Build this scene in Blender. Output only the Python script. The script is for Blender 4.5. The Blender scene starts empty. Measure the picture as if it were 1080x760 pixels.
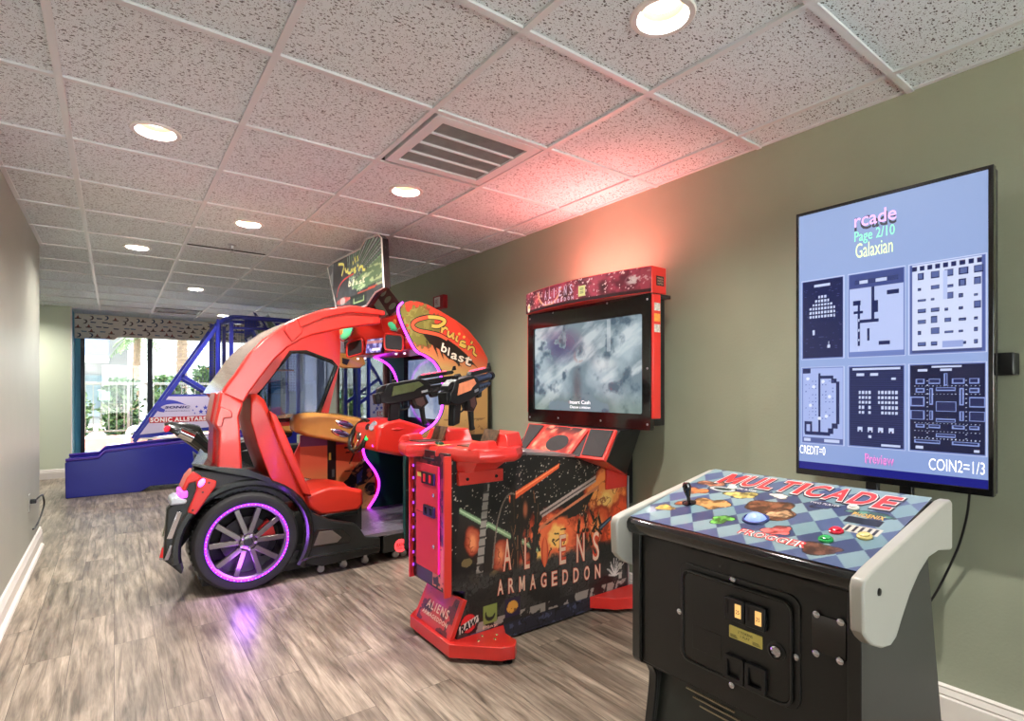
import bpy, bmesh, math, random
import numpy as np
from mathutils import Vector, Matrix
from mathutils.geometry import tessellate_polygon
random.seed(7)
SC = bpy.context.scene
COL = SC.collection
PI = math.pi

# ---------------------------------------------------------------- camera and measuring
FPX, HOR, EYE = 569.0, 411.0, 1.22
YAW = math.radians(36.4)
SY, CY = math.sin(YAW), math.cos(YAW)

def ray(x, y):
    u = (x - 540) / FPX
    return (SY + u * CY, CY - u * SY, (HOR - y) / FPX)
def on_x(x, y, X):
    d = ray(x, y); t = X / d[0]
    return Vector((X, d[1] * t, EYE + d[2] * t))
def on_y(x, y, Y):
    d = ray(x, y); t = Y / d[1]
    return Vector((d[0] * t, Y, EYE + d[2] * t))
def on_z(x, y, Z):
    d = ray(x, y); t = (Z - EYE) / d[2]
    return Vector((d[0] * t, d[1] * t, Z))
def xz(pts, Y):
    return [(p.x, p.z) for p in (on_y(a, b, Y) for a, b in pts)]

cam = bpy.data.cameras.new('camera')
cam.sensor_width = 36
cam.lens = 36 * FPX / 1080
cam.shift_y = 31 / 1080
cam.clip_start = 0.05
co = bpy.data.objects.new('camera', cam)
co.location = (0, 0, EYE)
co.rotation_euler = (PI / 2, 0, -YAW)
COL.objects.link(co)
SC.camera = co

# ---------------------------------------------------------------- materials
def lin(c):
    return tuple(((v / 255) / 12.92 if v / 255 <= 0.04045 else ((v / 255 + 0.055) / 1.055) ** 2.4) for v in c)
MATS = {}
def mat(name, rgb, rough=0.5, metal=0.0, emit=None, estr=1.0, coat=0.0, noise=0.0, nscale=20.0, bump=0.0, bscale=200.0, spec=0.5, trans=0.0):
    if name in MATS:
        return MATS[name]
    m = bpy.data.materials.new(name); m.use_nodes = True
    nt = m.node_tree; b = nt.nodes['Principled BSDF']
    c = lin(rgb)
    b.inputs['Base Color'].default_value = (*c, 1)
    b.inputs['Roughness'].default_value = rough
    b.inputs['Metallic'].default_value = metal
    b.inputs['Specular IOR Level'].default_value = spec
    b.inputs['Coat Weight'].default_value = coat
    b.inputs['Coat Roughness'].default_value = 0.08
    b.inputs['Transmission Weight'].default_value = trans
    if emit:
        b.inputs['Emission Color'].default_value = (*lin(emit), 1)
        b.inputs['Emission Strength'].default_value = estr
    tc = nt.nodes.new('ShaderNodeTexCoord')
    if noise:
        n = nt.nodes.new('ShaderNodeTexNoise'); n.inputs['Scale'].default_value = nscale; n.inputs['Detail'].default_value = 4
        nt.links.new(tc.outputs['Object'], n.inputs['Vector'])
        r = nt.nodes.new('ShaderNodeMapRange')
        r.inputs['From Min'].default_value = 0.3; r.inputs['From Max'].default_value = 0.7
        r.inputs['To Min'].default_value = 1 - noise; r.inputs['To Max'].default_value = 1 + noise
        nt.links.new(n.outputs['Fac'], r.inputs['Value'])
        x = nt.nodes.new('ShaderNodeVectorMath'); x.operation = 'SCALE'
        x.inputs[0].default_value = c
        nt.links.new(r.outputs['Result'], x.inputs['Scale'])
        nt.links.new(x.outputs['Vector'], b.inputs['Base Color'])
    if bump:
        n2 = nt.nodes.new('ShaderNodeTexNoise'); n2.inputs['Scale'].default_value = bscale; n2.inputs['Detail'].default_value = 3
        nt.links.new(tc.outputs['Object'], n2.inputs['Vector'])
        bp = nt.nodes.new('ShaderNodeBump'); bp.inputs['Strength'].default_value = bump; bp.inputs['Distance'].default_value = 0.002
        nt.links.new(n2.outputs['Fac'], bp.inputs['Height'])
        nt.links.new(bp.outputs['Normal'], b.inputs['Normal'])
    MATS[name] = m
    return m

def pane_mat(name, tint=(1, 1, 1), rough=0.0, fres=1.45):
    if name in MATS: return MATS[name]
    m = bpy.data.materials.new(name); m.use_nodes = True
    nt = m.node_tree; nt.nodes.clear()
    o = nt.nodes.new('ShaderNodeOutputMaterial'); mx = nt.nodes.new('ShaderNodeMixShader')
    t = nt.nodes.new('ShaderNodeBsdfTransparent'); t.inputs['Color'].default_value = (*tint, 1)
    g = nt.nodes.new('ShaderNodeBsdfGlossy'); g.inputs['Roughness'].default_value = rough
    f = nt.nodes.new('ShaderNodeFresnel'); f.inputs['IOR'].default_value = fres
    nt.links.new(f.outputs[0], mx.inputs[0]); nt.links.new(t.outputs[0], mx.inputs[1]); nt.links.new(g.outputs[0], mx.inputs[2])
    nt.links.new(mx.outputs[0], o.inputs[0])
    MATS[name] = m
    return m

def art_mat(name, rough=0.3, coat=0.3, emit=0.0, base=1.0):
    """printed artwork or a lit screen: colours come from the mesh's own colour layer"""
    if name in MATS: return MATS[name]
    m = bpy.data.materials.new(name); m.use_nodes = True
    nt = m.node_tree; b = nt.nodes['Principled BSDF']
    a = nt.nodes.new('ShaderNodeAttribute'); a.attribute_name = 'ink'
    s = nt.nodes.new('ShaderNodeVectorMath'); s.operation = 'SCALE'; s.inputs['Scale'].default_value = base
    nt.links.new(a.outputs['Color'], s.inputs[0])
    nt.links.new(s.outputs['Vector'], b.inputs['Base Color'])
    b.inputs['Roughness'].default_value = rough
    b.inputs['Coat Weight'].default_value = coat
    b.inputs['Coat Roughness'].default_value = 0.05
    if emit:
        nt.links.new(a.outputs['Color'], b.inputs['Emission Color'])
        b.inputs['Emission Strength'].default_value = emit
    MATS[name] = m
    return m

# ---------------------------------------------------------------- objects
def tag(o, label=None, cat=None, group=None, kind=None):
    if label: o['label'] = label
    if cat: o['category'] = cat
    if group: o['group'] = group
    if kind: o['kind'] = kind
    return o
def thing(name, loc, label, cat, group=None):
    o = bpy.data.objects.new(name, None); COL.objects.link(o)
    o.location = loc; o.empty_display_size = 0.05
    return tag(o, label, cat, group)
def root_of(o):
    while o.parent: o = o.parent
    return o

class MB:
    def __init__(s): s.v = []; s.f = []; s.m = []; s.cur = 0
    def add(s, vs, fs, m=None):
        k = len(s.v); s.v += [tuple(p) for p in vs]
        for f in fs:
            s.f.append([i + k for i in f]); s.m.append(s.cur if m is None else m)
        return s
    def box(s, x0, x1, y0, y1, z0, z1, m=None):
        vs = [(x, y, z) for x in (x0, x1) for y in (y0, y1) for z in (z0, z1)]
        return s.add(vs, [(0, 1, 3, 2), (4, 6, 7, 5), (0, 4, 5, 1), (2, 3, 7, 6), (0, 2, 6, 4), (1, 5, 7, 3)], m)
    def hexa(s, a, b, m=None):
        """two matching polygons a, b (lists of points) joined into a solid"""
        n = len(a)
        fs = [tuple(range(n))[::-1], tuple(range(n, 2 * n))] + [(i, (i + 1) % n, n + (i + 1) % n, n + i) for i in range(n)]
        return s.add(list(a) + list(b), fs, m)
    def prism(s, pts, fn, d0, d1, m=None, holes=()):
        """2-D outline swept from d0 to d1 through fn(a, b, d)"""
        loops = [list(pts)] + [list(h) for h in holes]
        flat = [p for l in loops for p in l]; n = len(flat)
        vs = [fn(a, b, d0) for a, b in flat] + [fn(a, b, d1) for a, b in flat]
        tri = tessellate_polygon([[Vector((a, b, 0)) for a, b in l] for l in loops]) if holes else [tuple(range(n))]
        fs = [tuple(t) for t in tri] + [tuple(i + n for i in t)[::-1] for t in tri]
        k = 0
        for l in loops:
            c = len(l)
            fs += [(k + i, k + (i + 1) % c, n + k + (i + 1) % c, n + k + i) for i in range(c)]
            k += c
        return s.add(vs, fs, m)
    def py(s, pts, y0, y1, m=None, holes=()):
        return s.prism(pts, lambda a, b, d: (a, d, b), y0, y1, m, holes)
    def px(s, pts, x0, x1, m=None, holes=()):
        return s.prism(pts, lambda a, b, d: (d, a, b), x0, x1, m, holes)
    def pz(s, pts, z0, z1, m=None, holes=()):
        return s.prism(pts, lambda a, b, d: (a, b, d), z0, z1, m, holes)
    def tube(s, path, r, n=8, closed=False, m=None):
        P = [Vector(p) for p in path]; L = len(P)
        rr = r if isinstance(r, (list, tuple)) else [r] * L
        vs = []; up = None
        for i in range(L):
            a = P[(i - 1) % L] if (closed or i > 0) else P[i]; b = P[(i + 1) % L] if (closed or i < L - 1) else P[i]
            t = (b - a).normalized()
            if up is None:
                up = Vector((0, 0, 1)) if abs(t.z) < 0.9 else Vector((1, 0, 0))
            e1 = (up - t * up.dot(t)).normalized(); e2 = t.cross(e1); up = e1
            vs += [P[i] + (e1 * math.cos(2 * PI * k / n) + e2 * math.sin(2 * PI * k / n)) * rr[i] for k in range(n)]
        fs = []
        for i in range(L if closed else L - 1):
            j = (i + 1) % L
            fs += [(i * n + k, i * n + (k + 1) % n, j * n + (k + 1) % n, j * n + k) for k in range(n)]
        if not closed: fs += [tuple(range(n))[::-1], tuple((L - 1) * n + k for k in range(n))]
        return s.add(vs, fs, m)
    def bar(s, a, b, w, h, up=(0, 0, 1), m=None):
        a = Vector(a); b = Vector(b); t = (b - a).normalized(); u = Vector(up)
        if abs(t.dot(u)) > 0.95: u = Vector((1, 0, 0))
        e1 = t.cross(u).normalized(); e2 = e1.cross(t)
        q = [(-w / 2, -h / 2), (w / 2, -h / 2), (w / 2, h / 2), (-w / 2, h / 2)]
        return s.hexa([a + e1 * x + e2 * y for x, y in q], [b + e1 * x + e2 * y for x, y in q], m)
    def lathe(s, prof, c, ax, n=32, m=None, close=False):
        """prof: (radius, along) pairs turned about axis ax through c"""
        c = Vector(c); ax = Vector(ax).normalized()
        u = Vector((0, 0, 1)) if abs(ax.z) < 0.9 else Vector((1, 0, 0))
        e1 = (u - ax * u.dot(ax)).normalized(); e2 = ax.cross(e1)
        vs = []
        for r, h in prof:
            vs += [c + ax * h + (e1 * math.cos(2 * PI * k / n) + e2 * math.sin(2 * PI * k / n)) * max(r, 1e-4) for k in range(n)]
        fs = []; L = len(prof)
        for i in range(L if close else L - 1):
            j = (i + 1) % L
            fs += [(i * n + k, i * n + (k + 1) % n, j * n + (k + 1) % n, j * n + k) for k in range(n)]
        if not close: fs += [tuple(range(n))[::-1], tuple((L - 1) * n + k for k in range(n))]
        return s.add(vs, fs, m)
    def loft(s, rings, m=None, cap=True):
        n = len(rings[0]); vs = [p for r in rings for p in r]; fs = []
        for i in range(len(rings) - 1):
            fs += [(i * n + k, i * n + (k + 1) % n, (i + 1) * n + (k + 1) % n, (i + 1) * n + k) for k in range(n)]
        if cap: fs += [tuple(range(n))[::-1], tuple((len(rings) - 1) * n + k for k in range(n))]
        return s.add(vs, fs, m)
    def ell(s, c, rx, ry, rz, n=16, k=10, m=None, rot=None):
        c = Vector(c); rings = []
        for i in range(k + 1):
            a = -PI / 2 + PI * i / k; r = max(math.cos(a), 0.01)
            ring = []
            for j in range(n):
                p = Vector((rx * r * math.cos(2 * PI * j / n), ry * r * math.sin(2 * PI * j / n), rz * math.sin(a)))
                if rot: p = rot @ p
                ring.append(c + p)
            rings.append(ring)
        return s.loft(rings, m)
    def build(s, name, mats, parent=None, bevel=0.0, seg=2, smooth=35, sub=0, label=None):
        me = bpy.data.meshes.new(name)
        o0 = Vector(root_of(parent).location) if parent else Vector((0, 0, 0))
        me.from_pydata([tuple(Vector(p) - o0) for p in s.v], [], s.f)
        if not isinstance(mats, (list, tuple)): mats = [mats]
        for m in mats: me.materials.append(m)
        me.polygons.foreach_set('material_index', s.m)
        bm = bmesh.new(); bm.from_mesh(me); bmesh.ops.recalc_face_normals(bm, faces=bm.faces); bm.to_mesh(me); bm.free()
        if smooth:
            me.polygons.foreach_set('use_smooth', [True] * len(me.polygons))
            me.set_sharp_from_angle(angle=math.radians(smooth))
        me.update()
        o = bpy.data.objects.new(name, me); COL.objects.link(o)
        if parent: o.parent = parent
        if sub:
            d = o.modifiers.new('sub', 'SUBSURF'); d.levels = sub; d.render_levels = sub
        if bevel:
            d = o.modifiers.new('bevel', 'BEVEL'); d.width = bevel; d.segments = seg; d.limit_method = 'ANGLE'; d.angle_limit = math.radians(40)
            d.harden_normals = False
        if label: o['label'] = label
        return o

def structure(name, mb, mats, parent=None, **k):
    return tag(mb.build(name, mats, parent, **k), kind='structure')

class Panel:
    """a flat (or bilinear) sheet: pt(u, v, off) with u, v in 0..1"""
    def __init__(s, a, b, c, d):   # bottom left, bottom right, top right, top left as one looks at it
        s.a, s.b, s.c, s.d = (Vector(q) for q in (a, b, c, d))
        s.n = (s.b - s.a).cross(s.d - s.a).normalized()
        s.w = ((s.b - s.a).length + (s.c - s.d).length) / 2; s.h = ((s.d - s.a).length + (s.c - s.b).length) / 2
    def pt(s, u, v, o=0.0):
        return s.a * (1 - u) * (1 - v) + s.b * u * (1 - v) + s.c * u * v + s.d * (1 - u) * v + s.n * o

FONT_CACHE = {}
def glyphs(txt, shear=0.0, bold=0.0, space=1.0):
    key = (txt, shear, bold, space)
    if key not in FONT_CACHE:
        cu = bpy.data.curves.new('glyphs', 'FONT'); cu.body = txt; cu.shear = shear; cu.offset = bold; cu.space_character = space
        cu.resolution_u = 3; cu.fill_mode = 'FRONT'
        ob = bpy.data.objects.new('glyphs', cu); COL.objects.link(ob)
        dg = bpy.context.evaluated_depsgraph_get()
        me = bpy.data.meshes.new_from_object(ob.evaluated_get(dg))
        vs = [tuple(v.co) for v in me.vertices]; fs = [tuple(p.vertices) for p in me.polygons]
        bpy.data.objects.remove(ob); bpy.data.curves.remove(cu); bpy.data.meshes.remove(me)
        x = [v[0] for v in vs]; y = [v[1] for v in vs]
        x0, x1, y0, y1 = min(x), max(x), min(y), max(y)
        FONT_CACHE[key] = ([((v[0] - x0) / (x1 - x0), (v[1] - y0) / max(y1 - y0, 1e-6)) for v in vs], fs)
    return FONT_CACHE[key]
def put_text(mb, txt, pan, u0, v0, u1, v1, off=0.0008, m=None, shear=0.0, bold=0.0, space=1.0, warp=None):
    vs, fs = ([(0, 0), (0, 1), (0.26, 1), (0.5, 0.48), (0.74, 1), (1, 1), (1, 0), (0.77, 0), (0.77, 0.58), (0.58, 0.14), (0.42, 0.14), (0.23, 0.58), (0.23, 0)], [tuple(range(13))]) if txt == 'M' else glyphs(txt, shear, bold, space)
    out = []
    for a, b in vs:
        if warp: a, b = warp(a, b)
        out.append(pan.pt(u0 + (u1 - u0) * a, v0 + (v1 - v0) * b, off))
    return mb.add(out, fs, m)
def stroke(mb, pan, pts, w, off=0.001, m=None, taper=None):
    """a brush line on a panel; w in metres"""
    P = [Vector(pan.pt(u, v, off)) for u, v in pts]; L = len(P); vs = []
    for i in range(L):
        t = (P[min(i + 1, L - 1)] - P[max(i - 1, 0)]).normalized(); e = t.cross(pan.n)
        k = w / 2 * (taper[i] if taper else 1)
        vs += [P[i] + e * k, P[i] - e * k]
    return mb.add(vs, [(2 * i, 2 * i + 1, 2 * i + 3, 2 * i + 2) for i in range(L - 1)], m)
def smooth_line(pts, n=6):
    out = []; P = [Vector((*p, 0)) if len(p) == 2 else Vector(p) for p in pts]
    for i in range(len(P) - 1):
        p0, p1, p2, p3 = P[max(i - 1, 0)], P[i], P[i + 1], P[min(i + 2, len(P) - 1)]
        for k in range(n):
            t = k / n
            q = 0.5 * ((2 * p1) + (p2 - p0) * t + (2 * p0 - 5 * p1 + 4 * p2 - p3) * t * t + (3 * p1 - p0 - 3 * p2 + p3) * t ** 3)
            out.append(q)
    out.append(P[-1])
    return [tuple(q[:len(pts[0])]) for q in out]

# ---------------------------------------------------------------- printed art
class Canvas:
    """colour plane in real units (W x H), painted by formula"""
    def __init__(s, W, H, nx, rgb):
        s.W, s.H = W, H; s.nx = nx; s.ny = max(2, int(nx * H / W))
        s.X, s.Y = np.meshgrid(np.linspace(0, W, s.nx), np.linspace(0, H, s.ny))
        s.C = np.ones((s.ny, s.nx, 3)) * np.array(rgb, float)
    def fill(s, mask, rgb, a=1.0):
        k = (np.asarray(mask, float) * a)[..., None]
        s.C = s.C * (1 - k) + np.array(rgb, float) * k
    def poly(s, pts):
        r = np.zeros(s.X.shape, bool); n = len(pts)
        for i in range(n):
            (x0, y0), (x1, y1) = pts[i], pts[(i + 1) % n]
            if y0 == y1: continue
            c = ((y0 > s.Y) != (y1 > s.Y)) & (s.X < (x1 - x0) * (s.Y - y0) / (y1 - y0) + x0)
            r ^= c
        return r
    def disc(s, x, y, rx, ry=None, soft=0.0):
        d = np.hypot((s.X - x) / rx, (s.Y - y) / (ry or rx))
        return np.clip((1 - d) / soft, 0, 1) if soft else d < 1
    def rect(s, x0, y0, x1, y1): return (s.X >= x0) & (s.X <= x1) & (s.Y >= y0) & (s.Y <= y1)
    def line(s, p, q, w):
        (x0, y0), (x1, y1) = p, q; dx, dy = x1 - x0, y1 - y0; L = dx * dx + dy * dy or 1e-9
        t = np.clip(((s.X - x0) * dx + (s.Y - y0) * dy) / L, 0, 1)
        return np.hypot(s.X - x0 - t * dx, s.Y - y0 - t * dy) < w / 2
    def noise(s, sc, seed=0, octv=4, sx=1.0, sy=1.0, ang=0.0):
        rng = np.random.RandomState(seed); out = 0; amp = 1; tot = 0
        ca, sa = math.cos(ang), math.sin(ang)
        X = (s.X * ca + s.Y * sa) * sc * sx + 50; Y = (-s.X * sa + s.Y * ca) * sc * sy + 50
        for _ in range(octv):
            T = rng.rand(128, 128)
            xi = np.floor(X).astype(int); yi = np.floor(Y).astype(int); fx = X - xi; fy = Y - yi
            fx = fx * fx * (3 - 2 * fx); fy = fy * fy * (3 - 2 * fy)
            g = lambda a, b: T[(yi + b) % 128, (xi + a) % 128]
            out = out + amp * ((g(0, 0) * (1 - fx) + g(1, 0) * fx) * (1 - fy) + (g(0, 1) * (1 - fx) + g(1, 1) * fx) * fy)
            tot += amp; amp *= 0.5; X = X * 2 + 17; Y = Y * 2 + 31
        return out / tot
    def mul(s, k): s.C = s.C * np.asarray(k)[..., None]
    def mesh(s, name, pan, m, parent=None, off=0.001, keep=None, fn=None):
        c = np.clip(s.C / 255, 0, 1); c = np.where(c <= 0.04045, c / 12.92, ((c + 0.055) / 1.055) ** 2.4)
        o0 = Vector(root_of(parent).location) if parent else Vector((0, 0, 0))
        U = s.X / s.W; V = s.Y / s.H
        if fn is None:
            A, B, Cc, D = (np.array(q) for q in (pan.a, pan.b, pan.c, pan.d))
            w = lambda k: k[..., None]
            Pp = A * w((1 - U) * (1 - V)) + B * w(U * (1 - V)) + Cc * w(U * V) + D * w((1 - U) * V) + np.array(pan.n) * off
        else:
            Pp = fn(U, V)
        Pp = Pp - np.array(o0)
        idx = np.arange(s.nx * s.ny).reshape(s.ny, s.nx)
        q = np.stack([idx[:-1, :-1], idx[:-1, 1:], idx[1:, 1:], idx[1:, :-1]], -1)
        if keep is not None:
            kk = keep[:-1, :-1] & keep[1:, 1:] & keep[:-1, 1:] & keep[1:, :-1]
            q = q[kk]
        q = q.reshape(-1, 4)
        me = bpy.data.meshes.new(name)
        used = np.unique(q); remap = np.zeros(s.nx * s.ny, int); remap[used] = np.arange(len(used))
        vs = Pp.reshape(-1, 3)[used]
        me.from_pydata(vs.tolist(), [], remap[q].tolist())
        at = me.attributes.new('ink', 'FLOAT_COLOR', 'POINT')
        cc = np.concatenate([c.reshape(-1, 3)[used], np.ones((len(used), 1))], 1)
        at.data.foreach_set('color', cc.astype(np.float32).ravel())
        me.materials.append(m); me.update()
        o = bpy.data.objects.new(name, me); COL.objects.link(o)
        if parent: o.parent = parent
        return o
def circle(cx, cy, rx, ry=None, n=24, a0=0, a1=2 * PI):
    ry = ry or rx
    full = abs(a1 - a0 - 2 * PI) < 1e-6
    return [(cx + rx * math.cos(a0 + (a1 - a0) * k / (n if full else n - 1)), cy + ry * math.sin(a0 + (a1 - a0) * k / (n if full else n - 1))) for k in range(n)]
def rrect(x0, y0, x1, y1, r, n=5):
    out = []
    for cx, cy, a in ((x1 - r, y1 - r, 0), (x0 + r, y1 - r, PI / 2), (x0 + r, y0 + r, PI), (x1 - r, y0 + r, 1.5 * PI)):
        out += [(cx + r * math.cos(a + PI / 2 * k / n), cy + r * math.sin(a + PI / 2 * k / n)) for k in range(n + 1)]
    return out
# ================================================================ the room
CEIL = 2.38
XL, XR = -0.48, 2.48
def floor_material():
    m = bpy.data.materials.new('vinyl_plank'); m.use_nodes = True
    nt = m.node_tree; N = nt.nodes; L = nt.links; b = N['Principled BSDF']
    g = N.new('ShaderNodeNewGeometry'); sp = N.new('ShaderNodeSeparateXYZ'); L.new(g.outputs['Position'], sp.inputs[0])
    cb = N.new('ShaderNodeCombineXYZ'); L.new(sp.outputs['Y'], cb.inputs['X']); L.new(sp.outputs['X'], cb.inputs['Y'])
    br = N.new('ShaderNodeTexBrick'); L.new(cb.outputs[0], br.inputs['Vector'])
    br.inputs['Scale'].default_value = 1.0; br.inputs['Brick Width'].default_value = 1.22; br.inputs['Row Height'].default_value = 0.163
    br.inputs['Mortar Size'].default_value = 0.0009; br.inputs['Mortar Smooth'].default_value = 0.2; br.inputs['Bias'].default_value = 0.0
    br.offset = 0.37; br.offset_frequency = 2
    br.inputs['Color1'].default_value = (0, 0, 0, 1); br.inputs['Color2'].default_value = (1, 1, 1, 1); br.inputs['Mortar'].default_value = (0.5, 0.5, 0.5, 1)
    # each plank shifts the grain
    sh = N.new('ShaderNodeVectorMath'); sh.operation = 'MULTIPLY_ADD'
    L.new(br.outputs['Color'], sh.inputs[0]); sh.inputs[1].default_value = (7.3, 3.1, 5.0); L.new(cb.outputs[0], sh.inputs[2])
    mp = N.new('ShaderNodeMapping'); mp.inputs['Scale'].default_value = (1.2, 16, 1); L.new(sh.outputs[0], mp.inputs['Vector'])
    n1 = N.new('ShaderNodeTexNoise'); n1.inputs['Scale'].default_value = 2.2; n1.inputs['Detail'].default_value = 7; n1.inputs['Roughness'].default_value = 0.62; n1.inputs['Distortion'].default_value = 0.6
    L.new(mp.outputs[0], n1.inputs['Vector'])
    mp2 = N.new('ShaderNodeMapping'); mp2.inputs['Scale'].default_value = (1.6, 5.0, 1); L.new(sh.outputs[0], mp2.inputs['Vector'])
    n2 = N.new('ShaderNodeTexNoise'); n2.inputs['Scale'].default_value = 1.6; n2.inputs['Detail'].default_value = 4; L.new(mp2.outputs[0], n2.inputs['Vector'])
    mp3 = N.new('ShaderNodeMapping'); mp3.inputs['Scale'].default_value = (6, 120, 1); L.new(sh.outputs[0], mp3.inputs['Vector'])
    n3 = N.new('ShaderNodeTexNoise'); n3.inputs['Scale'].default_value = 2.0; n3.inputs['Detail'].default_value = 3; L.new(mp3.outputs[0], n3.inputs['Vector'])
    r = N.new('ShaderNodeValToRGB'); L.new(n1.outputs['Fac'], r.inputs[0])
    e = r.color_ramp.elements; e[0].position = 0.26; e[0].color = (*lin((64, 56, 49)), 1); e[1].position = 0.72; e[1].color = (*lin((178, 163, 146)), 1)
    k = e.new(0.45); k.color = (*lin((132, 119, 104)), 1)
    r2 = N.new('ShaderNodeMapRange'); r2.inputs['From Min'].default_value = 0.3; r2.inputs['From Max'].default_value = 0.62; r2.inputs['To Min'].default_value = 0.55; r2.inputs['To Max'].default_value = 1.12
    L.new(n2.outputs['Fac'], r2.inputs['Value'])
    r3 = N.new('ShaderNodeMapRange'); r3.inputs['From Min'].default_value = 0.3; r3.inputs['From Max'].default_value = 0.7; r3.inputs['To Min'].default_value = 0.84; r3.inputs['To Max'].default_value = 1.12
    L.new(n3.outputs['Fac'], r3.inputs['Value'])
    mu = N.new('ShaderNodeMath'); mu.operation = 'MULTIPLY'; L.new(r2.outputs[0], mu.inputs[0]); L.new(r3.outputs[0], mu.inputs[1])
    tone = N.new('ShaderNodeMapRange'); tone.inputs['To Min'].default_value = 0.86; tone.inputs['To Max'].default_value = 1.12; L.new(br.outputs['Color'], tone.inputs['Value'])
    mu2 = N.new('ShaderNodeMath'); mu2.operation = 'MULTIPLY'; L.new(mu.outputs[0], mu2.inputs[0]); L.new(tone.outputs[0], mu2.inputs[1])
    sc = N.new('ShaderNodeVectorMath'); sc.operation = 'SCALE'; L.new(r.outputs[0], sc.inputs[0]); L.new(mu2.outputs[0], sc.inputs['Scale'])
    mx = N.new('ShaderNodeMix'); mx.data_type = 'RGBA'; L.new(br.outputs['Fac'], mx.inputs['Factor']); L.new(sc.outputs[0], mx.inputs['A']); mx.inputs['B'].default_value = (*lin((62, 54, 48)), 1)
    L.new(mx.outputs['Result'], b.inputs['Base Color'])
    b.inputs['Roughness'].default_value = 0.38; b.inputs['Specular IOR Level'].default_value = 0.45
    bp = N.new('ShaderNodeBump'); bp.inputs['Strength'].default_value = 0.25; bp.inputs['Distance'].default_value = 0.001; L.new(n3.outputs['Fac'], bp.inputs['Height']); L.new(bp.outputs[0], b.inputs['Normal'])
    return m
def tile_material():
    m = bpy.data.materials.new('fissured_tile'); m.use_nodes = True
    nt = m.node_tree; N = nt.nodes; L = nt.links; b = N['Principled BSDF']
    g = N.new('ShaderNodeNewGeometry')
    def holes(scale, sx, thr, seed):
        mp = N.new('ShaderNodeMapping'); mp.inputs['Scale'].default_value = (sx, 1, 1); mp.inputs['Location'].default_value = (seed, seed * 1.7, 0); L.new(g.outputs['Position'], mp.inputs['Vector'])
        wn = N.new('ShaderNodeTexNoise'); wn.inputs['Scale'].default_value = 30; L.new(mp.outputs[0], wn.inputs['Vector'])
        ad = N.new('ShaderNodeVectorMath'); ad.operation = 'MULTIPLY_ADD'; L.new(wn.outputs['Color'], ad.inputs[0]); ad.inputs[1].default_value = (0.012, 0.012, 0); L.new(mp.outputs[0], ad.inputs[2])
        v = N.new('ShaderNodeTexVoronoi'); v.inputs['Scale'].default_value = scale; v.inputs['Randomness'].default_value = 1.0; L.new(ad.outputs[0], v.inputs['Vector'])
        w = N.new('ShaderNodeTexWhiteNoise'); L.new(v.outputs['Position'], w.inputs['Vector'])
        t = N.new('ShaderNodeMath'); t.operation = 'MULTIPLY'; L.new(w.outputs['Value'], t.inputs[0]); t.inputs[1].default_value = thr
        c = N.new('ShaderNodeMath'); c.operation = 'LESS_THAN'; L.new(v.outputs['Distance'], c.inputs[0]); L.new(t.outputs[0], c.inputs[1])
        return c
    a = holes(140, 0.5, 0.42, 0.0); d = holes(150, 1.7, 0.36, 3.1); e2 = holes(230, 1.0, 0.34, 5.7)
    m1 = N.new('ShaderNodeMath'); m1.operation = 'MAXIMUM'; L.new(a.outputs[0], m1.inputs[0]); L.new(d.outputs[0], m1.inputs[1])
    m2 = N.new('ShaderNodeMath'); m2.operation = 'MULTIPLY'; L.new(e2.outputs[0], m2.inputs[0]); m2.inputs[1].default_value = 0.35
    m3 = N.new('ShaderNodeMath'); m3.operation = 'MAXIMUM'; L.new(m1.outputs[0], m3.inputs[0]); L.new(m2.outputs[0], m3.inputs[1])
    mx = N.new('ShaderNodeMix'); mx.data_type = 'RGBA'; L.new(m3.outputs[0], mx.inputs['Factor'])
    mx.inputs['A'].default_value = (*lin((225, 234, 237)), 1); mx.inputs['B'].default_value = (*lin((100, 101, 102)), 1)
    L.new(mx.outputs['Result'], b.inputs['Base Color']); b.inputs['Roughness'].default_value = 0.95; b.inputs['Specular IOR Level'].default_value = 0.1
    return m
M_floor = floor_material(); M_tile = tile_material()
M_wall = mat('green_paint', (152, 156, 134), 0.6, bump=0.35, bscale=90, noise=0.03, nscale=4)
M_wall_l = mat('grey_green_paint', (166, 165, 152), 0.42, bump=0.3, bscale=90, noise=0.03, nscale=4)
M_far = mat('pale_green_paint', (212, 220, 194), 0.6, bump=0.2, bscale=90)
M_blue = mat('blue_paint', (88, 160, 186), 0.6, bump=0.2, bscale=90)
M_trim = mat('white_trim', (222, 214, 204), 0.4, noise=0.02)
M_grid = mat('tee_metal', (216, 220, 222), 0.45)
M_white = mat('white_plastic', (226, 224, 220), 0.4)
M_dark = mat('dark_void', (26, 22, 20), 0.8)
M_black = mat('black_plastic', (22, 22, 23), 0.35, noise=0.1, nscale=30)
M_steel = mat('brushed_steel', (180, 180, 184), 0.3, metal=0.9, noise=0.06)
M_chrome = mat('chrome', (215, 215, 220), 0.12, metal=1.0)

YB, YF = -2.6, 10.6          # wall behind the camera, window wall
XW = -3.2
structure('floor', MB().box(XW - 0.1, XR + 0.1, YB - 0.1, YF + 0.1, -0.1, 0.0), M_floor, smooth=0)

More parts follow.
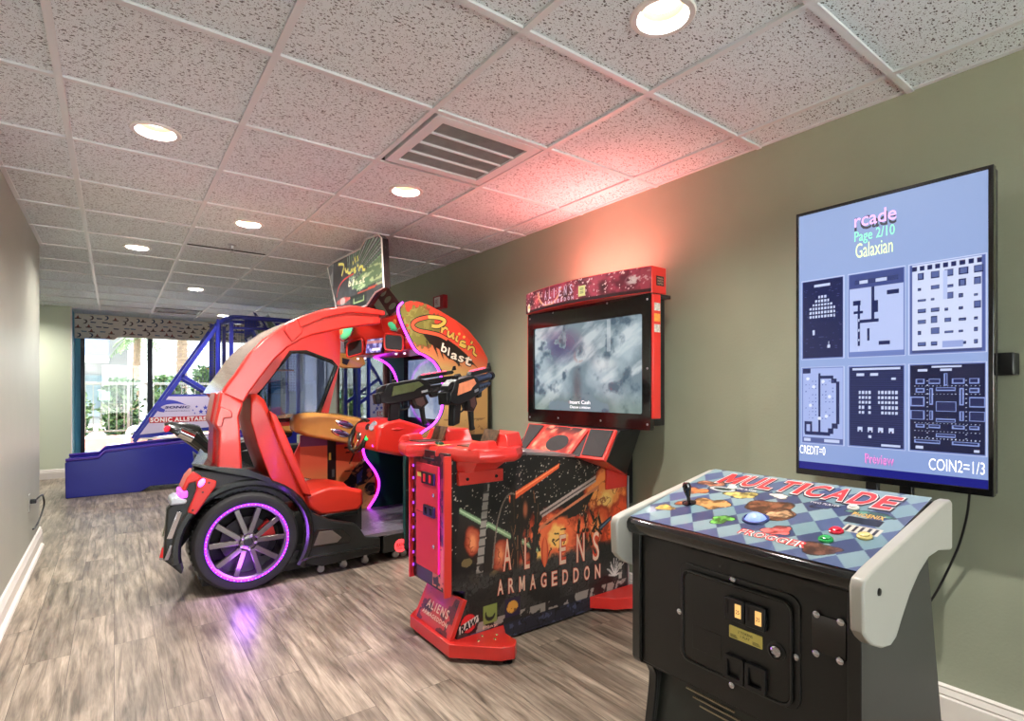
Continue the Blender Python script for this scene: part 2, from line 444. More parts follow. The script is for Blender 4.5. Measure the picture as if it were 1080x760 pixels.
# ceiling tiles, with round holes for the downlights and an opening for the air grille
LIGHTS = [(1.37, 1.07), (0.15, 2.90), (1.37, 2.90), (0.755, 4.125), (0.15, 5.34), (0.755, 7.16), (1.37, 9.44), (-1.08, 8.99)]
GX = [XW - 0.1] + [(-0.165 + 0.612 * k) for k in range(-4, 5)] + [XR + 0.1]
GY = [YB - 0.1] + [(0.765 + 0.6075 * k) for k in range(-5, 17)] + [YF + 0.1]
VENT = (1.071, 1.670, 1.98, 2.585)
cb = MB()
for i in range(len(GX) - 1):
    for j in range(len(GY) - 1):
        x0, x1, y0, y1 = GX[i], GX[i + 1], GY[j], GY[j + 1]
        xc, yc = (x0 + x1) / 2, (y0 + y1) / 2
        if abs(xc - 1.37) < 0.1 and abs(yc - 2.28) < 0.1:      # dark plenum over the grille
            cb.box(x0, x1, y0, y1, CEIL + 0.12, CEIL + 0.16, 1); continue
        l = [p for p in LIGHTS if x0 < p[0] < x1 and y0 < p[1] < y1]
        if l:
            n = 32; inner = [(l[0][0] + 0.078 * math.cos(2 * PI * k / n), l[0][1] + 0.078 * math.sin(2 * PI * k / n)) for k in range(n)]
            outer = []
            for k in range(n):
                c, s_ = math.cos(2 * PI * k / n), math.sin(2 * PI * k / n)
                t = min(((x1 if c > 0 else x0) - l[0][0]) / c if abs(c) > 1e-6 else 9, ((y1 if s_ > 0 else y0) - l[0][1]) / s_ if abs(s_) > 1e-6 else 9)
                outer.append((l[0][0] + c * t, l[0][1] + s_ * t))
            corners = [(x1, y1), (x0, y1), (x0, y0), (x1, y0)]
            vs = [(*p, CEIL) for p in inner + outer]; fs = []
            for k in range(n):
                k2 = (k + 1) % n; a, b_ = outer[k], outer[k2]
                cor = [c for c in corners if (abs(a[0] - c[0]) < 1e-5 or abs(a[1] - c[1]) < 1e-5) and (abs(b_[0] - c[0]) < 1e-5 or abs(b_[1] - c[1]) < 1e-5) and abs(a[0] - b_[0]) > 1e-5 and abs(a[1] - b_[1]) > 1e-5]
                if cor:
                    vs.append((*cor[0], CEIL)); fs.append((k, n + k, len(vs) - 1, n + k2, k2))
                else: fs.append((k, n + k, n + k2, k2))
            cb.add(vs, fs, 0)
        else:
            cb.add([(x0, y0, CEIL), (x1, y0, CEIL), (x1, y1, CEIL), (x0, y1, CEIL)], [(0, 1, 2, 3)], 0)
ceiling = structure('ceiling', cb, [M_tile, M_dark], smooth=0)
g = MB()
for x in GX[1:-1]: g.box(x - 0.012, x + 0.012, YB, YF, CEIL - 0.011, CEIL - 0.001)
for y in GY[1:-1]:
    g.box(XW, XR, y - 0.012, y + 0.012, CEIL - 0.0105, CEIL - 0.001)
for x0, x1, y0, y1 in ((XR - 0.022, XR, YB, YF), (XL, XL + 0.022, YB, 5.7)): g.box(x0, x1, y0, y1, CEIL - 0.006, CEIL - 0.0005)
structure('ceiling_grid', g, M_grid, ceiling, smooth=0)
structure('tile_gap', MB().box(0.465, 1.045, 4.965, 5.004, CEIL - 0.0015, CEIL - 0.0006), M_dark, ceiling, smooth=0)
# roof slab above the tiles keeps the sky out
structure('ceiling_slab', MB().box(XW - 0.2, XR + 0.2, YB - 0.2, YF + 0.2, CEIL + 0.3, CEIL + 0.4), M_dark, ceiling, smooth=0)

structure('wall_right', MB().box(XR, XR + 0.12, YB, YF + 0.1, 0, CEIL + 0.3), M_wall, smooth=0)
structure('wall_left', MB().box(XL - 0.14, XL, YB, 5.70, 0, CEIL + 0.3), M_wall_l, bevel=0.006, smooth=0)
structure('wall_left_return', MB().box(XW, XL - 0.14, 5.56, 5.70, 0, CEIL + 0.3), M_wall_l, smooth=0)
structure('wall_far_left', MB().box(XW - 0.1, XW, 5.56, 9.8, 0, CEIL + 0.3), M_far, smooth=0)
structure('wall_alcove', MB().box(XW, -0.484, 9.7, 9.82, 0, CEIL + 0.3), M_far, smooth=0)
structure('wall_window_side', MB().box(-0.60, -0.484, 9.82, YF, 0, CEIL + 0.3), M_blue, smooth=0)
# window wall: blue strip, sliding panes, header
WX0, WX1, WZ0, WZ1 = -0.415, 2.30, 0.06, 2.16
wb = MB().box(-0.60, WX0, YF, YF + 0.12, 0, CEIL + 0.3).box(WX1, XR + 0.1, YF, YF + 0.12, 0, CEIL + 0.3).box(WX0, WX1, YF, YF + 0.12, WZ1, CEIL + 0.3).box(WX0, WX1, YF, YF + 0.12, 0, WZ0)
structure('wall_far', wb, M_blue, smooth=0)
M_alu = mat('bronze_aluminium', (52, 54, 58), 0.4, metal=0.6)
M_pane = pane_mat('solar_glass', (0.93, 0.96, 0.95)); M_clear = pane_mat('clear_glass', (0.97, 0.99, 0.98))
wf = MB()
for x in (WX0, WX1 - 0.04): wf.box(x, x + 0.05, YF - 0.02, YF + 0.1, WZ0, WZ1)
for x in (0.47, 1.40): wf.box(x - 0.035, x + 0.035, YF - 0.02, YF + 0.1, WZ0, WZ1)
for z in (WZ0, WZ1 - 0.05): wf.box(WX0, WX1, YF - 0.02, YF + 0.1, z, z + 0.05)
win = structure('window_1', wf, M_alu, smooth=0)
for x0, x1 in ((WX0 + 0.05, 0.435), (0.505, 1.365), (1.435, WX1 - 0.04)):
    structure('window_pane', MB().box(x0, x1, YF + 0.035, YF + 0.043, WZ0 + 0.05, WZ1 - 0.05), M_pane, win, smooth=0)
# unseen end wall behind the camera; its window is added to give daylight fill
bx0, bx1, bz0, bz1 = -0.40, 2.40, 0.35, 2.15
structure('wall_back', MB().box(XW, bx0, YB - 0.12, YB, 0, CEIL + 0.3).box(bx1, XR + 0.1, YB - 0.12, YB, 0, CEIL + 0.3).box(bx0, bx1, YB - 0.12, YB, bz1, CEIL + 0.3).box(bx0, bx1, YB - 0.12, YB, 0, bz0), M_wall_l, smooth=0)
wf = MB()
for x in (bx0, 0.53, 1.47, bx1 - 0.04): wf.box(x, x + 0.04, YB - 0.1, YB - 0.02, bz0, bz1)
for z in (bz0, bz1 - 0.04): wf.box(bx0, bx1, YB - 0.1, YB - 0.02, z, z + 0.04)
wb2 = structure('added_fill_window', wf, M_alu, smooth=0)
structure('window_pane', MB().box(bx0, bx1, YB - 0.064, YB - 0.056, bz0, bz1), M_clear, wb2, smooth=0)

def base_prof(s):   # profile of a base board standing off a wall; s = +1 / -1 direction into the room
    return [(0, 0), (s * 0.018, 0), (s * 0.018, 0.085), (s * 0.013, 0.092), (s * 0.016, 0.098), (s * 0.008, 0.118), (s * 0.010, 0.124), (0, 0.132)]
def run_y(s, X, y0, y1): return MB().py([(X + a, b) for a, b in base_prof(s)], y0, y1)
structure('baseboard_right', run_y(-1, XR, YB, YF), M_trim, smooth=0)
structure('baseboard_left', run_y(1, XL, YB, 5.715), M_trim, smooth=0)
qr = [(XL + 0.018, 0.0)] + [(XL + 0.018 + 0.02 * math.cos(a), 0.02 * math.sin(a)) for a in (0, 0.4, 0.8, 1.2, 1.57)]
structure('trim_1', MB().py(qr, YB, 5.60), M_trim, smooth=60)
structure('baseboard_far', MB().px([(9.7 - a, b) for a, b in base_prof(1)], XW, -0.484), M_trim, smooth=0)
structure('trim_2', MB().box(-0.49, -0.478, 9.69, 9.83, 0.13, CEIL), M_trim, smooth=0)

# ---------------------------------------------------------------- downlights
M_lens = mat('lamp_lens', (255, 250, 240), 0.5, emit=(255, 240, 218), estr=4)
M_baffle = mat('cream_baffle', (196, 176, 146), 0.5)
lamp_labels = ['round recessed downlight in the ceiling above the tall portrait screen',
               'round recessed downlight over the bare floor by the grey left wall',
               'round recessed downlight directly beside the square ceiling air grille',
               'round recessed downlight next to the ceiling sprinkler',
               'round recessed downlight in the left row, farther in than the one by the grille',
               'round recessed downlight between the sprinkler and the patterned valance',
               'small far downlight closest to the patterned window valance',
               'round recessed downlight over the side recess in front of the pale green wall']
LAMP_W = 21
for i, (x, y) in enumerate(LIGHTS):
    t = thing('downlight', (x, y, CEIL), lamp_labels[i], 'ceiling light', 'recessed ceiling downlights')
    MB().lathe([(0.074, -0.001), (0.078, -0.006), (0.096, -0.0065), (0.100, -0.001), (0.0995, -0.0002), (0.074, -0.0002)], (x, y, CEIL), (0, 0, 1), 40, close=True).build('trim_ring', M_white, t)
    MB().lathe([(0.0735, -0.002), (0.058, 0.048), (0.060, 0.050), (0.0765, -0.001)], (x, y, CEIL), (0, 0, 1), 40, close=True).build('baffle', M_baffle, t)
    MB().lathe([(0.001, 0.034), (0.03, 0.036), (0.050, 0.041), (0.0585, 0.049), (0.0585, 0.056), (0.001, 0.056)], (x, y, CEIL), (0, 0, 1), 40).build('lens', M_lens, t)
    ld = bpy.data.lights.new('bulb', 'AREA'); ld.shape = 'DISK'; ld.size = 0.10; ld.energy = LAMP_W; ld.color = (1.0, 0.96, 0.91); ld.spread = math.radians(158)
    lo = bpy.data.objects.new('bulb', ld); COL.objects.link(lo); lo.parent = t; lo.location = (0, 0, 0.030)

# ---------------------------------------------------------------- air grilles, sprinkler, alarm, outlet
M_grl = mat('grille_grey', (150, 152, 152), 0.5, noise=0.12, nscale=14)
vx0, vx1, vy0, vy1 = VENT
v = thing('ceiling_air_grille', ((vx0 + vx1) / 2, (vy0 + vy1) / 2, CEIL), 'square grey return air grille of four louvred strips in the ceiling tiles', 'air vent')
fr = MB()
ring_o = [(vx0 + 0.018, vy0 + 0.018), (vx1 - 0.018, vy0 + 0.018), (vx1 - 0.018, vy1 - 0.034), (vx0 + 0.018, vy1 - 0.034)]
ri = [(vx0 + 0.07, vy0 + 0.07), (vx1 - 0.07, vy0 + 0.07), (vx1 - 0.07, vy1 - 0.085), (vx0 + 0.07, vy1 - 0.085)]
fr.pz(ring_o, CEIL - 0.012, CEIL + 0.012, 0, holes=[ri])
ys = [ri[0][1] + (ri[2][1] - ri[0][1]) * k / 4 for k in range(5)]
for y in ys[1:-1]: fr.box(ri[0][0], ri[1][0], y - 0.006, y + 0.006, CEIL - 0.010, CEIL + 0.012)
fr.build('grille_frame', M_grid, v, bevel=0.002)
for k in range(4):
    sl = MB()
    nx = 46
    for q in range(nx):
        x = ri[0][0] + (ri[1][0] - ri[0][0]) * (q + 0.5) / nx
        sl.hexa([(x - 0.005, ys[k], CEIL + 0.006), (x + 0.001, ys[k], CEIL - 0.004), (x + 0.0022, ys[k], CEIL - 0.004), (x - 0.0038, ys[k], CEIL + 0.006)],
                [(x - 0.005, ys[k + 1], CEIL + 0.006), (x + 0.001, ys[k + 1], CEIL - 0.004), (x + 0.0022, ys[k + 1], CEIL - 0.004), (x - 0.0038, ys[k + 1], CEIL + 0.006)])
    for q in range(4):
        y = ys[k] + (ys[k + 1] - ys[k]) * (q + 0.5) / 4; sl.box(ri[0][0], ri[1][0], y - 0.001, y + 0.001, CEIL + 0.0, CEIL + 0.005)
    sl.build('louvre_strip', M_grl, v, smooth=0)
MB().box(ri[0][0], ri[1][0], ri[0][1], ri[2][1], CEIL + 0.03, CEIL + 0.035).build('filter', mat('dusty_filter', (104, 106, 106), 0.9, noise=0.3, nscale=9), v, smooth=0)

v = thing('slot_diffuser', (0.755, 9.3, CEIL), 'slim rectangular slot diffuser in the ceiling just before the window valance', 'air vent')
MB().pz([(0.47, 9.05), (1.04, 9.05), (1.04, 9.53), (0.47, 9.53)], CEIL - 0.014, CEIL - 0.006, 0, holes=[[(0.51, 9.10), (1.0, 9.10), (1.0, 9.48), (0.51, 9.48)]]).build('diffuser_frame', M_alu, v, smooth=0)
d = MB()
for k in range(7): d.hexa([(0.52, 9.12 + 0.05 * k, CEIL - 0.012), (0.99, 9.12 + 0.05 * k, CEIL - 0.012), (0.99, 9.15 + 0.05 * k, CEIL - 0.007), (0.52, 9.15 + 0.05 * k, CEIL - 0.007)],
                         [(0.52, 9.122 + 0.05 * k, CEIL - 0.013), (0.99, 9.122 + 0.05 * k, CEIL - 0.013), (0.99, 9.152 + 0.05 * k, CEIL - 0.008), (0.52, 9.152 + 0.05 * k, CEIL - 0.008)])
d.build('diffuser_blades', M_grid, v, smooth=0)

v = thing('ceiling_sprinkler', (0.759, 4.80, CEIL), 'small metal sprinkler head hanging from the ceiling tiles', 'sprinkler')
MB().lathe([(0.034, 0), (0.034, -0.004), (0.014, -0.010), (0.010, -0.03), (0.012, -0.032), (0.004, -0.035)], (0.759, 4.80, CEIL), (0, 0, 1), 20).build('escutcheon', M_steel, v)
s = MB()
for a in (-1, 1): s.tube([(0.759 + a * 0.009, 4.80, CEIL - 0.028), (0.759 + a * 0.014, 4.80, CEIL - 0.042), (0.759, 4.80, CEIL - 0.058)], 0.0025, 6)
s.build('yoke', M_steel, v)
MB().lathe([(0.001, -0.061), (0.017, -0.060), (0.017, -0.057), (0.001, -0.056)], (0.759, 4.80, CEIL), (0, 0, 1), 16).build('deflector', M_steel, v)

v = thing('fire_alarm', (XR, 4.46, 2.04), 'red fire alarm strobe box on the green wall above the racing machine', 'fire alarm')
MB().box(XR - 0.05, XR, 4.365, 4.56, 1.975, 2.10).build('alarm_box', mat('alarm_red', (150, 24, 28), 0.35), v, bevel=0.006)
MB().box(XR - 0.062, XR - 0.05, 4.415, 4.515, 1.99, 2.085).build('strobe_lens', mat('strobe_white', (230, 225, 222), 0.2), v, bevel=0.008)
al = MB(); pa = Panel((XR - 0.0625, 4.515, 1.99), (XR - 0.0625, 4.415, 1.99), (XR - 0.0625, 4.415, 2.085), (XR - 0.0625, 4.515, 2.085))
put_text(al, 'FIRE', pa, 0.25, 0.25, 0.75, 0.75, 0.001)
al.build('lettering', mat('alarm_ink', (130, 60, 60), 0.5), v, smooth=0)

v = thing('wall_outlet', (XL, 5.05, 0.43), 'wall socket low on the grey left wall with a black cord plugged in', 'electrical outlet')
MB().px(rrect(4.995, 0.37, 5.075, 0.49, 0.006), XL + 0.0005, XL + 0.006).build('cover_plate', mat('plate_grey', (160, 158, 150), 0.4), v, bevel=0.001)
v2 = thing('power_cord', (XL + 0.005, 5.05, 0.42), 'short black power cord looping out of the wall socket on the left wall', 'power cord')
MB().box(XL + 0.008, XL + 0.04, 5.02, 5.055, 0.425, 0.455).build('plug', M_black, v2, bevel=0.004)
MB().tube(smooth_line([(XL + 0.03, 5.05, 0.44), (XL + 0.05, 5.16, 0.455), (XL + 0.045, 5.40, 0.42), (XL + 0.045, 5.48, 0.34), (XL + 0.035, 5.36, 0.27), (XL + 0.025, 5.16, 0.235), (XL + 0.02, 5.06, 0.24)]), 0.006, 8).build('flex', M_black, v2)
# ================================================================ upright cabinet with the big screen behind it
M_vinyl = mat('black_vinyl', (24, 24, 22), 0.34, noise=0.18, nscale=7, bump=0.12, bscale=160)
M_side = mat('charcoal_laminate', (58, 57, 52), 0.45, noise=0.08, nscale=5)
M_wing = mat('cream_wing', (172, 168, 158), 0.35, coat=0.2)
M_gloss = mat('gloss_black', (14, 14, 14), 0.12, coat=0.6)
M_tmold = mat('black_edge_trim', (30, 30, 28), 0.3)
cab = thing('arcade_cabinet', (1.55, 0.78, 0), 'black pedestal arcade cabinet with a chequered control panel and white wings', 'arcade game')
XF = 1.25
YA, YZ = 1.107, 0.4785            # far and near ends of the control panel
# pedestal body: side outline (x, z)
prof = [(1.275, 0.80), (1.275, 0.415), (1.283, 0.40), (1.335, 0.372), (1.352, 0.34), (1.350, 0.30), (1.325, 0.15), (1.32, 0.0), (1.87, 0.0), (1.80, 0.30), (1.685, 0.80), (1.68, 0.90), (1.30, 0.82)]
for y0, y1 in ((YZ + 0.004, YZ + 0.026), (YA - 0.026, YA - 0.004)): MB().py(prof, y0, y1).build('side_wall', M_side, cab, bevel=0.003)
MB().box(1.284, 1.30, YZ + 0.026, YA - 0.026, 0.405, 0.81).build('front_panel', M_vinyl, cab, bevel=0.001)
lowfront = MB().py([(1.372, 0.40), (1.380, 0.34), (1.372, 0.30), (1.345, 0.15), (1.34, 0.02), (1.36, 0.02), (1.39, 0.30), (1.40, 0.40)], YZ + 0.026, YA - 0.026)
lowfront.build('kick_panel', mat('kick_green_black', (40, 44, 40), 0.4, noise=0.2, nscale=8), cab)
MB().py([(1.284, 0.405), (1.284, 0.40), (1.375, 0.38), (1.40, 0.405)], YZ + 0.026, YA - 0.026).build('underside', M_vinyl, cab)
MB().py([(1.84, 0.02), (1.78, 0.30), (1.665, 0.80), (1.66, 0.89), (1.65, 0.89), (1.655, 0.80), (1.77, 0.30), (1.83, 0.02)], YZ + 0.026, YA - 0.026).build('back_panel', M_vinyl, cab)
for y0, y1 in ((YZ + 0.001, YZ + 0.029), (YA - 0.029, YA - 0.001)):
    pth = prof[:8]
    MB().loft([[(x - 0.004, y0, z), (x + 0.006, y0, z), (x + 0.006, y1, z), (x - 0.004, y1, z)] for x, z in pth]).build('edge_trim', M_tmold, cab, bevel=0.002)
# vents cut into the kick panel
vt = MB()
for k in range(4):
    z = 0.352 - 0.0175 * k
    vt.box(1.366 + 0.001 * k, 1.372, 0.845 - 0.016 * k, 1.005 - 0.022 * k, z, z + 0.0035)
vt.build('vent_slots', mat('vent_edge', (176, 160, 130), 0.4), cab, smooth=0)

# tilted control panel
ZF, ZB, XBK = 0.836, 0.940, 1.705
pan = Panel((XF + 0.012, YA, ZF), (XF + 0.012, YZ, ZF), (XBK, YZ, ZB), (XBK, YA, ZB))
sl = (ZB - ZF) / (XBK - XF)
pb = MB().py([(XF + 0.012, ZF), (XBK, ZB), (XBK, ZB - 0.05), (XF + 0.03, ZF - 0.055), (XF + 0.006, ZF - 0.045), (XF - 0.004, ZF - 0.03), (XF - 0.005, ZF - 0.014), (XF + 0.002, ZF - 0.003)], YZ, YA)
pb.build('control_panel', M_gloss, cab, bevel=0.003)
W, H = pan.w, pan.h
cv = Canvas(W, H, 360, (126, 158, 164))
a = (cv.X / 0.075 + cv.Y / 0.098); b = (cv.X / 0.075 - cv.Y / 0.098)
chk = (np.floor(a) + np.floor(b)).astype(int) % 2 == 0
cv.fill(chk, (60, 68, 108))
rowtone = (np.floor(a) - np.floor(b)).astype(int) % 4 == 0
cv.fill(chk & rowtone, (80, 94, 136))
cv.fill(~chk & ((np.floor(a) - np.floor(b)).astype(int) % 4 == 1), (146, 172, 176))
cv.fill(np.ones(cv.X.shape, bool), (128, 148, 172), 0.12)
def splash(x, y, rx, ry, rgb, seed, k=9, edge=(30, 24, 30)):
    """a rounded paint blot with a dark outline and mottled tones"""
    rng = np.random.RandomState(seed); f1, f2, f3 = rng.uniform(0, 6.28, 3)
    rad = lambda t: 0.86 + 0.16 * math.sin(2 * t + f1) + 0.13 * math.sin(3 * t + f2) + 0.09 * math.sin(5 * t + f3)
    T_ = [2 * PI * i / 40 for i in range(40)]
    pts = [(x + rx * rad(t) * math.cos(t), y + ry * rad(t) * math.sin(t)) for t in T_]; pe = [(x + (rx + 0.003) * rad(t) * math.cos(t), y + (ry + 0.003) * rad(t) * math.sin(t)) for t in T_]
    cv.fill(cv.poly(pe), edge); cv.fill(cv.poly(pts), rgb)
    n = cv.noise(55, seed)
    cv.fill(cv.poly(pts) & (n > 0.56), tuple(min(255, c * 1.3 + 14) for c in rgb), 0.7)
    cv.fill(cv.poly(pts) & (n < 0.40), tuple(c * 0.55 for c in rgb), 0.7)
splash(0.325, 0.22, 0.085, 0.060, (122, 74, 50), 3, 11)
splash(0.36, 0.20, 0.035, 0.026, (196, 152, 112), 4, 7)
splash(0.16, 0.185, 0.055, 0.045, (178, 130, 78), 5, 8)
splash(0.085, 0.155, 0.030, 0.020, (170, 92, 52), 6, 6)
splash(0.20, 0.28, 0.050, 0.030, (186, 164, 92), 7, 9)
splash(0.245, 0.10, 0.032, 0.030, (98, 168, 70), 8, 6)
splash(0.40, 0.105, 0.034, 0.032, (222, 96, 92), 9, 6)
splash(0.52, 0.06, 0.055, 0.028, (96, 58, 44), 10, 8)
splash(0.06, 0.255, 0.038, 0.030, (180, 106, 62), 11, 10)
splash(0.07, 0.33, 0.045, 0.028, (176, 112, 84), 12, 9)
splash(0.055, 0.10, 0.040, 0.018, (196, 158, 74), 13, 8)
splash(0.30, 0.315, 0.030, 0.018, (226, 216, 206), 14, 8)
splash(0.43, 0.30, 0.038, 0.022, (44, 50, 82), 15, 8)
splash(0.545, 0.295, 0.050, 0.018, (78, 128, 110), 16, 12)
cv.fill(cv.rect(0.505, 0.225, 0.585, 0.262), (30, 28, 34)); cv.fill(cv.rect(0.52, 0.175, 0.60, 0.215), (226, 216, 198))
for k in range(5): cv.fill(cv.rect(0.526 + 0.015 * k, 0.178, 0.533 + 0.015 * k, 0.212), (60, 52, 56))
cv.fill(cv.disc(0.125, 0.30, 0.048, 0.022), (26, 30, 46)); cv.fill(cv.disc(0.125, 0.30, 0.043, 0.018), (206, 214, 214)); cv.fill(cv.disc(0.125, 0.30, 0.030, 0.011), (52, 74, 70))
M_over = art_mat('printed_overlay', 0.28, 0.3, base=0.72)
art = cv.mesh('panel_overlay', pan, M_over, cab, 0.0012)
# title lettering, arched, drawn three times: dark shadow, white rim, red face
def arch(x, y): return x, y * 0.9 + 0.12 * (1 - (2 * x - 1) ** 2)
ttl = MB()
wds = [('M', 1.30), ('U', 1.0), ('L', 0.82), ('T', 0.92), ('I', 0.36), ('C', 1.0), ('A', 1.06), ('D', 1.04), ('E', 0.86)]
tot = sum(w_ for _, w_ in wds) + 0.20 * 8
for (o, ex, m_, dx, dy) in ((0.0018, 0.013, 0, 0.004, -0.012), (0.0022, 0.007, 1, 0, 0), (0.0027, 0.0, 2, 0, 0)):
    xx = 0.0
    for ch, w_ in wds:
        a0, a1 = 0.125 + 0.79 * xx / tot, 0.125 + 0.79 * (xx + w_) / tot; xx += w_ + 0.20
        lift = 0.025 * (1 - (2 * xx / tot - 1) ** 2)
        put_text(ttl, ch, pan, a0 + dx - ex * 0.6, 0.735 + dy + lift - ex * 1.2, a1 + dx + ex * 0.6, 0.935 + dy + lift + ex * 1.2, o, m_, 0.0, 0.030 + 3.2 * ex, 1.0, lambda p_, q_: (p_ + 0.14 * (q_ - 0.5), q_))
ttl.build('title_lettering', [mat('ink_navy', (34, 26, 40), 0.4), mat('ink_white', (232, 220, 214), 0.4), mat('ink_red', (196, 52, 54), 0.35, noise=0.15, nscale=30)], cab, smooth=0)
M_iw, M_ir, M_ia, M_id = mat('ink_white', (0, 0, 0)), mat('ink_red', (0, 0, 0)), mat('ink_amber', (216, 168, 84), 0.4), mat('ink_navy', (0, 0, 0))
for wd, u0, v0, u1, v1, lay in (('FROGGER', 0.515, 0.095, 0.785, 0.165, ((0.0018, 0.10, 0), (0.0022, 0.06, 1), (0.0026, 0.01, 2))), ('PHOENIX', 0.81, 0.585, 0.925, 0.635, ((0.0024, 0.02, 3),)), ('ONE PLAYER', 0.26, 0.69, 0.36, 0.715, ((0.0024, 0.0, 1),)), ('TWO PLAYER', 0.62, 0.665, 0.74, 0.69, ((0.0024, 0.0, 1),))):
    sm = MB()
    for o_, b_, m_ in lay: put_text(sm, wd, pan, u0, v0, u1, v1, o_, m_, 0, b_, 1.1)
    sm.build('small_lettering', [M_id, M_iw, M_ir, M_ia], cab, smooth=0)
# controls
up = pan.n
def at(u, v, o=0.002): return pan.pt(u, v, o)
def uv_of(px, py):           # where a pixel meets the panel
    d = Vector(ray(px, py)); o = Vector((0, 0, EYE)); t = (pan.a - o).dot(pan.n) / d.dot(pan.n); p = o + d * t
    return ((p - pan.a).dot((pan.b - pan.a).normalized()) / pan.w, (p - pan.a).dot((pan.d - pan.a).normalized()) / pan.h)
j = uv_of(727, 531)
js = MB().lathe([(0.001, 0.0), (0.021, 0.0), (0.021, 0.003), (0.012, 0.006), (0.0055, 0.008), (0.0055, 0.02), (0.009, 0.03), (0.0125, 0.045), (0.013, 0.055), (0.010, 0.064), (0.001, 0.067)], at(*j), up, 20)
js.build('joystick', M_gloss, cab)
tb = uv_of(797, 548)
MB().lathe([(0.029, 0.0), (0.035, 0.0), (0.034, 0.004), (0.030, 0.005)], at(*tb), up, 28, close=True).build('trackball_ring', mat('dark_blue_plastic', (44, 56, 108), 0.3), cab)
q = pan.n.to_track_quat('Z', 'Y').to_matrix()
MB().ell(at(*tb, -0.006), 0.030, 0.030, 0.026, 24, 12, rot=q).build('trackball', mat('trackball_blue', (138, 160, 232), 0.15, coat=0.5, emit=(120, 140, 230), estr=0.35), cab)
def push(px, py, col, nm, r=0.0165):
    u, v = uv_of(px, py); t = MB()
    t.lathe([(0.001, 0.0), (r, 0.0), (r, 0.004), (r * 0.86, 0.006), (r * 0.70, 0.006), (r * 0.68, 0.009), (r * 0.5, 0.0105), (0.001, 0.0105)], at(u, v), up, 22)
    t.build('push_button', col, cab, label=nm)
push(882, 561, mat('button_red', (196, 32, 52), 0.25, coat=0.4), 'red push button')
push(871, 570, mat('button_green', (38, 146, 72), 0.25, coat=0.4), 'green push button')
push(912, 567, mat('button_yellow', (206, 188, 118), 0.25, coat=0.4), 'yellow push button')
push(772.5, 515, mat('button_white', (222, 216, 206), 0.25, coat=0.4), 'white start button', 0.014)
push(900, 536.5, mat('button_white', (222, 216, 206), 0.25), 'white start button', 0.014)

# white wings either side
wing_px = [(911.5, 668), (910.5, 622), (912.5, 612), (920, 603), (998, 529), (1003, 527), (1004.8, 530), (1004.8, 578), (1003, 580), (991, 580.5), (980, 588), (970, 604), (960, 627), (951, 655), (946, 672), (940, 681), (931, 684), (921, 681), (915, 675)]
wy = YZ - 0.028
wp = xz(wing_px, wy)
for y0, y1 in ((wy, YZ - 0.001), (YA + 0.001, YA + 0.028)):
    w = MB().py(wp, y0, y1)
    wing = w.build('wing', M_wing, cab, bevel=0.005, seg=3)
    yb = y0 - 0.004 if y0 < 0.6 else y1
    pbolt = on_y(927, 624, wy)
    MB().lathe([(0.001, 0), (0.0085, 0), (0.007, 0.003), (0.001, 0.004)], (pbolt.x, y0 if y0 < 0.6 else y1, pbolt.z), (0, -1 if y0 < 0.6 else 1, 0), 16).build('wing_bolt', M_tmold, wing)

# coin door
XD = 1.284
def F(px, py): p = on_x(px, py, XD); return (p.y, p.z)
def front_rect(p, r):
    ys = [F(*q)[0] for q in p]; zs = [F(*q)[1] for q in p]
    y0, y1, z0, z1 = sum(sorted(ys)[:2]) / 2, sum(sorted(ys)[-2:]) / 2, sum(sorted(zs)[:2]) / 2, sum(sorted(zs)[-2:]) / 2
    return y0, y1, z0, z1
s4 = 4.22
Z5 = lambda x, y: (700 + x / s4, 580 + y / s4)
oy0, oy1, oz0, oz1 = front_rect([Z5(72, 60), Z5(612, 190), Z5(612, 725), Z5(78, 480)], 0)
dy0, dy1, dz0, dz1 = front_rect([Z5(98, 95), Z5(572, 225), Z5(572, 690), Z5(100, 470)], 0)
door = MB().px(rrect(oy0, oz0, oy1, oz1, 0.03, 8), XD - 0.004, XD + 0.004).build('coin_door', M_vinyl, cab, bevel=0.0015)
MB().px(rrect(dy0, dz0, dy1, dz1, 0.022, 8), XD - 0.010, XD - 0.003).build('door_plate', M_vinyl, door, bevel=0.003)
XP = XD - 0.010
rim = MB().tube([(XP - 0.001, a_, b_) for a_, b_ in rrect(dy0 - 0.003, dz0 - 0.003, dy1 + 0.003, dz1 + 0.003, 0.024, 8)], 0.0035, 8, closed=True)
rim.build('door_rim', M_tmold, door)
Wd = lambda x, y: F(*Z5(x, y))
M_slot_lit = mat('coin_slot_insert', (214, 184, 120), 0.35, emit=(255, 190, 110), estr=0.5)
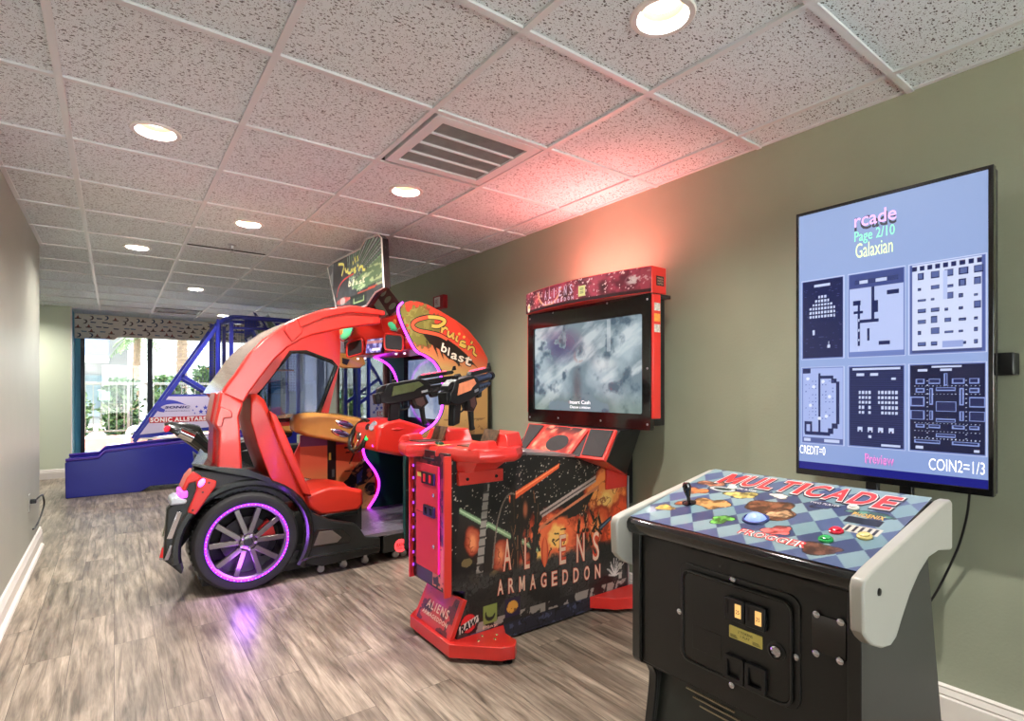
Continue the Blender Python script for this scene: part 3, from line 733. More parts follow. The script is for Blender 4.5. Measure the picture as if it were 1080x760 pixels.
for cx in ((292, 200, 376, 315), (380, 232, 472, 348)):
    (ya, za), (yb2, zb) = Wd((cx[0] + cx[2]) / 2 - 42, (cx[1] + cx[3]) / 2), Wd((cx[0] + cx[2]) / 2 + 46, (cx[1] + cx[3]) / 2)
    zc = (za + zb) / 2; y0, y1 = min(ya, yb2), max(ya, yb2); hh = 0.029
    sl_ = MB().px(rrect(y0, zc - hh, y1, zc + hh, 0.004), XP - 0.014, XP).build('coin_slot', M_black, door, bevel=0.003)
    yl, yr = y1, y0
    MB().box(XP - 0.0155, XP - 0.013, y0 + 0.008, y0 + 0.024, zc - 0.016, zc + 0.018).build('price_insert', M_slot_lit, sl_, bevel=0.0006)
    MB().box(XP - 0.0150, XP - 0.013, y1 - 0.012, y1 - 0.008, zc - 0.012, zc + 0.02).build('coin_opening', M_dark, sl_)
    nb = MB(); pq = Panel((XP - 0.0156, y0 + 0.022, zc - 0.008), (XP - 0.0156, y0 + 0.010, zc - 0.008), (XP - 0.0156, y0 + 0.010, zc + 0.006), (XP - 0.0156, y0 + 0.022, zc + 0.006))
    put_text(nb, '25', pq, 0.1, 0.15, 0.9, 0.85, 0.0004); nb.build('lettering', M_dark, sl_, smooth=0)
(ya, za), (yb2, zb) = Wd(303, 355), Wd(450, 405)
zc = (za + zb) / 2
pl = MB().px(rrect(yb2, zc - 0.0155, ya, zc + 0.0155, 0.002), XP - 0.0022, XP).build('price_plate', mat('yellow_plate', (212, 196, 104), 0.35), door)
pq = Panel((XP - 0.0024, ya, zc - 0.0155), (XP - 0.0024, yb2, zc - 0.0155), (XP - 0.0024, yb2, zc + 0.0155), (XP - 0.0024, ya, zc + 0.0155))
pt_ = MB()
put_text(pt_, '2 TOKENS', pq, 0.28, 0.60, 0.72, 0.80, 0.0005); put_text(pt_, '1 PLAY', pq, 0.36, 0.28, 0.64, 0.48, 0.0005)
for k in range(4):
    for s_ in (0, 1):
        stroke(pt_, pq, [(0.04 + 0.68 * s_, 0.12 + 0.07 * k), (0.28 - 0.02 * k + 0.68 * s_, 0.12 + 0.07 * k)], 0.0009, 0.0005)
pt_.build('lettering', M_dark, pl, smooth=0)
(yl, zl) = Wd(512, 443)
MB().lathe([(0.001, 0.0), (0.022, 0), (0.022, 0.003), (0.017, 0.005), (0.0165, 0.002), (0.001, 0.002)], (XP, yl, zl), (-1, 0, 0), 26).build('lock_collar', M_tmold, door)
lk = MB().lathe([(0.001, 0.0), (0.0125, 0), (0.0125, 0.006), (0.009, 0.008), (0.008, 0.006), (0.001, 0.006)], (XP, yl, zl), (-1, 0, 0), 22)
lk.box(XP - 0.0068, XP - 0.006, yl - 0.0012, yl + 0.0012, zl - 0.004, zl + 0.004)
lk.build('lock', M_chrome, door)
for cx in ((331, 518), (425, 560)):
    y, z = Wd(*cx); hw, hh = 0.026, 0.031
    c_ = MB().px(rrect(y - hw, z - hh, y + hw, z + hh, 0.005), XP - 0.012, XP, 0, holes=[rrect(y - hw + 0.009, z - hh + 0.009, y + hw - 0.009, z + hh - 0.009, 0.002)]).build('return_cup', M_black, door, bevel=0.002)
    MB().hexa([(XP - 0.009, y - hw + 0.009, z + hh - 0.01), (XP - 0.009, y + hw - 0.009, z + hh - 0.01), (XP - 0.002, y + hw - 0.009, z - hh + 0.01), (XP - 0.002, y - hw + 0.009, z - hh + 0.01)],
              [(XP - 0.007, y - hw + 0.009, z + hh - 0.01), (XP - 0.007, y + hw - 0.009, z + hh - 0.01), (XP, y + hw - 0.009, z - hh + 0.01), (XP, y - hw + 0.009, z - hh + 0.01)]).build('flap', M_black, c_)
(ya, za), (yb2, zb) = Wd(140, 305), Wd(266, 520)
MB().box(XP - 0.0012, XP, yb2, ya, zb + 0.022, za - 0.012).build('cover_plate', M_vinyl, door, bevel=0.0006)
for bx_ in ((312, 130), (75, 270), (592, 472), (308, 597)):
    y, z = Wd(*bx_)
    MB().lathe([(0.001, 0), (0.0085, 0), (0.0078, 0.003), (0.005, 0.0048), (0.001, 0.0052)], (XD - 0.004, y, z), (-1, 0, 0), 16).build('door_bolt', M_chrome, door)
(ya, za), (yb2, zb) = Wd(660, 245), Wd(815, 525)
lp = MB().px(rrect(yb2, zb + 0.014, ya, za - 0.014, 0.003), XD - 0.004, XD + 0.002).build('bolt_plate', M_gloss, cab, bevel=0.001)
for bx_ in ((685, 282), (793, 317), (683, 455), (790, 490)):
    y, z = Wd(*bx_)
    b_ = MB().lathe([(0.001, 0), (0.0085, 0), (0.0078, 0.003), (0.005, 0.0048), (0.001, 0.0052)], (XD - 0.004, y, z), (-1, 0, 0), 16).build('plate_bolt', M_chrome, lp)

# ---------------------------------------------------------------- portrait screen on its wall bracket
XT = 2.30
tv = thing('television', (XT + 0.06, 0.80, 0.84), 'tall portrait flat screen showing a page of six game previews', 'screen')
c4 = [on_x(839.5, 500, XT), on_x(1048, 523, XT), on_x(1048, 173.5, XT), on_x(839.5, 225.5, XT)]
ty1 = (c4[0].y + c4[3].y) / 2; ty0 = (c4[1].y + c4[2].y) / 2
tz0 = (c4[0].z + c4[1].z) / 2; tz1 = (c4[2].z + c4[3].z) / 2
bz = 0.014
MB().px([(ty0, tz0), (ty1, tz0), (ty1, tz1), (ty0, tz1)], XT, XT + 0.03, 0, holes=[[(ty0 + bz, tz0 + 0.024), (ty1 - 0.010, tz0 + 0.024), (ty1 - 0.010, tz1 - 0.012), (ty0 + bz, tz1 - 0.012)]]).build('bezel', M_gloss, tv, bevel=0.002)
MB().box(XT + 0.008, XT + 0.062, ty0 + 0.002, ty1 - 0.004, tz0 + 0.004, tz1 - 0.004).build('back_shell', M_black, tv, bevel=0.004)
MB().hexa([(XT + 0.062, ty0 + 0.06, tz0 + 0.1), (XT + 0.062, ty1 - 0.06, tz0 + 0.1), (XT + 0.062, ty1 - 0.06, tz1 - 0.1), (XT + 0.062, ty0 + 0.06, tz1 - 0.1)],
          [(XT + 0.085, ty0 + 0.1, tz0 + 0.14), (XT + 0.085, ty1 - 0.1, tz0 + 0.14), (XT + 0.085, ty1 - 0.1, tz1 - 0.14), (XT + 0.085, ty0 + 0.1, tz1 - 0.14)]).build('rear_housing', M_black, tv, bevel=0.004)
scr = Panel((XT + 0.007, ty1 - 0.010, tz0 + 0.024), (XT + 0.007, ty0 + bz, tz0 + 0.024), (XT + 0.007, ty0 + bz, tz1 - 0.012), (XT + 0.007, ty1 - 0.010, tz1 - 0.012))
cv = Canvas(1.0, 1.0, 300, (140, 162, 214)); cv.ny
cv = Canvas(scr.w, scr.h, 300, (140, 162, 214))
sw, sh = scr.w, scr.h
cv.fill(np.ones(cv.X.shape, bool), (166, 186, 224), 0.5 * cv.Y / sh)
cv.fill(cv.Y < 0.028 * sh, (24, 24, 120), 0.9)
INK = (38, 46, 92); PALE = (196, 208, 244)
def thumb(u0, v0, u1, v1, bgc):
    x0, y0, x1, y1 = u0 * sw, v0 * sh, u1 * sw, v1 * sh
    cv.fill(cv.rect(x0 - 0.006, y0 - 0.006, x1 + 0.006, y1 + 0.006), PALE); cv.fill(cv.rect(x0 - 0.003, y0 - 0.003, x1 + 0.003, y1 + 0.003), (110, 128, 190)); cv.fill(cv.rect(x0, y0, x1, y1), bgc)
    return lambda a, b_: (x0 + (x1 - x0) * a, y0 + (y1 - y0) * b_)
def blk(T, a0, b0, a1, b1, rgb):
    p, q = T(a0, b0), T(a1, b1); cv.fill(cv.rect(p[0], p[1], q[0], q[1]), rgb)
cols = [(0.025, 0.275), (0.315, 0.612), (0.645, 0.985)]
rows = [(0.435, 0.735), (0.105, 0.395)]
rngt = random.Random(4)
# first: rising ranks of little lights on a dark sky
T = thumb(cols[0][0], rows[0][0], cols[0][1], rows[0][1], (36, 42, 84))
for r_ in range(6):
    n_ = 9 - max(0, r_ - 2) * 2
    for k in range(n_):
        a_ = 0.5 + (k - (n_ - 1) / 2) * 0.075; blk(T, a_ - 0.025, 0.52 + 0.05 * r_, a_ + 0.022, 0.55 + 0.05 * r_, PALE)
for k in range(70):
    a_, b_ = rngt.uniform(0.03, 0.93), rngt.uniform(0.04, 0.95); blk(T, a_, b_, a_ + rngt.uniform(0.02, 0.06), b_ + 0.006, (76, 88, 140))
blk(T, 0.3, 0.92, 0.7, 0.95, PALE); blk(T, 0.63, 0.12, 0.70, 0.16, PALE); blk(T, 0.26, 0.30, 0.31, 0.36, PALE); blk(T, 0.66, 0.16, 0.675, 0.21, PALE)
# second: tunnels on pale ground
T = thumb(cols[1][0], rows[0][0], cols[1][1], rows[0][1], (182, 196, 240))
blk(T, 0, 0.83, 1, 1, (70, 82, 140)); blk(T, 0.1, 0.87, 0.9, 0.93, (60, 70, 120)); blk(T, 0.2, 0.88, 0.35, 0.92, PALE); blk(T, 0.5, 0.88, 0.7, 0.92, PALE)
for a_ in ((0.42, 0.42, 0.48, 0.83), (0.16, 0.12, 0.21, 0.62), (0.16, 0.40, 0.55, 0.44), (0.48, 0.52, 0.54, 0.66), (0.07, 0.62, 0.22, 0.68), (0.34, 0.18, 0.39, 0.33), (0.56, 0.12, 0.76, 0.17), (0.70, 0.71, 0.92, 0.76), (0.08, 0.52, 0.26, 0.55)): blk(T, *a_, INK)
for a_ in ((0.18, 0.12, 0.21, 0.62),): pass
for k in range(4): blk(T, 0.17, 0.06 + 0.12 * k, 0.20, 0.09 + 0.12 * k, PALE)
blk(T, 0, 0, 1, 0.05, (110, 128, 190))
# third: a street grid with dark windows
T = thumb(cols[2][0], rows[0][0], cols[2][1], rows[0][1], (206, 216, 248))
for k in range(9): blk(T, 0.02 + 0.11 * k, 0.93, 0.09 + 0.11 * k, 0.985, INK)
blk(T, 0, 0.0, 1, 0.035, (70, 80, 130)); blk(T, 0, 0.0, 0.03, 1, (84, 98, 160)); blk(T, 0.965, 0.0, 1, 1, (84, 98, 160))
for r_ in range(7):
    for k in range(5):
        w_, h_ = rngt.choice([0.09, 0.12, 0.05]), rngt.choice([0.03, 0.045, 0.075]); a_, b_ = 0.10 + 0.19 * k, 0.08 + 0.125 * r_
        blk(T, a_, b_, a_ + w_, b_ + h_, INK); blk(T, a_ + 0.012, b_ + 0.008, a_ + w_ - 0.012, b_ + h_ - 0.008, (92, 106, 160))
blk(T, 0.45, 0.05, 0.72, 0.12, (150, 166, 220)); blk(T, 0.46, 0.58, 0.52, 0.90, (182, 196, 240))
# fourth: a ring road with dots
T = thumb(cols[0][0], rows[1][0], cols[0][1], rows[1][1], (164, 180, 232))
for a_ in ((0.40, 0.12, 0.46, 0.93), (0.40, 0.86, 0.78, 0.90), (0.72, 0.80, 0.86, 0.86), (0.84, 0.26, 0.92, 0.82), (0.74, 0.20, 0.88, 0.27), (0.64, 0.13, 0.78, 0.20), (0.05, 0.10, 0.70, 0.15), (0.04, 0.12, 0.10, 0.28), (0.04, 0.24, 0.24, 0.28), (0.19, 0.14, 0.24, 0.26), (0, 0.93, 0.2, 1)): blk(T, *a_, INK)
for r_ in range(12):
    for k in range(9):
        if rngt.random() < 0.55 and not 3 < k < 5: blk(T, 0.07 + 0.085 * k, 0.32 + 0.045 * r_, 0.095 + 0.085 * k, 0.335 + 0.045 * r_, (90, 104, 170))
for a_, b_ in ((0.13, 0.86), (0.28, 0.75), (0.52, 0.82), (0.2, 0.5), (0.6, 0.36), (0.68, 0.62), (0.43, 0.33)):
    p = T(a_, b_); cv.fill(cv.disc(p[0], p[1], 0.0065), (224, 232, 255))
blk(T, 0, 0, 1, 0.07, (84, 96, 150)); blk(T, 0.03, 0.015, 0.2, 0.055, PALE); blk(T, 0.55, 0.015, 0.93, 0.055, PALE)
# fifth: rows of blocks over four shields
T = thumb(cols[1][0], rows[1][0], cols[1][1], rows[1][1], (34, 40, 82))
for k in range(40): blk(T, 0.02, 0.02 + 0.0245 * k, 0.98, 0.026 + 0.0245 * k, (54, 62, 112))
for r_ in range(5):
    for k in range(11):
        if k == 4 or (r_ < 2 and k in (2, 5)): continue
        a_, b_ = 0.18 + 0.062 * k + (0.05 if k > 4 else 0), 0.41 + 0.062 * r_; blk(T, a_, b_, a_ + 0.042, b_ + 0.036, PALE)
for k in range(4): blk(T, 0.16 + 0.19 * k, 0.185, 0.25 + 0.19 * k, 0.24, PALE); blk(T, 0.185 + 0.19 * k, 0.185, 0.225 + 0.19 * k, 0.205, (34, 40, 82))
blk(T, 0.06, 0.955, 0.94, 0.985, PALE); blk(T, 0.14, 0.885, 0.28, 0.915, PALE); blk(T, 0.40, 0.885, 0.54, 0.915, PALE); blk(T, 0.78, 0.83, 0.86, 0.86, PALE); blk(T, 0.36, 0.11, 0.42, 0.14, PALE); blk(T, 0.6, 0.015, 0.94, 0.04, PALE)
# sixth: a plain walled maze
T = thumb(cols[2][0], rows[1][0], cols[2][1], rows[1][1], (28, 32, 66))
def wallbox(a0, b0, a1, b1):
    blk(T, a0, b0, a1, b1, (134, 152, 214)); blk(T, a0 + 0.014, b0 + 0.010, a1 - 0.014, b1 - 0.010, (40, 46, 90))
for a_ in ((0.08, 0.78, 0.20, 0.84), (0.26, 0.78, 0.42, 0.84), (0.58, 0.78, 0.74, 0.84), (0.80, 0.78, 0.93, 0.84), (0.47, 0.76, 0.52, 0.90), (0.08, 0.68, 0.20, 0.73), (0.80, 0.68, 0.93, 0.73), (0.27, 0.54, 0.32, 0.73), (0.68, 0.54, 0.73, 0.73), (0.36, 0.70, 0.63, 0.74), (0.0, 0.52, 0.20, 0.63), (0.80, 0.52, 1.0, 0.63), (0.36, 0.46, 0.64, 0.58), (0.0, 0.36, 0.20, 0.47), (0.80, 0.36, 1.0, 0.47), (0.27, 0.36, 0.32, 0.47), (0.68, 0.36, 0.73, 0.47), (0.36, 0.34, 0.63, 0.38), (0.08, 0.27, 0.20, 0.31), (0.26, 0.27, 0.42, 0.31), (0.58, 0.27, 0.74, 0.31), (0.80, 0.27, 0.93, 0.31), (0.36, 0.17, 0.63, 0.21), (0.06, 0.09, 0.42, 0.13), (0.58, 0.09, 0.93, 0.13)): wallbox(*a_)
for k in range(18):
    for b_ in (0.75, 0.655, 0.32, 0.23, 0.145): blk(T, 0.06 + 0.051 * k, b_, 0.072 + 0.051 * k, b_ + 0.009, PALE)
for k in range(14):
    for a_ in (0.235, 0.755): blk(T, a_, 0.16 + 0.05 * k, a_ + 0.014, 0.168 + 0.05 * k, PALE)
blk(T, 0.0, 0.895, 1.0, 0.90, (134, 152, 214)); blk(T, 0.1, 0.925, 0.24, 0.95, PALE); blk(T, 0.42, 0.925, 0.58, 0.95, PALE); blk(T, 0.3, 0.965, 0.7, 0.985, PALE); blk(T, 0.08, 0.02, 0.18, 0.055, PALE); blk(T, 0.86, 0.02, 0.93, 0.05, PALE)
M_scr = art_mat('lit_screen', 0.12, 0.0, emit=0.58, base=0.12)
cv.mesh('screen', scr, M_scr, tv, 0.0)
def glow(n_, rgb, s_=1.0): return mat(n_, rgb, 0.5, emit=rgb, estr=s_)
INKS = [glow('text_black', (20, 22, 40), 0.3), glow('text_mint', (110, 222, 160), 0.6), glow('text_lime', (196, 230, 150), 0.6), glow('text_violet', (196, 150, 226), 0.6), glow('text_white', (236, 236, 240), 0.6), glow('text_pink', (190, 110, 170), 0.7), glow('text_plum', (150, 90, 150), 0.6)]
def T2(s_, u0, v0, u1, v1, m_, **k):
    tx = MB(); put_text(tx, s_, scr, u0, v0, u1, v1, 0.0006 + 0.0002 * m_, 0, **k); tx.build('screen_text', INKS[m_], tv, smooth=0)
T2('1Cade', 0.345, 0.895, 0.575, 0.945, 0, bold=0.02); T2('rcade', 0.345, 0.908, 0.575, 0.958, 3, bold=0.01)
T2('Page 2/10', 0.345, 0.845, 0.565, 0.893, 1); T2('Galaxian', 0.352, 0.795, 0.555, 0.848, 2)
T2('CREDIT=0', 0.005, 0.058, 0.17, 0.092, 4); T2('COIN2=1/3', 0.735, 0.043, 0.985, 0.082, 4)
T2('Preview', 0.405, 0.046, 0.56, 0.080, 5); T2('Friview', 0.410, 0.042, 0.563, 0.077, 6)
MB().box(XT + 0.085, XR - 0.002, 0.62, 0.98, 1.28, 1.62).build('wall_bracket', M_black, tv, bevel=0.004)
br = MB()
p = on_x(1060, 361, 2.44)
br.box(2.40, XR - 0.002, p.y - 0.03, 0.62, 1.27, 1.345)
br.build('bracket_arm', M_black, tv, bevel=0.004)
for (a_, b_) in ((928, 912), (964, 948)):
    q0 = on_x((a_ + b_) / 2, 515, XT + 0.04)
    MB().box(XT + 0.03, XT + 0.06, q0.y - 0.02, q0.y + 0.02, 0.55, tz0 + 0.06).build('support_post', M_black, tv, bevel=0.003)
MB().box(XT + 0.03, XR - 0.002, 0.72, 0.98, 0.50, 0.56).build('post_rail', M_black, tv, bevel=0.003)
kc = thing('power_cord', (2.40, 0.52, 0.8), 'thin black cord hanging from the tall portrait screen down the wall', 'power cord')
MB().tube(smooth_line([(XT + 0.07, 0.56, tz0 - 0.003), (2.41, 0.58, 0.76), (2.44, 0.62, 0.62), (2.455, 0.70, 0.42), (2.455, 0.80, 0.27)]), 0.004, 8).build('flex', M_black, kc)
# ================================================================ two-player shooting machine
M_red = mat('gloss_red', (206, 44, 38), 0.28, coat=0.35, noise=0.04, nscale=6)
M_redmold = mat('red_edge_trim', (204, 52, 42), 0.35)
M_purple = mat('purple_led', (120, 40, 255), 0.4, emit=(150, 50, 255), estr=30.0)
sm_ = thing('shooting_game', (1.75, 2.30, 0), 'red and black two-gun shooting cabinet with a big screen and space battle artwork', 'arcade game')
YC = 2.305
SN, SF = 2.13, 2.48                 # near and far faces of the slim body
# body slab (x, z)
body = [(1.250, 0.06), (1.50, 0.012), (2.40, 0.012), (2.40, 0.74), (2.34, 0.73), (2.05, 0.845), (1.66, 0.895), (1.27, 0.905), (1.235, 0.31), (1.305, 0.29)]
MB().py(body, SN, SF).build('cabinet_body', mat('body_black', (20, 18, 18), 0.4), sm_, bevel=0.003)
# printed side: generic space battle
x0, x1, z0, z1 = 1.215, 2.40, 0.012, 0.905
pn = Panel((x0, SN, z0), (x1, SN, z0), (x1, SN, z1), (x0, SN, z1))
cv = Canvas(x1 - x0, z1 - z0, 330, (18, 16, 18))
W, H = cv.W, cv.H; X, Y = cv.X, cv.Y
n1 = cv.noise(5, 1, 5); n2 = cv.noise(16, 2, 5); n3 = cv.noise(40, 3, 3)
# starry dark sky
sky = Y > 0.46
cv.fill(sky, (18, 15, 17)); cv.fill(np.clip((n1 - 0.48) * 4, 0, 1) * sky * cv.disc(0.45, 0.78, 0.26, 0.16, 1.0), (148, 122, 132))
cv.fill((cv.noise(110, 77, 1) > 0.90) & (Y > 0.46), (226, 206, 190), 0.9)
rng = np.random.RandomState(5)
for _ in range(70):
    cv.fill(cv.disc(rng.uniform(0.3, 1.1), rng.uniform(0.55, 0.88), rng.uniform(0.0015, 0.0035)), (236, 220, 206), 0.9)
# fire cloud on the right, glow in the middle
def fire(cx, cy, rx, ry, seed, hot, mid, a=1.0):
    n = cv.noise(12, seed, 5); d = np.hypot((X - cx) / rx, (Y - cy) / ry) + (n - 0.5) * 1.1
    cv.fill(np.clip((1.08 - d) * 5, 0, 1) * a, (140, 38, 20)); cv.fill(np.clip((0.92 - d) * 4, 0, 1) * a, mid); cv.fill(np.clip((0.55 - d) * 3, 0, 1) * a, hot)
    cv.fill((np.abs(n - 0.5) < 0.02) & (d < 0.9), (120, 40, 20), 0.6)
fire(1.02, 0.60, 0.17, 0.17, 21, (250, 206, 120), (238, 140, 70))
fire(1.10, 0.42, 0.16, 0.18, 22, (236, 104, 50), (212, 76, 40)); fire(0.93, 0.46, 0.10, 0.12, 24, (244, 150, 84), (216, 84, 44))
fire(0.62, 0.42, 0.24, 0.17, 23, (255, 206, 112), (236, 110, 66))
cv.fill(cv.disc(0.56, 0.36, 0.10, 0.06, 0.8), (252, 220, 120))
# long beams across the sky
cv.fill(cv.poly([(0.34, 0.655), (0.66, 0.80), (0.665, 0.825), (0.335, 0.69)]), (226, 86, 44)); cv.fill(cv.poly([(0.335, 0.672), (0.66, 0.812), (0.66, 0.818), (0.335, 0.682)]), (250, 150, 96))
cv.fill(cv.poly([(0.53, 0.55), (0.93, 0.70), (0.93, 0.735), (0.53, 0.585)]), (176, 156, 148)); cv.fill(cv.poly([(0.53, 0.562), (0.93, 0.712), (0.93, 0.72), (0.53, 0.572)]), (70, 60, 60))
cv.fill(cv.poly([(0.53, 0.49), (0.95, 0.66), (0.95, 0.68), (0.53, 0.515)]), (206, 120, 84))
cv.fill(cv.poly([(0.56, 0.515), (0.92, 0.65), (0.86, 0.57), (0.78, 0.53)]), (30, 24, 24))
# slanted hull plates at the left with pale green light strips
for k in range(3):
    xx = 0.075 + 0.155 * k; zz = 0.625 - 0.085 * k
    cv.fill(cv.poly([(xx - 0.02, zz + 0.02), (xx + 0.13, zz - 0.075), (xx + 0.10, zz - 0.24), (xx - 0.04, zz - 0.20)]), (34, 26, 24))
    cv.fill(cv.poly([(xx - 0.02, zz + 0.02), (xx + 0.135, zz - 0.075), (xx + 0.135, zz - 0.047), (xx - 0.02, zz + 0.045)]), (128, 158, 118))
    cv.fill(cv.poly([(xx - 0.02, zz + 0.03), (xx + 0.135, zz - 0.064), (xx + 0.135, zz - 0.058), (xx - 0.02, zz + 0.036)]), (196, 216, 176))
    fire(xx + 0.05, zz - 0.13, 0.045, 0.075, 30 + k, (240, 150, 100), (190, 90, 60), 0.9)
    cv.fill(cv.disc(xx + 0.02, zz - 0.215, 0.03, 0.02), (116, 96, 62))
# more bright specks and struts
for _ in range(60): cv.fill(cv.disc(rng.uniform(0.25, 1.0), rng.uniform(0.5, 0.86), rng.uniform(0.001, 0.003)), (240, 226, 206), 0.8)
# pale ladder strip down the left
lad = cv.poly([(0.135, 0.25), (0.175, 0.25), (0.225, 0.80), (0.195, 0.80)])
cv.fill(lad, (150, 142, 134)); cv.fill(lad & (np.sin(Y * 150) > 0.8), (60, 52, 50)); cv.fill(lad & (n2 < 0.42), (40, 34, 34))
cv.fill(cv.poly([(0.105, 0.105), (0.15, 0.105), (0.175, 0.25), (0.135, 0.25)]), (176, 168, 160))
# dark column of twisted wreckage in the centre: pipes and struts
for k in range(24):
    a_ = rng.uniform(0.33, 0.56); b_ = rng.uniform(0.30, 0.62)
    c_, d_ = a_ + rng.uniform(-0.05, 0.05), b_ + rng.uniform(-0.2, 0.2)
    cv.fill(cv.line((a_, b_), (c_, d_), rng.uniform(0.016, 0.034)), (24, 18, 17)); cv.fill(cv.line((a_ + 0.004, b_), (c_ + 0.004, d_), 0.004), rng.choice([96, 150, 62]) * np.array([1.0, 0.66, 0.46]))
cv.fill(cv.disc(0.43, 0.60, 0.040, 0.075), (30, 20, 18)); cv.fill(cv.disc(0.437, 0.61, 0.020, 0.055, 0.6), (160, 88, 58))
for p_ in ([(0.24, 0.36), (0.255, 0.50), (0.27, 0.58), (0.30, 0.66), (0.34, 0.70), (0.37, 0.695)],):
    q_ = smooth_line(p_, 5)
    for i in range(len(q_) - 1): cv.fill(cv.line(q_[i], q_[i + 1], 0.008), (122, 106, 96))
d_ = np.hypot((X - 0.645) / 0.13, (Y - 0.43) / 0.11) + (n2 - 0.5) * 0.9
cv.fill(np.clip((1.0 - d_) * 4, 0, 1), (232, 104, 60)); cv.fill(np.clip((0.62 - d_) * 4, 0, 1), (252, 196, 108))
# small far debris in the glow
for k in range(9):
    a_, b_ = rng.uniform(0.60, 0.70), rng.uniform(0.37, 0.48); cv.fill(cv.line((a_, b_), (a_ + rng.uniform(-0.04, 0.04), b_ + rng.uniform(-0.05, 0.05)), 0.008), (40, 16, 12))
for k in range(22):
    a_, b_ = rng.uniform(0.80, 0.96), rng.uniform(0.34, 0.56); cv.fill(cv.line((a_, b_), (a_ + rng.uniform(-0.05, 0.05), b_ + rng.uniform(-0.08, 0.08)), rng.uniform(0.008, 0.022)), (26, 18, 16)); cv.fill(cv.line((a_, b_), (a_ + 0.01, b_ + 0.03), 0.004), (196, 132, 84))
cv.fill(cv.poly([(0.96, 0.42), (1.05, 0.47), (1.06, 0.50), (0.95, 0.45)]), (34, 40, 48)); cv.fill(cv.poly([(0.965, 0.432), (1.045, 0.475), (1.05, 0.485), (0.96, 0.442)]), (80, 110, 136))
# cracked stone ground
gm = np.clip((0.36 - Y + 0.06 * (n2 - 0.5)) * 30, 0, 1)
cell = np.abs(cv.noise(26, 8, 2) - 0.5); cell2 = np.abs(cv.noise(34, 9, 2, 1.4) - 0.5)
tone = 34 + 34 * cv.noise(22, 10, 4)
cv.C = cv.C * (1 - gm[..., None]) + gm[..., None] * np.stack([tone, tone * 0.95, tone * 0.94], -1)
cv.fill(gm * ((cell < 0.026) | (cell2 < 0.024)), (6, 5, 6)); cv.fill(gm * ((np.abs(cell - 0.045) < 0.012) & (n3 > 0.45)), (86, 82, 82), 0.6); cv.fill(gm * (n1 < 0.40), (14, 13, 14), 0.6)
cv.fill(gm * np.clip((0.32 - X) * 3, 0, 1) * (n2 > 0.55), (74, 56, 44), 0.5)
# pale torn band and dark blue strip along the bottom edge
bl = 0.045 + 0.13 * (X / W) * 0.0
band = (Y > 0.075) & (Y < 0.118) & (X > 0.10)
cv.fill(band, (150, 140, 132)); cv.fill(band & ((n2 < 0.5) | (np.sin(X * 60 + n1 * 12) > 0.86)), (34, 30, 32))
cv.fill(Y < 0.075, (36, 36, 50)); cv.fill((Y < 0.075) & (cell < 0.04), (10, 10, 14)); cv.fill((Y < 0.075) & (n3 > 0.64), (84, 92, 126), 0.7)
# burst of white chips at the right foot
for k in range(26):
    t = rng.uniform(0, PI); r_ = rng.uniform(0.02, 0.10); cv.fill(cv.line((1.08, 0.15), (1.08 + r_ * math.cos(t), 0.15 + r_ * math.sin(t)), 0.006), (206, 196, 190), 0.85)
cv.fill(cv.poly([(1.115, 0.10), (1.14, 0.10), (1.14, 0.42), (1.115, 0.40)]), (168, 160, 150)); cv.fill(cv.poly([(1.115, 0.10), (1.14, 0.10), (1.14, 0.42), (1.115, 0.40)]) & (np.sin(Y * 120) > 0.6), (60, 54, 50))
# round badges near the floor
def badge(cx, cz, r_, rgb, edge): cv.fill(cv.disc(cx, cz, r_ * 1.12), edge); cv.fill(cv.disc(cx, cz, r_), rgb)
badge(0.105, 0.128, 0.042, (206, 36, 40), (40, 20, 22)); cv.fill(cv.poly([(0.052, 0.122), (0.155, 0.155), (0.162, 0.125), (0.058, 0.088)]), (214, 206, 196))
cv.fill(cv.rect(0.185, 0.10, 0.265, 0.185), (128, 140, 72)); cv.fill(cv.disc(0.225, 0.14, 0.030), (24, 24, 26)); cv.fill(cv.disc(0.228, 0.154, 0.026), (128, 140, 72))
cv.fill(cv.rect(0.31, 0.10, 0.405, 0.19), (42, 30, 58)); cv.fill(cv.disc(0.357, 0.145, 0.034, 0.030), (214, 152, 62)); cv.fill(cv.disc(0.357, 0.145, 0.034, 0.030) & (n3 > 0.52), (120, 74, 36))
keep = cv.poly([(0.035, 0.045), (0.28, 0.0), (W, 0.0), (W, 0.728), (1.13, 0.715), (0.83, 0.835), (0.44, 0.885), (0.0, H), (0.0, 0.30), (0.088, 0.28)])
M_print = art_mat('printed_vinyl', 0.3, 0.25)
cv.mesh('side_artwork', pn, M_print, sm_, 0.0015, keep)
# title on the side (z measured from pixels)
M_ink_bone = mat('ink_bone', (226, 190, 166), 0.4); M_ink_glow = mat('ink_orange', (198, 66, 40), 0.4)
def span(p0, p1): # pixel box -> panel u,v box on the side plane
    a_ = on_y(*p0, SN); b_ = on_y(*p1, SN); return (a_.x - x0) / W, (a_.z - z0) / H, (b_.x - x0) / W, (b_.z - z0) / H
tt = MB()
boxes = []
s5 = 977 / 180
Z2 = lambda a_, b_: (490 + a_ / s5, 480 + b_ / s5)
letters = [('A', (220, 662), (265, 475)), ('L', (342, 650), (370, 467)), ('E', (542, 625), (578, 450)), ('N', (640, 612), (684, 442)), ('S', (732, 605), (768, 432))]
for ch, p0, p1 in letters:
    u0, v0, u1, v1 = span(Z2(*p0), Z2(*p1)); v0, v1 = 0.286 if False else v0, v1
    put_text(tt, ch, pn, u0 - 0.002, v0 - 0.003, u1 + 0.002, v1 + 0.003, 0.0022, 1, 0, 0.05)
    put_text(tt, ch, pn, u0, v0, u1, v1, 0.003, 0, 0, 0.0)
u0, v0, u1, v1 = span(Z2(440, 645), Z2(474, 460)); uc = (u0 + u1) / 2
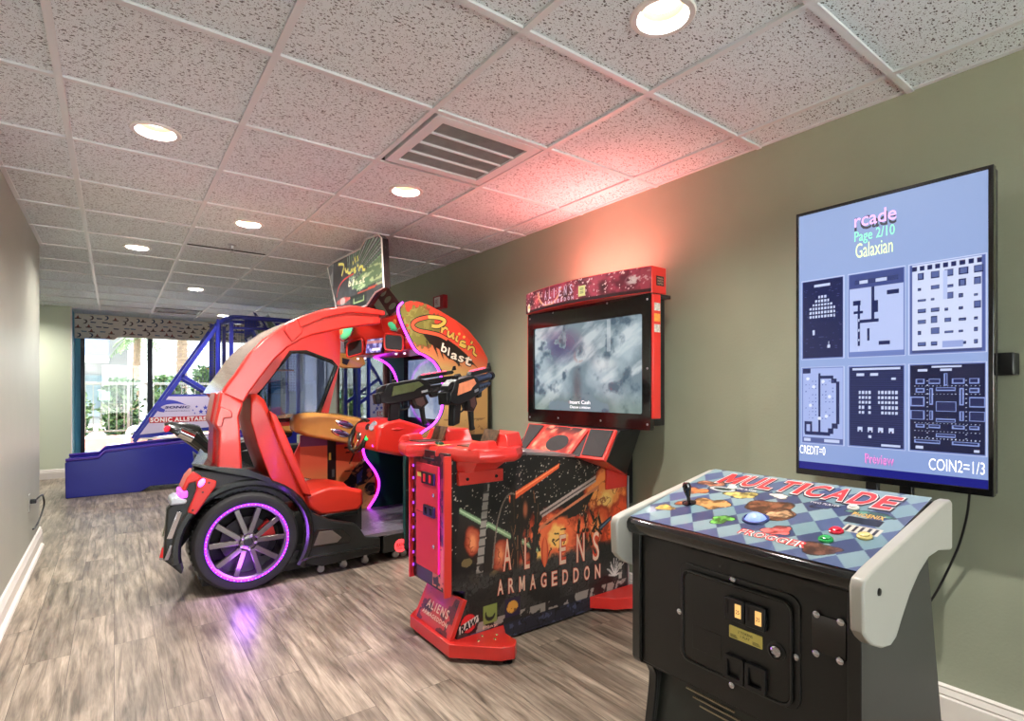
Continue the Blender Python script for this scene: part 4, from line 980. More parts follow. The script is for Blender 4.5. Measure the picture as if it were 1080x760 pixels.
for o_, k_, m_ in ((0.0022, 1.25, 1), (0.003, 0.7, 2)):
    P_ = [pn.pt(uc + (u1 - u0) * 0.5 * k_ * math.sin(t) * (abs(math.sin(t)) ** 0.5), (v0 + v1) / 2 + (v1 - v0) * 0.5 * math.cos(t), o_) for t in np.linspace(0, 2 * PI, 24, endpoint=False)]
    tt.add(P_, [tuple(range(24))], m_)
tt.build('title_lettering', [M_ink_bone, M_ink_glow, mat('ink_ember', (226, 110, 66), 0.4)], sm_, smooth=0)
ar = MB()
for k, ch in enumerate('ARMAGEDDON'):
    t = k / 9; xc = 527.5 + 102.5 * t; yb_ = 627.5 - 17.5 * t; hh_ = 16.5 - 1.5 * t; ww_ = 3.6 - 0.3 * t
    u0, v0, u1, v1 = span((xc - ww_ * 0.82, yb_), (xc + ww_ * 0.82, yb_ - hh_ - 0.8))
    put_text(ar, ch, pn, u0 - 0.002, v0 - 0.003, u1 + 0.002, v1 + 0.003, 0.0022, 1, 0, 0.05); put_text(ar, ch, pn, u0, v0, u1, v1, 0.003, 0, 0, 0.01)
ar.build('subtitle_lettering', [M_ink_bone, M_ink_glow], sm_, smooth=0)
rw = MB(); put_text(rw, 'RAW', pn, 0.050, 0.112, 0.128, 0.155, 0.003, 0, 0.15, 0.04, 1.0, lambda a_, b_: (a_, b_ + 0.55 * (a_ - 0.5))); rw.build('badge_lettering', M_dark, sm_, smooth=0)
rw = MB(); put_text(rw, 'Play', pn, 0.155, 0.082, 0.225, 0.104, 0.003, 0); rw.build('badge_lettering', M_ink_bone, sm_, smooth=0)
# edge strips of the slab
for y_ in (SN - 0.001, SF + 0.001): MB().box(1.190, 1.226, y_ - 0.006, y_ + 0.006, 0.285, 0.92).build('edge_trim', M_redmold, sm_, smooth=0)
MB().py([(1.66, 0.896), (2.03, 0.853), (2.03, 0.868), (1.66, 0.911)], SN - 0.002, SF + 0.002).build('top_rail', M_steel, sm_, bevel=0.002)
pb_ = MB(); pb_.box(2.405, 2.418, SN - 0.004, SF + 0.004, 0.02, 0.72); pb_.build('rear_trim', M_steel, sm_, bevel=0.002)

# coin pillar on the player's side
XPF = 1.215
pl_ = Panel((XPF - 0.004, SF - 0.004, 0.30), (XPF - 0.004, SN + 0.006, 0.30), (XPF - 0.004, SN + 0.006, 0.925), (XPF - 0.004, SF - 0.004, 0.925))
MB().box(XPF - 0.003, 1.24, SN + 0.002, SF - 0.002, 0.29, 0.93).build('pillar_front', mat('body_black', (0, 0, 0)), sm_, bevel=0.002)
cvp = Canvas(pl_.w, pl_.h, 90, (46, 18, 26)); nn = cvp.noise(30, 4, 5); cvp.fill(nn > 0.5, (120, 44, 54)); cvp.fill(nn < 0.38, (22, 14, 22)); cvp.fill(cvp.Y < 0.09, (16, 14, 18)); cvp.fill((cvp.Y < 0.2) & (cvp.X > 0.2) & (nn > 0.45), (206, 110, 80))
cvp.mesh('pillar_print', pl_, M_print, sm_, 0.0006)
XD2 = XPF - 0.006
def G(px, py): p = on_x(px, py, XD2); return p.y, p.z
(dyl, dzt), (dyr, _), (_, dzb) = G(440.5, 486.5), G(463.5, 492), G(463, 606)
cd = MB().px(rrect(dyr, dzb, dyl, dzt, 0.006), XD2 - 0.008, XD2 + 0.002).build('coin_door', mat('door_red', (206, 40, 60), 0.6), sm_, bevel=0.002)
XQ = XD2 - 0.008
s6 = 5.43
Z6 = lambda a_, b_: G(420 + a_ / s6, 450 + b_ / s6)
(ya, za), (yb2, zb) = Z6(152, 262), Z6(222, 325)
zc = (za + zb) / 2
cs = MB().px(rrect(yb2, zc - 0.028, ya, zc + 0.028, 0.004), XQ - 0.012, XQ).build('coin_slot', M_black, cd, bevel=0.002)
for y in (yb2 + (ya - yb2) * 0.27, yb2 + (ya - yb2) * 0.73): MB().box(XQ - 0.0145, XQ - 0.011, y - 0.010, y + 0.010, zc - 0.018, zc + 0.018).build('coin_button', mat('coin_red', (120, 16, 26), 0.3, emit=(220, 30, 40), estr=0.5), cs, bevel=0.001)
(ya, za), (yb2, zb) = Z6(160, 452), Z6(222, 510)
zc = (za + zb) / 2
rc = MB().px(rrect(yb2, zc - 0.026, ya, zc + 0.026, 0.004), XQ - 0.010, XQ).build('return_cup', M_black, cd, bevel=0.002)
for y in (yb2 + (ya - yb2) * 0.27, yb2 + (ya - yb2) * 0.73): MB().box(XQ - 0.012, XQ - 0.009, y - 0.010, y + 0.010, zc - 0.016, zc + 0.016).build('flap', M_gloss, rc, bevel=0.001)
(ya, za), (yb2, zb) = Z6(120, 250), Z6(152, 292)
st = MB().box(XQ - 0.0015, XQ, yb2, ya, min(za, zb) + 0.004, max(za, zb) - 0.004).build('price_sticker', mat('yellow_sticker', (214, 196, 96), 0.5), cd)
for c_ in ((214, 392), (214, 684)):
    y, z = Z6(*c_); MB().lathe([(0.001, 0), (0.010, 0), (0.010, 0.004), (0.006, 0.007), (0.001, 0.007)], (XQ, y, z), (-1, 0, 0), 18).build('lock', M_chrome, cd)
sm2 = MB(); (y, z) = Z6(230, 535); sm2.box(XQ - 0.001, XQ + 0.0005, dyr + 0.004, dyl - 0.004, z + 0.012, z + 0.015); sm2.build('door_seam', mat('seam_red', (96, 20, 22), 0.5), cd)
(ya, za), (yb2, zb) = Z6(140, 165), Z6(205, 205)
MB().box(XPF - 0.011, XPF - 0.003, yb2, ya, min(za, zb) + 0.006, max(za, zb) - 0.004).build('badge_plate', M_alu, sm_, bevel=0.002)
MB().box(XPF - 0.020, XPF - 0.004, SN + 0.006, SN + 0.012, 0.32, 0.88).build('led_strip', M_purple, sm_, smooth=0)
ldm = MB()
for k in range(9): ldm.box(XPF - 0.010, XPF - 0.004, SF - 0.0085, SF - 0.0055, 0.34 + 0.062 * k, 0.352 + 0.062 * k)
ldm.build('led_strip', mat('purple_dots', (150, 60, 255), 0.4, emit=(150, 60, 255), estr=1.5), sm_, smooth=0)

# slanted kick plate and red splayed feet
kp = Panel(on_x(436.5, 649, 1.222), on_x(474, 678, 1.222), on_x(489, 633, 1.262), on_x(450.5, 613, 1.262))
kb = MB().hexa([kp.pt(0, 0), kp.pt(1, 0), kp.pt(1, 1), kp.pt(0, 1)], [kp.pt(0, 0, -0.02), kp.pt(1, 0, -0.02), kp.pt(1, 1, -0.02), kp.pt(0, 1, -0.02)])
kick = kb.build('kick_plate', M_redmold, sm_, bevel=0.002)
kin = Panel(kp.pt(0.07, 0.04), kp.pt(0.93, 0.04), kp.pt(0.93, 0.95), kp.pt(0.07, 0.95))
cvk = Canvas(kin.w, kin.h, 90, (96, 22, 36)); nn = cvk.noise(12, 6, 5); cvk.fill(nn > 0.5, (196, 56, 62)); cvk.fill(nn < 0.38, (40, 10, 30)); cvk.fill(cvk.disc(kin.w * 0.55, kin.h * 0.75, 0.10, 0.06, 1.0), (170, 40, 160), 0.8)
cvk.mesh('kick_print', kin, M_print, kick, 0.0008)
kt = MB(); put_text(kt, 'ALIENS', kin, 0.16, 0.42, 0.84, 0.66, 0.0016, 0, 0, 0.02, 1.3); put_text(kt, 'ARMAGEDDON', kin, 0.10, 0.22, 0.90, 0.34, 0.0016, 0, 0, 0.03, 1.2)
kt.build('lettering', M_ink_bone, kick, smooth=0)
def mir(p): return [(a_, 2 * YC - b_) for a_, b_ in p]
foot = [(1.205, YC), (1.205, 2.107), (1.375, 1.945), (1.435, 1.925), (1.475, 1.965), (1.475, 2.05), (1.52, 2.13), (1.52, YC)]
fm = MB().pz(foot + [(a_, b_) for a_, b_ in mir(foot)[::-1]][1:-1], 0.022, 0.082)
fm.build('front_foot', M_red, sm_, bevel=0.003)
lv = MB()
for sgn in (-1, 1):
    for (a_, b_) in ((1.42, 0.345), (1.25, 0.1)):
        lv.lathe([(0.022, 0), (0.022, 0.006), (0.006, 0.009), (0.006, 0.024)], (a_, YC + sgn * b_, 0.0), (0, 0, 1), 16)
lv.build('leveller', M_black, sm_)
for q in ((1.33, 2.06), (1.40, 2.03), (1.37, 2.09), (1.43, 2.06)):
    MB().lathe([(0.007, 0), (0.006, 0.003), (0.001, 0.0035)], (q[0], q[1], 0.082), (0, 0, 1), 12).build('foot_bolt', mat('brass_bolt', (206, 186, 130), 0.25, metal=0.9), sm_)
rf = [(2.10, 2.13), (2.17, 2.06), (2.19, 2.03), (2.42, 1.93), (2.44, 1.95), (2.44, 2.13)]
for r_ in (rf, mir([(a_, b_ + (SN - 2 * YC + SF) if False else b_) for a_, b_ in rf])):
    MB().pz(r_, 0.022, 0.085).build('rear_foot', M_red, sm_, bevel=0.003)
lv = MB()
for b_ in (2.02, 2 * YC - 2.02): lv.lathe([(0.02, 0), (0.02, 0.006), (0.006, 0.009), (0.006, 0.024)], (2.40, b_, 0.0), (0, 0, 1), 16)
lv.build('leveller', M_black, sm_)

# gun console: a red tray in two wings with a notch between them
def console(sg, nm):
    Q = lambda a_, b_: (a_ - (0.0 if sg > 0 else 0.075), YC + sg * (b_ - YC) + (0.0 if sg > 0 else 0.03))
    rimb = [Q(1.205, 2.24), Q(1.235, 2.10), Q(1.285, 1.985), Q(1.36, 1.955), Q(1.47, 1.955), Q(1.56, 2.03), Q(1.60, 2.13), Q(1.60, YC), Q(1.32, YC), Q(1.27, 2.27)]
    def sc(pts, k, dx=0): 
        cx, cy = Q(1.42, YC - 0.17); return [(cx + (a_ - cx) * k + dx, cy + (b_ - cy) * k) for a_, b_ in pts]
    mb = MB()
    lay = [(sc(rimb, 0.93), 0.895), (rimb, 0.915), (rimb, 0.93), (sc(rimb, 0.95), 0.955), (sc(rimb, 0.88), 0.958)]
    mb.loft([[(a_, b_, z) for a_, b_ in l] for l, z in lay])
    c_ = mb.build('gun_tray', M_red, sm_, bevel=0.003)
    # raised humps round the holster
    h = MB()
    h.loft([[(*Q(1.44, 1.99), 0.95), (*Q(1.58, 2.05), 0.95), (*Q(1.58, 2.26), 0.95), (*Q(1.44, 2.22), 0.95)], [(*Q(1.46, 2.02), 1.015), (*Q(1.57, 2.07), 1.02), (*Q(1.57, 2.23), 1.02), (*Q(1.46, 2.19), 1.015)]])
    h.loft([[(*Q(1.255, 2.04), 0.95), (*Q(1.34, 1.99), 0.95), (*Q(1.40, 2.00), 0.95), (*Q(1.40, 2.06), 0.95), (*Q(1.30, 2.09), 0.95)], [(*Q(1.275, 2.045), 0.985), (*Q(1.345, 2.005), 0.99), (*Q(1.39, 2.01), 0.99), (*Q(1.39, 2.045), 0.99), (*Q(1.31, 2.07), 0.985)]])
    h.build('tray_hump', M_red, c_, bevel=0.006, seg=3)
    MB().box(Q(1.30, 0)[0], Q(1.44, 0)[0], *sorted((Q(0, 2.09)[1], Q(0, 2.20)[1])), 0.955, 0.962).build('holster_pad', mat('holster_print', (66, 48, 34), 0.5, noise=0.6, nscale=40), c_)
    MB().hexa([(*Q(1.425, 2.08), 0.958), (*Q(1.425, 2.20), 0.958), (*Q(1.455, 2.20), 1.03), (*Q(1.455, 2.08), 1.03)], [(*Q(1.435, 2.08), 0.958), (*Q(1.435, 2.20), 0.958), (*Q(1.462, 2.20), 1.03), (*Q(1.462, 2.08), 1.03)]).build('holster_picture', mat('holster_art', (84, 64, 44), 0.4, noise=0.7, nscale=45), c_, smooth=0)
    # skirt below
    Q = lambda a_, b_: (a_ + (0.0 if sg > 0 else 0.012), YC + sg * (b_ - YC))
    s_ = MB().loft([[(*Q(1.25, 2.12), 0.90), (*Q(1.30, 2.02), 0.90), (*Q(1.46, 2.01), 0.90), (*Q(1.54, 2.11), 0.90), (*Q(1.54, YC), 0.90), (*Q(1.26, YC), 0.90)], [(*Q(1.26, 2.125), 0.83), (*Q(1.32, 2.09), 0.845), (*Q(1.44, 2.08), 0.85), (*Q(1.50, 2.12), 0.86), (*Q(1.50, YC), 0.86), (*Q(1.27, YC), 0.83)]])
    s_.build('tray_skirt', M_red, c_, bevel=0.003)
    bl_ = MB().box(1.255, 1.50, *sorted((Q(0, 2.105)[1], Q(0, 2.13)[1])), 0.785, 0.845)
    fl = bl_.build('bracket_flange', M_redmold, c_, bevel=0.003)
    for x in (1.30, 1.46): MB().lathe([(0.008, 0), (0.007, 0.004), (0.001, 0.005)], (x, Q(0, 2.105)[1], 0.812), (0, -sg if sg < 0 else -1, 0) if False else (0, -1 if sg > 0 else 1, 0), 12).build('flange_bolt', M_dark, fl)
    return c_
console(1, 'near'); console(-1, 'far')
MB().loft([[(1.225, YC - 0.11, 0.925), (1.225, YC + 0.11, 0.925), (1.50, YC + 0.11, 0.93), (1.50, YC - 0.11, 0.93)], [(1.235, YC - 0.10, 0.945), (1.235, YC + 0.10, 0.945), (1.49, YC + 0.10, 0.958), (1.49, YC - 0.10, 0.958)]]).build('start_shelf', M_red, sm_, bevel=0.004)
MB().box(1.26, 1.34, YC - 0.02, YC + 0.10, 0.9485, 0.952).build('shelf_card', mat('card_tan', (196, 150, 84), 0.5, noise=0.3, nscale=30), sm_)
MB().ell((1.29, YC + 0.05, 0.955), 0.022, 0.034, 0.012, 18, 8).build('start_button', mat('start_green', (18, 74, 52), 0.15, coat=0.6), sm_)

# speaker board under the screen
SPL = [on_x(557, 446.5, 2.10), on_x(650, 453, 2.12)]
def board(px4, xs, m_, nm, thick=0.02):
    pts = [on_x(p[0], p[1], xx) for p, xx in zip(px4, xs)]
    pn_ = Panel(*pts); mb = MB().hexa([pn_.pt(0, 0), pn_.pt(1, 0), pn_.pt(1, 1), pn_.pt(0, 1)], [pn_.pt(0, 0, -thick), pn_.pt(1, 0, -thick), pn_.pt(1, 1, -thick), pn_.pt(0, 1, -thick)])
    return pn_, mb.build(nm, m_, sm_, bevel=0.002)
XT_, XB_ = 2.13, 1.98
M_spk = mat('speaker_cloth', (46, 42, 42), 0.8, bump=0.6, bscale=700, noise=0.1, nscale=20)
p1, b1 = board([(548, 474), (552.5, 476.5), (577.5, 447.5), (557.5, 446)], [XB_, XB_, XT_, XT_], M_redmold, 'speaker_left')
p2, b2 = board([(552.5, 476.5), (593.5, 489), (622, 451.5), (577.5, 447.5)], [XB_, XB_ - 0.03, XT_, XT_], M_redmold, 'centre_board')
p3, b3 = board([(611, 482), (636.5, 485), (650, 453), (622, 451.5)], [XB_ + 0.02, XB_, XT_, XT_], M_redmold, 'speaker_right')
def inset(pn_, b_, m_, nm, k=0.06):
    q = [pn_.pt(k, k, 0.002), pn_.pt(1 - k, k, 0.002), pn_.pt(1 - k, 1 - k * 0.6, 0.002), pn_.pt(k, 1 - k * 0.6, 0.002)]
    return MB().hexa(q, [Vector(a_) + pn_.n * 0.004 for a_ in q]).build(nm, m_, b_, smooth=0)
inset(p1, b1, M_spk, 'speaker_cloth', 0.10); inset(p3, b3, M_spk, 'speaker_cloth', 0.08)
c2 = Panel(p2.pt(0.05, 0.04), p2.pt(0.95, 0.04), p2.pt(0.95, 0.97), p2.pt(0.05, 0.97))
cvc = Canvas(c2.w, c2.h, 80, (196, 70, 58)); nn = cvc.noise(14, 12, 5); cvc.fill(np.clip((nn - 0.48) * 6, 0, 1), (238, 150, 122)); cvc.fill(np.clip((0.46 - nn) * 6, 0, 1), (120, 34, 34)); cvc.fill(np.clip((cvc.Y / c2.h - 0.75) * 5, 0, 1) * (nn < 0.55), (70, 40, 40))
cvc.mesh('board_print', c2, M_print, b2, 0.0015)
el = MB(); el.add([p2.pt(0.56 + 0.22 * math.cos(t), 0.48 + 0.23 * math.sin(t), 0.004) for t in np.linspace(0, 2 * PI, 28, endpoint=False)] + [p2.pt(0.56 + 0.235 * math.cos(t), 0.48 + 0.245 * math.sin(t), 0.0015) for t in np.linspace(0, 2 * PI, 28, endpoint=False)], [tuple(range(28))] + [(k, (k + 1) % 28, 28 + (k + 1) % 28, 28 + k) for k in range(28)])
el.build('round_speaker', M_spk, b2)
# wedge cheek closing the board's right side, and the shelf beneath it
wa = on_x(650, 453, 2.12); wb_ = on_x(636.5, 485, 1.98); wc = on_x(660.5, 452, 2.30); wd = on_x(660.5, 500, 2.36)
wdg = MB(); T4 = [tuple(wa), tuple(wb_), (2.36, wd.y, wd.z), (2.32, wa.y, wa.z)]
T4 = [(a_ + (0.022 if i < 2 else 0), b_, c_ - (0.006 if i < 2 else 0)) for i, (a_, b_, c_) in enumerate(T4)]
wdg.hexa(T4, [(a_, 2 * YC - b_, c_) for a_, b_, c_ in T4])
wdg.build('speaker_box', M_black, sm_, bevel=0.003)
MB().hexa([(1.985, wb_.y, wb_.z - 0.006), (1.985, 2 * YC - wb_.y, wb_.z - 0.006), (2.36, 2 * YC - wd.y, wd.z - 0.006), (2.36, wd.y, wd.z - 0.006)],
          [(1.985, wb_.y, wb_.z - 0.001), (1.985, 2 * YC - wb_.y, wb_.z - 0.001), (2.36, 2 * YC - wd.y, wd.z - 0.001), (2.36, wd.y, wd.z - 0.001)]).build('speaker_box_floor', M_redmold, sm_, smooth=0)
MB().box(2.22, 2.39, SN - 0.012, SF + 0.012, 0.66, 0.80).build('red_block', M_red, sm_, bevel=0.004)

# screen, frame and lit header
XS = 2.20
mo = [on_x(557, 333, XS), on_x(687, 311, XS), on_x(687, 451, XS), on_x(557.5, 445, XS)]
yl, yr = 2.805, 1.795; zt, zb = 1.715, 1.012
fr = MB().px(rrect(yr, zb, yl, zt + 0.01, 0.012), XS, XS + 0.03, 0, holes=[rrect(yr + 0.055, zb + 0.083, yl - 0.058, zt - 0.10, 0.012)])
mon = fr.build('screen_bezel', M_gloss, sm_, bevel=0.002)
MB().box(XS + 0.02, XS + 0.14, yr + 0.02, yl - 0.02, zb + 0.02, zt).build('screen_housing', M_black, sm_, bevel=0.004)
ps = Panel((XS + 0.012, yl - 0.055, zb + 0.08), (XS + 0.012, yr + 0.052, zb + 0.08), (XS + 0.012, yr + 0.052, zt - 0.097), (XS + 0.012, yl - 0.055, zt - 0.097))
cs_ = Canvas(ps.w, ps.h, 220, (122, 140, 150)); n1 = cs_.noise(5, 41, 6); n2 = cs_.noise(9, 42, 5, 0.5, 1.6, 0.5); n3 = cs_.noise(14, 43, 5)
cs_.fill(np.clip((n1 - 0.45) * 4, 0, 1), (172, 190, 198)); cs_.fill(np.clip((n2 - 0.54) * 6, 0, 1), (206, 216, 220), 0.8); cs_.fill(np.clip((0.42 - n3) * 6, 0, 1), (74, 92, 108), 0.8)
cs_.fill(cs_.disc(0.25, 0.40, 0.22, 0.13, 0.8) * (n3 > 0.42), (78, 72, 112), 0.75); cs_.fill(cs_.disc(0.42, 0.33, 0.06, 0.05, 0.7) * (n3 > 0.5), (168, 96, 86), 0.6)
cs_.fill(cs_.disc(0.62, 0.27, 0.12, 0.05, 0.7), (222, 228, 230), 0.7); cs_.fill(cs_.rect(0.64, 0.34, 0.67, 0.52), (216, 224, 228), 0.5); cs_.fill(cs_.disc(0.40, 0.14, 0.05, 0.16, 0.8), (98, 86, 92), 0.6)
cs_.fill(np.clip((0.12 - cs_.Y) * 10, 0, 1) * (n1 > 0.45), (108, 128, 112), 0.5)
cs_.mesh('screen', ps, art_mat('game_screen', 0.12, 0.0, emit=0.55, base=0.1), sm_, 0.0)
t = MB(); put_text(t, 'Insert Cash', ps, 0.375, 0.085, 0.565, 0.125, 0.0008); put_text(t, 'Choose a mission', ps, 0.375, 0.035, 0.565, 0.065, 0.0008); t.build('screen_text', glow('text_white', (236, 236, 240)), sm_, smooth=0)
for y, z in ((yl - 0.02, zt - 0.03), (yr + 0.02, zt - 0.03), (yl - 0.02, zb + 0.03), (yr + 0.02, zb + 0.03), (yr + 0.02, 1.33), (yl - 0.3, zb + 0.035), (yr + 0.35, zb + 0.035), (yl - 0.25, zt - 0.015), (yr + 0.3, zt - 0.015)):
    MB().lathe([(0.006, 0), (0.005, 0.002), (0.001, 0.0025)], (XS, y, z), (-1, 0, 0), 10).build('bezel_screw', M_steel, mon)
MB().box(XS + 0.005, XS + 0.065, yr - 0.014, yr - 0.001, zb + 0.06, zt - 0.005).build('side_spine', M_red, sm_, bevel=0.003)
MB().box(XS + 0.005, XS + 0.065, yl + 0.001, yl + 0.014, zb + 0.06, zt - 0.005).build('side_spine', M_red, sm_, bevel=0.003)
sk = MB()
for k, z in enumerate((1.645, 1.59, 1.535)): sk.box(XS + 0.012, XS + 0.058, yr - 0.0155, yr - 0.014, z - 0.02, z + 0.02, k % 2)
sk.build('warning_stickers', [mat('sticker_pale', (196, 190, 180), 0.5, noise=0.4, nscale=90), mat('sticker_orange', (228, 150, 60), 0.5, noise=0.2, nscale=90)], sm_, smooth=0)
mb = MB().box(XS + 0.14, XR - 0.01, YC - 0.16, YC + 0.16, 0.55, 1.62); mb.build('screen_mast', M_black, sm_, bevel=0.004)
# curved lit header
n = 14
def hx(a_): return XS - 0.005 - 0.075 * (1 - (2 * a_ - 1) ** 2)
hz0, hz1 = 1.715, 1.852
hy0, hy1 = yl + 0.012, yr - 0.012
hb = MB()
ringf = [(hx(k / n), hy0 + (hy1 - hy0) * k / n) for k in range(n + 1)]
foot_ = ringf + [(XS + 0.11, hy1), (XS + 0.15, hy1 + 0.05), (XS + 0.15, hy0 - 0.05), (XS + 0.11, hy0)]
hb.pz(foot_, hz0, hz1)
hb.build('header_box', M_red, sm_, bevel=0.003)
ch = Canvas(1.03, hz1 - hz0, 260, (92, 26, 44)); nn = ch.noise(16, 51, 5); ch.fill(np.clip((nn - 0.46) * 5, 0, 1), (168, 62, 84)); ch.fill(np.clip((0.42 - nn) * 6, 0, 1), (52, 14, 26)); ch.fill(cv_n := (ch.noise(90, 52, 2) > 0.76), (236, 206, 206))
ch.fill(ch.disc(0.16, 0.07, 0.06, 0.06, 1.0), (222, 96, 96), 0.8); ch.fill(np.clip((ch.X - 0.86) * 5, 0, 1), (96, 38, 40), 0.6)
ch.fill((np.abs(np.hypot((ch.X - 0.30) / 0.12, (ch.Y - 0.12) / 0.10) - 1) < 0.06) & (ch.Y < 0.12), (226, 170, 130), 0.9)
ch.fill(ch.disc(0.93, 0.075, 0.05, 0.035, 0.5) * (ch.noise(50, 53) > 0.45), (190, 176, 172), 0.9)
ch.fill(ch.Y < 0.018, (40, 14, 18)); ch.fill(ch.rect(0.575, 0.03, 0.625, 0.095), (206, 212, 140)); ch.fill(ch.rect(0.585, 0.045, 0.615, 0.08) & (np.sin(ch.Y * 900) > 0), (90, 110, 80)); ch.fill(ch.disc(0.045, 0.035, 0.02, 0.03), (226, 214, 196)); ch.fill(ch.disc(0.05, 0.04, 0.012, 0.012), (196, 180, 60))
def hfn(U, V):
    xx = XS - 0.005 - 0.075 * (1 - (2 * U - 1) ** 2) - 0.002; return np.stack([xx, hy0 + (hy1 - hy0) * U, hz0 + 0.004 + (hz1 - hz0 - 0.008) * V], -1)
ch.mesh('header_print', None, art_mat('lit_header', 0.3, 0.2, emit=0.12), sm_, fn=hfn)
class Curved:
    n = Vector((-1, 0, 0))
    def pt(s, u, v, o=0.0):
        q = hfn(np.array(u), np.array(v)); return Vector((float(q[0]) - o, float(q[1]), float(q[2])))
ht = MB(); cp = Curved()
for k, c_ in enumerate('ALIENS'): put_text(ht, c_, cp, 0.25 + 0.048 * k, 0.42, 0.25 + 0.048 * k + (0.022 if c_ != 'I' else 0.008), 0.86, 0.0015, 0, 0, 0.02)
for k, c_ in enumerate('ARMAGEDDON'): put_text(ht, c_, cp, 0.225 + 0.031 * k, 0.16, 0.225 + 0.031 * k + 0.018, 0.32, 0.0015, 0, 0, 0.04)
ht.build('header_lettering', mat('ink_lilac', (206, 190, 216), 0.4), sm_, smooth=0)
pq = Panel((XS + 0.03, hy1 - 0.0005, hz0 + 0.04), (XS + 0.09, hy1 - 0.0005, hz0 + 0.04), (XS + 0.09, hy1 - 0.0005, hz0 + 0.09), (XS + 0.03, hy1 - 0.0005, hz0 + 0.09))
wl = MB().hexa([pq.pt(0, 0), pq.pt(1, 0), pq.pt(1, 1), pq.pt(0, 1)], [pq.pt(0, 0, 0.0015), pq.pt(1, 0, 0.0015), pq.pt(1, 1, 0.0015), pq.pt(0, 1, 0.0015)]).build('header_sticker', M_black, sm_, smooth=0)
q_ = MB()
for k in range(3): put_text(q_, 'WARNING' if k == 2 else 'CAUTION', pq, 0.12, 0.12 + 0.28 * k, 0.88, 0.30 + 0.28 * k, 0.002)
q_.build('lettering', M_ink_bone, wl, smooth=0)
MB().pz([(XS + 0.035, hy0), (XS + 0.15, hy0), (XS + 0.15, hy1), (XS + 0.035, hy1)], 1.695, 1.714).build('header_shelf', M_black, sm_, bevel=0.003)
# red wash lamp on the header's roof, facing wall and ceiling
M_redled = mat('red_led', (255, 60, 50), 0.4, emit=(255, 50, 40), estr=8)
MB().box(2.28, 2.34, YC - 0.30, YC + 0.30, hz1, hz1 + 0.022).build('roof_lamp', M_redled, sm_, bevel=0.004)
ld = bpy.data.lights.new('wash', 'AREA'); ld.shape = 'RECTANGLE'; ld.size = 0.05; ld.size_y = 0.6; ld.energy = 6.0; ld.color = (1.0, 0.27, 0.25)
lo = bpy.data.objects.new('wash', ld); COL.objects.link(lo); lo.parent = sm_; lo.location = Vector((2.31, YC, hz1 + 0.03)) - Vector(sm_.location)
lo.rotation_euler = (PI, math.radians(0), 0)

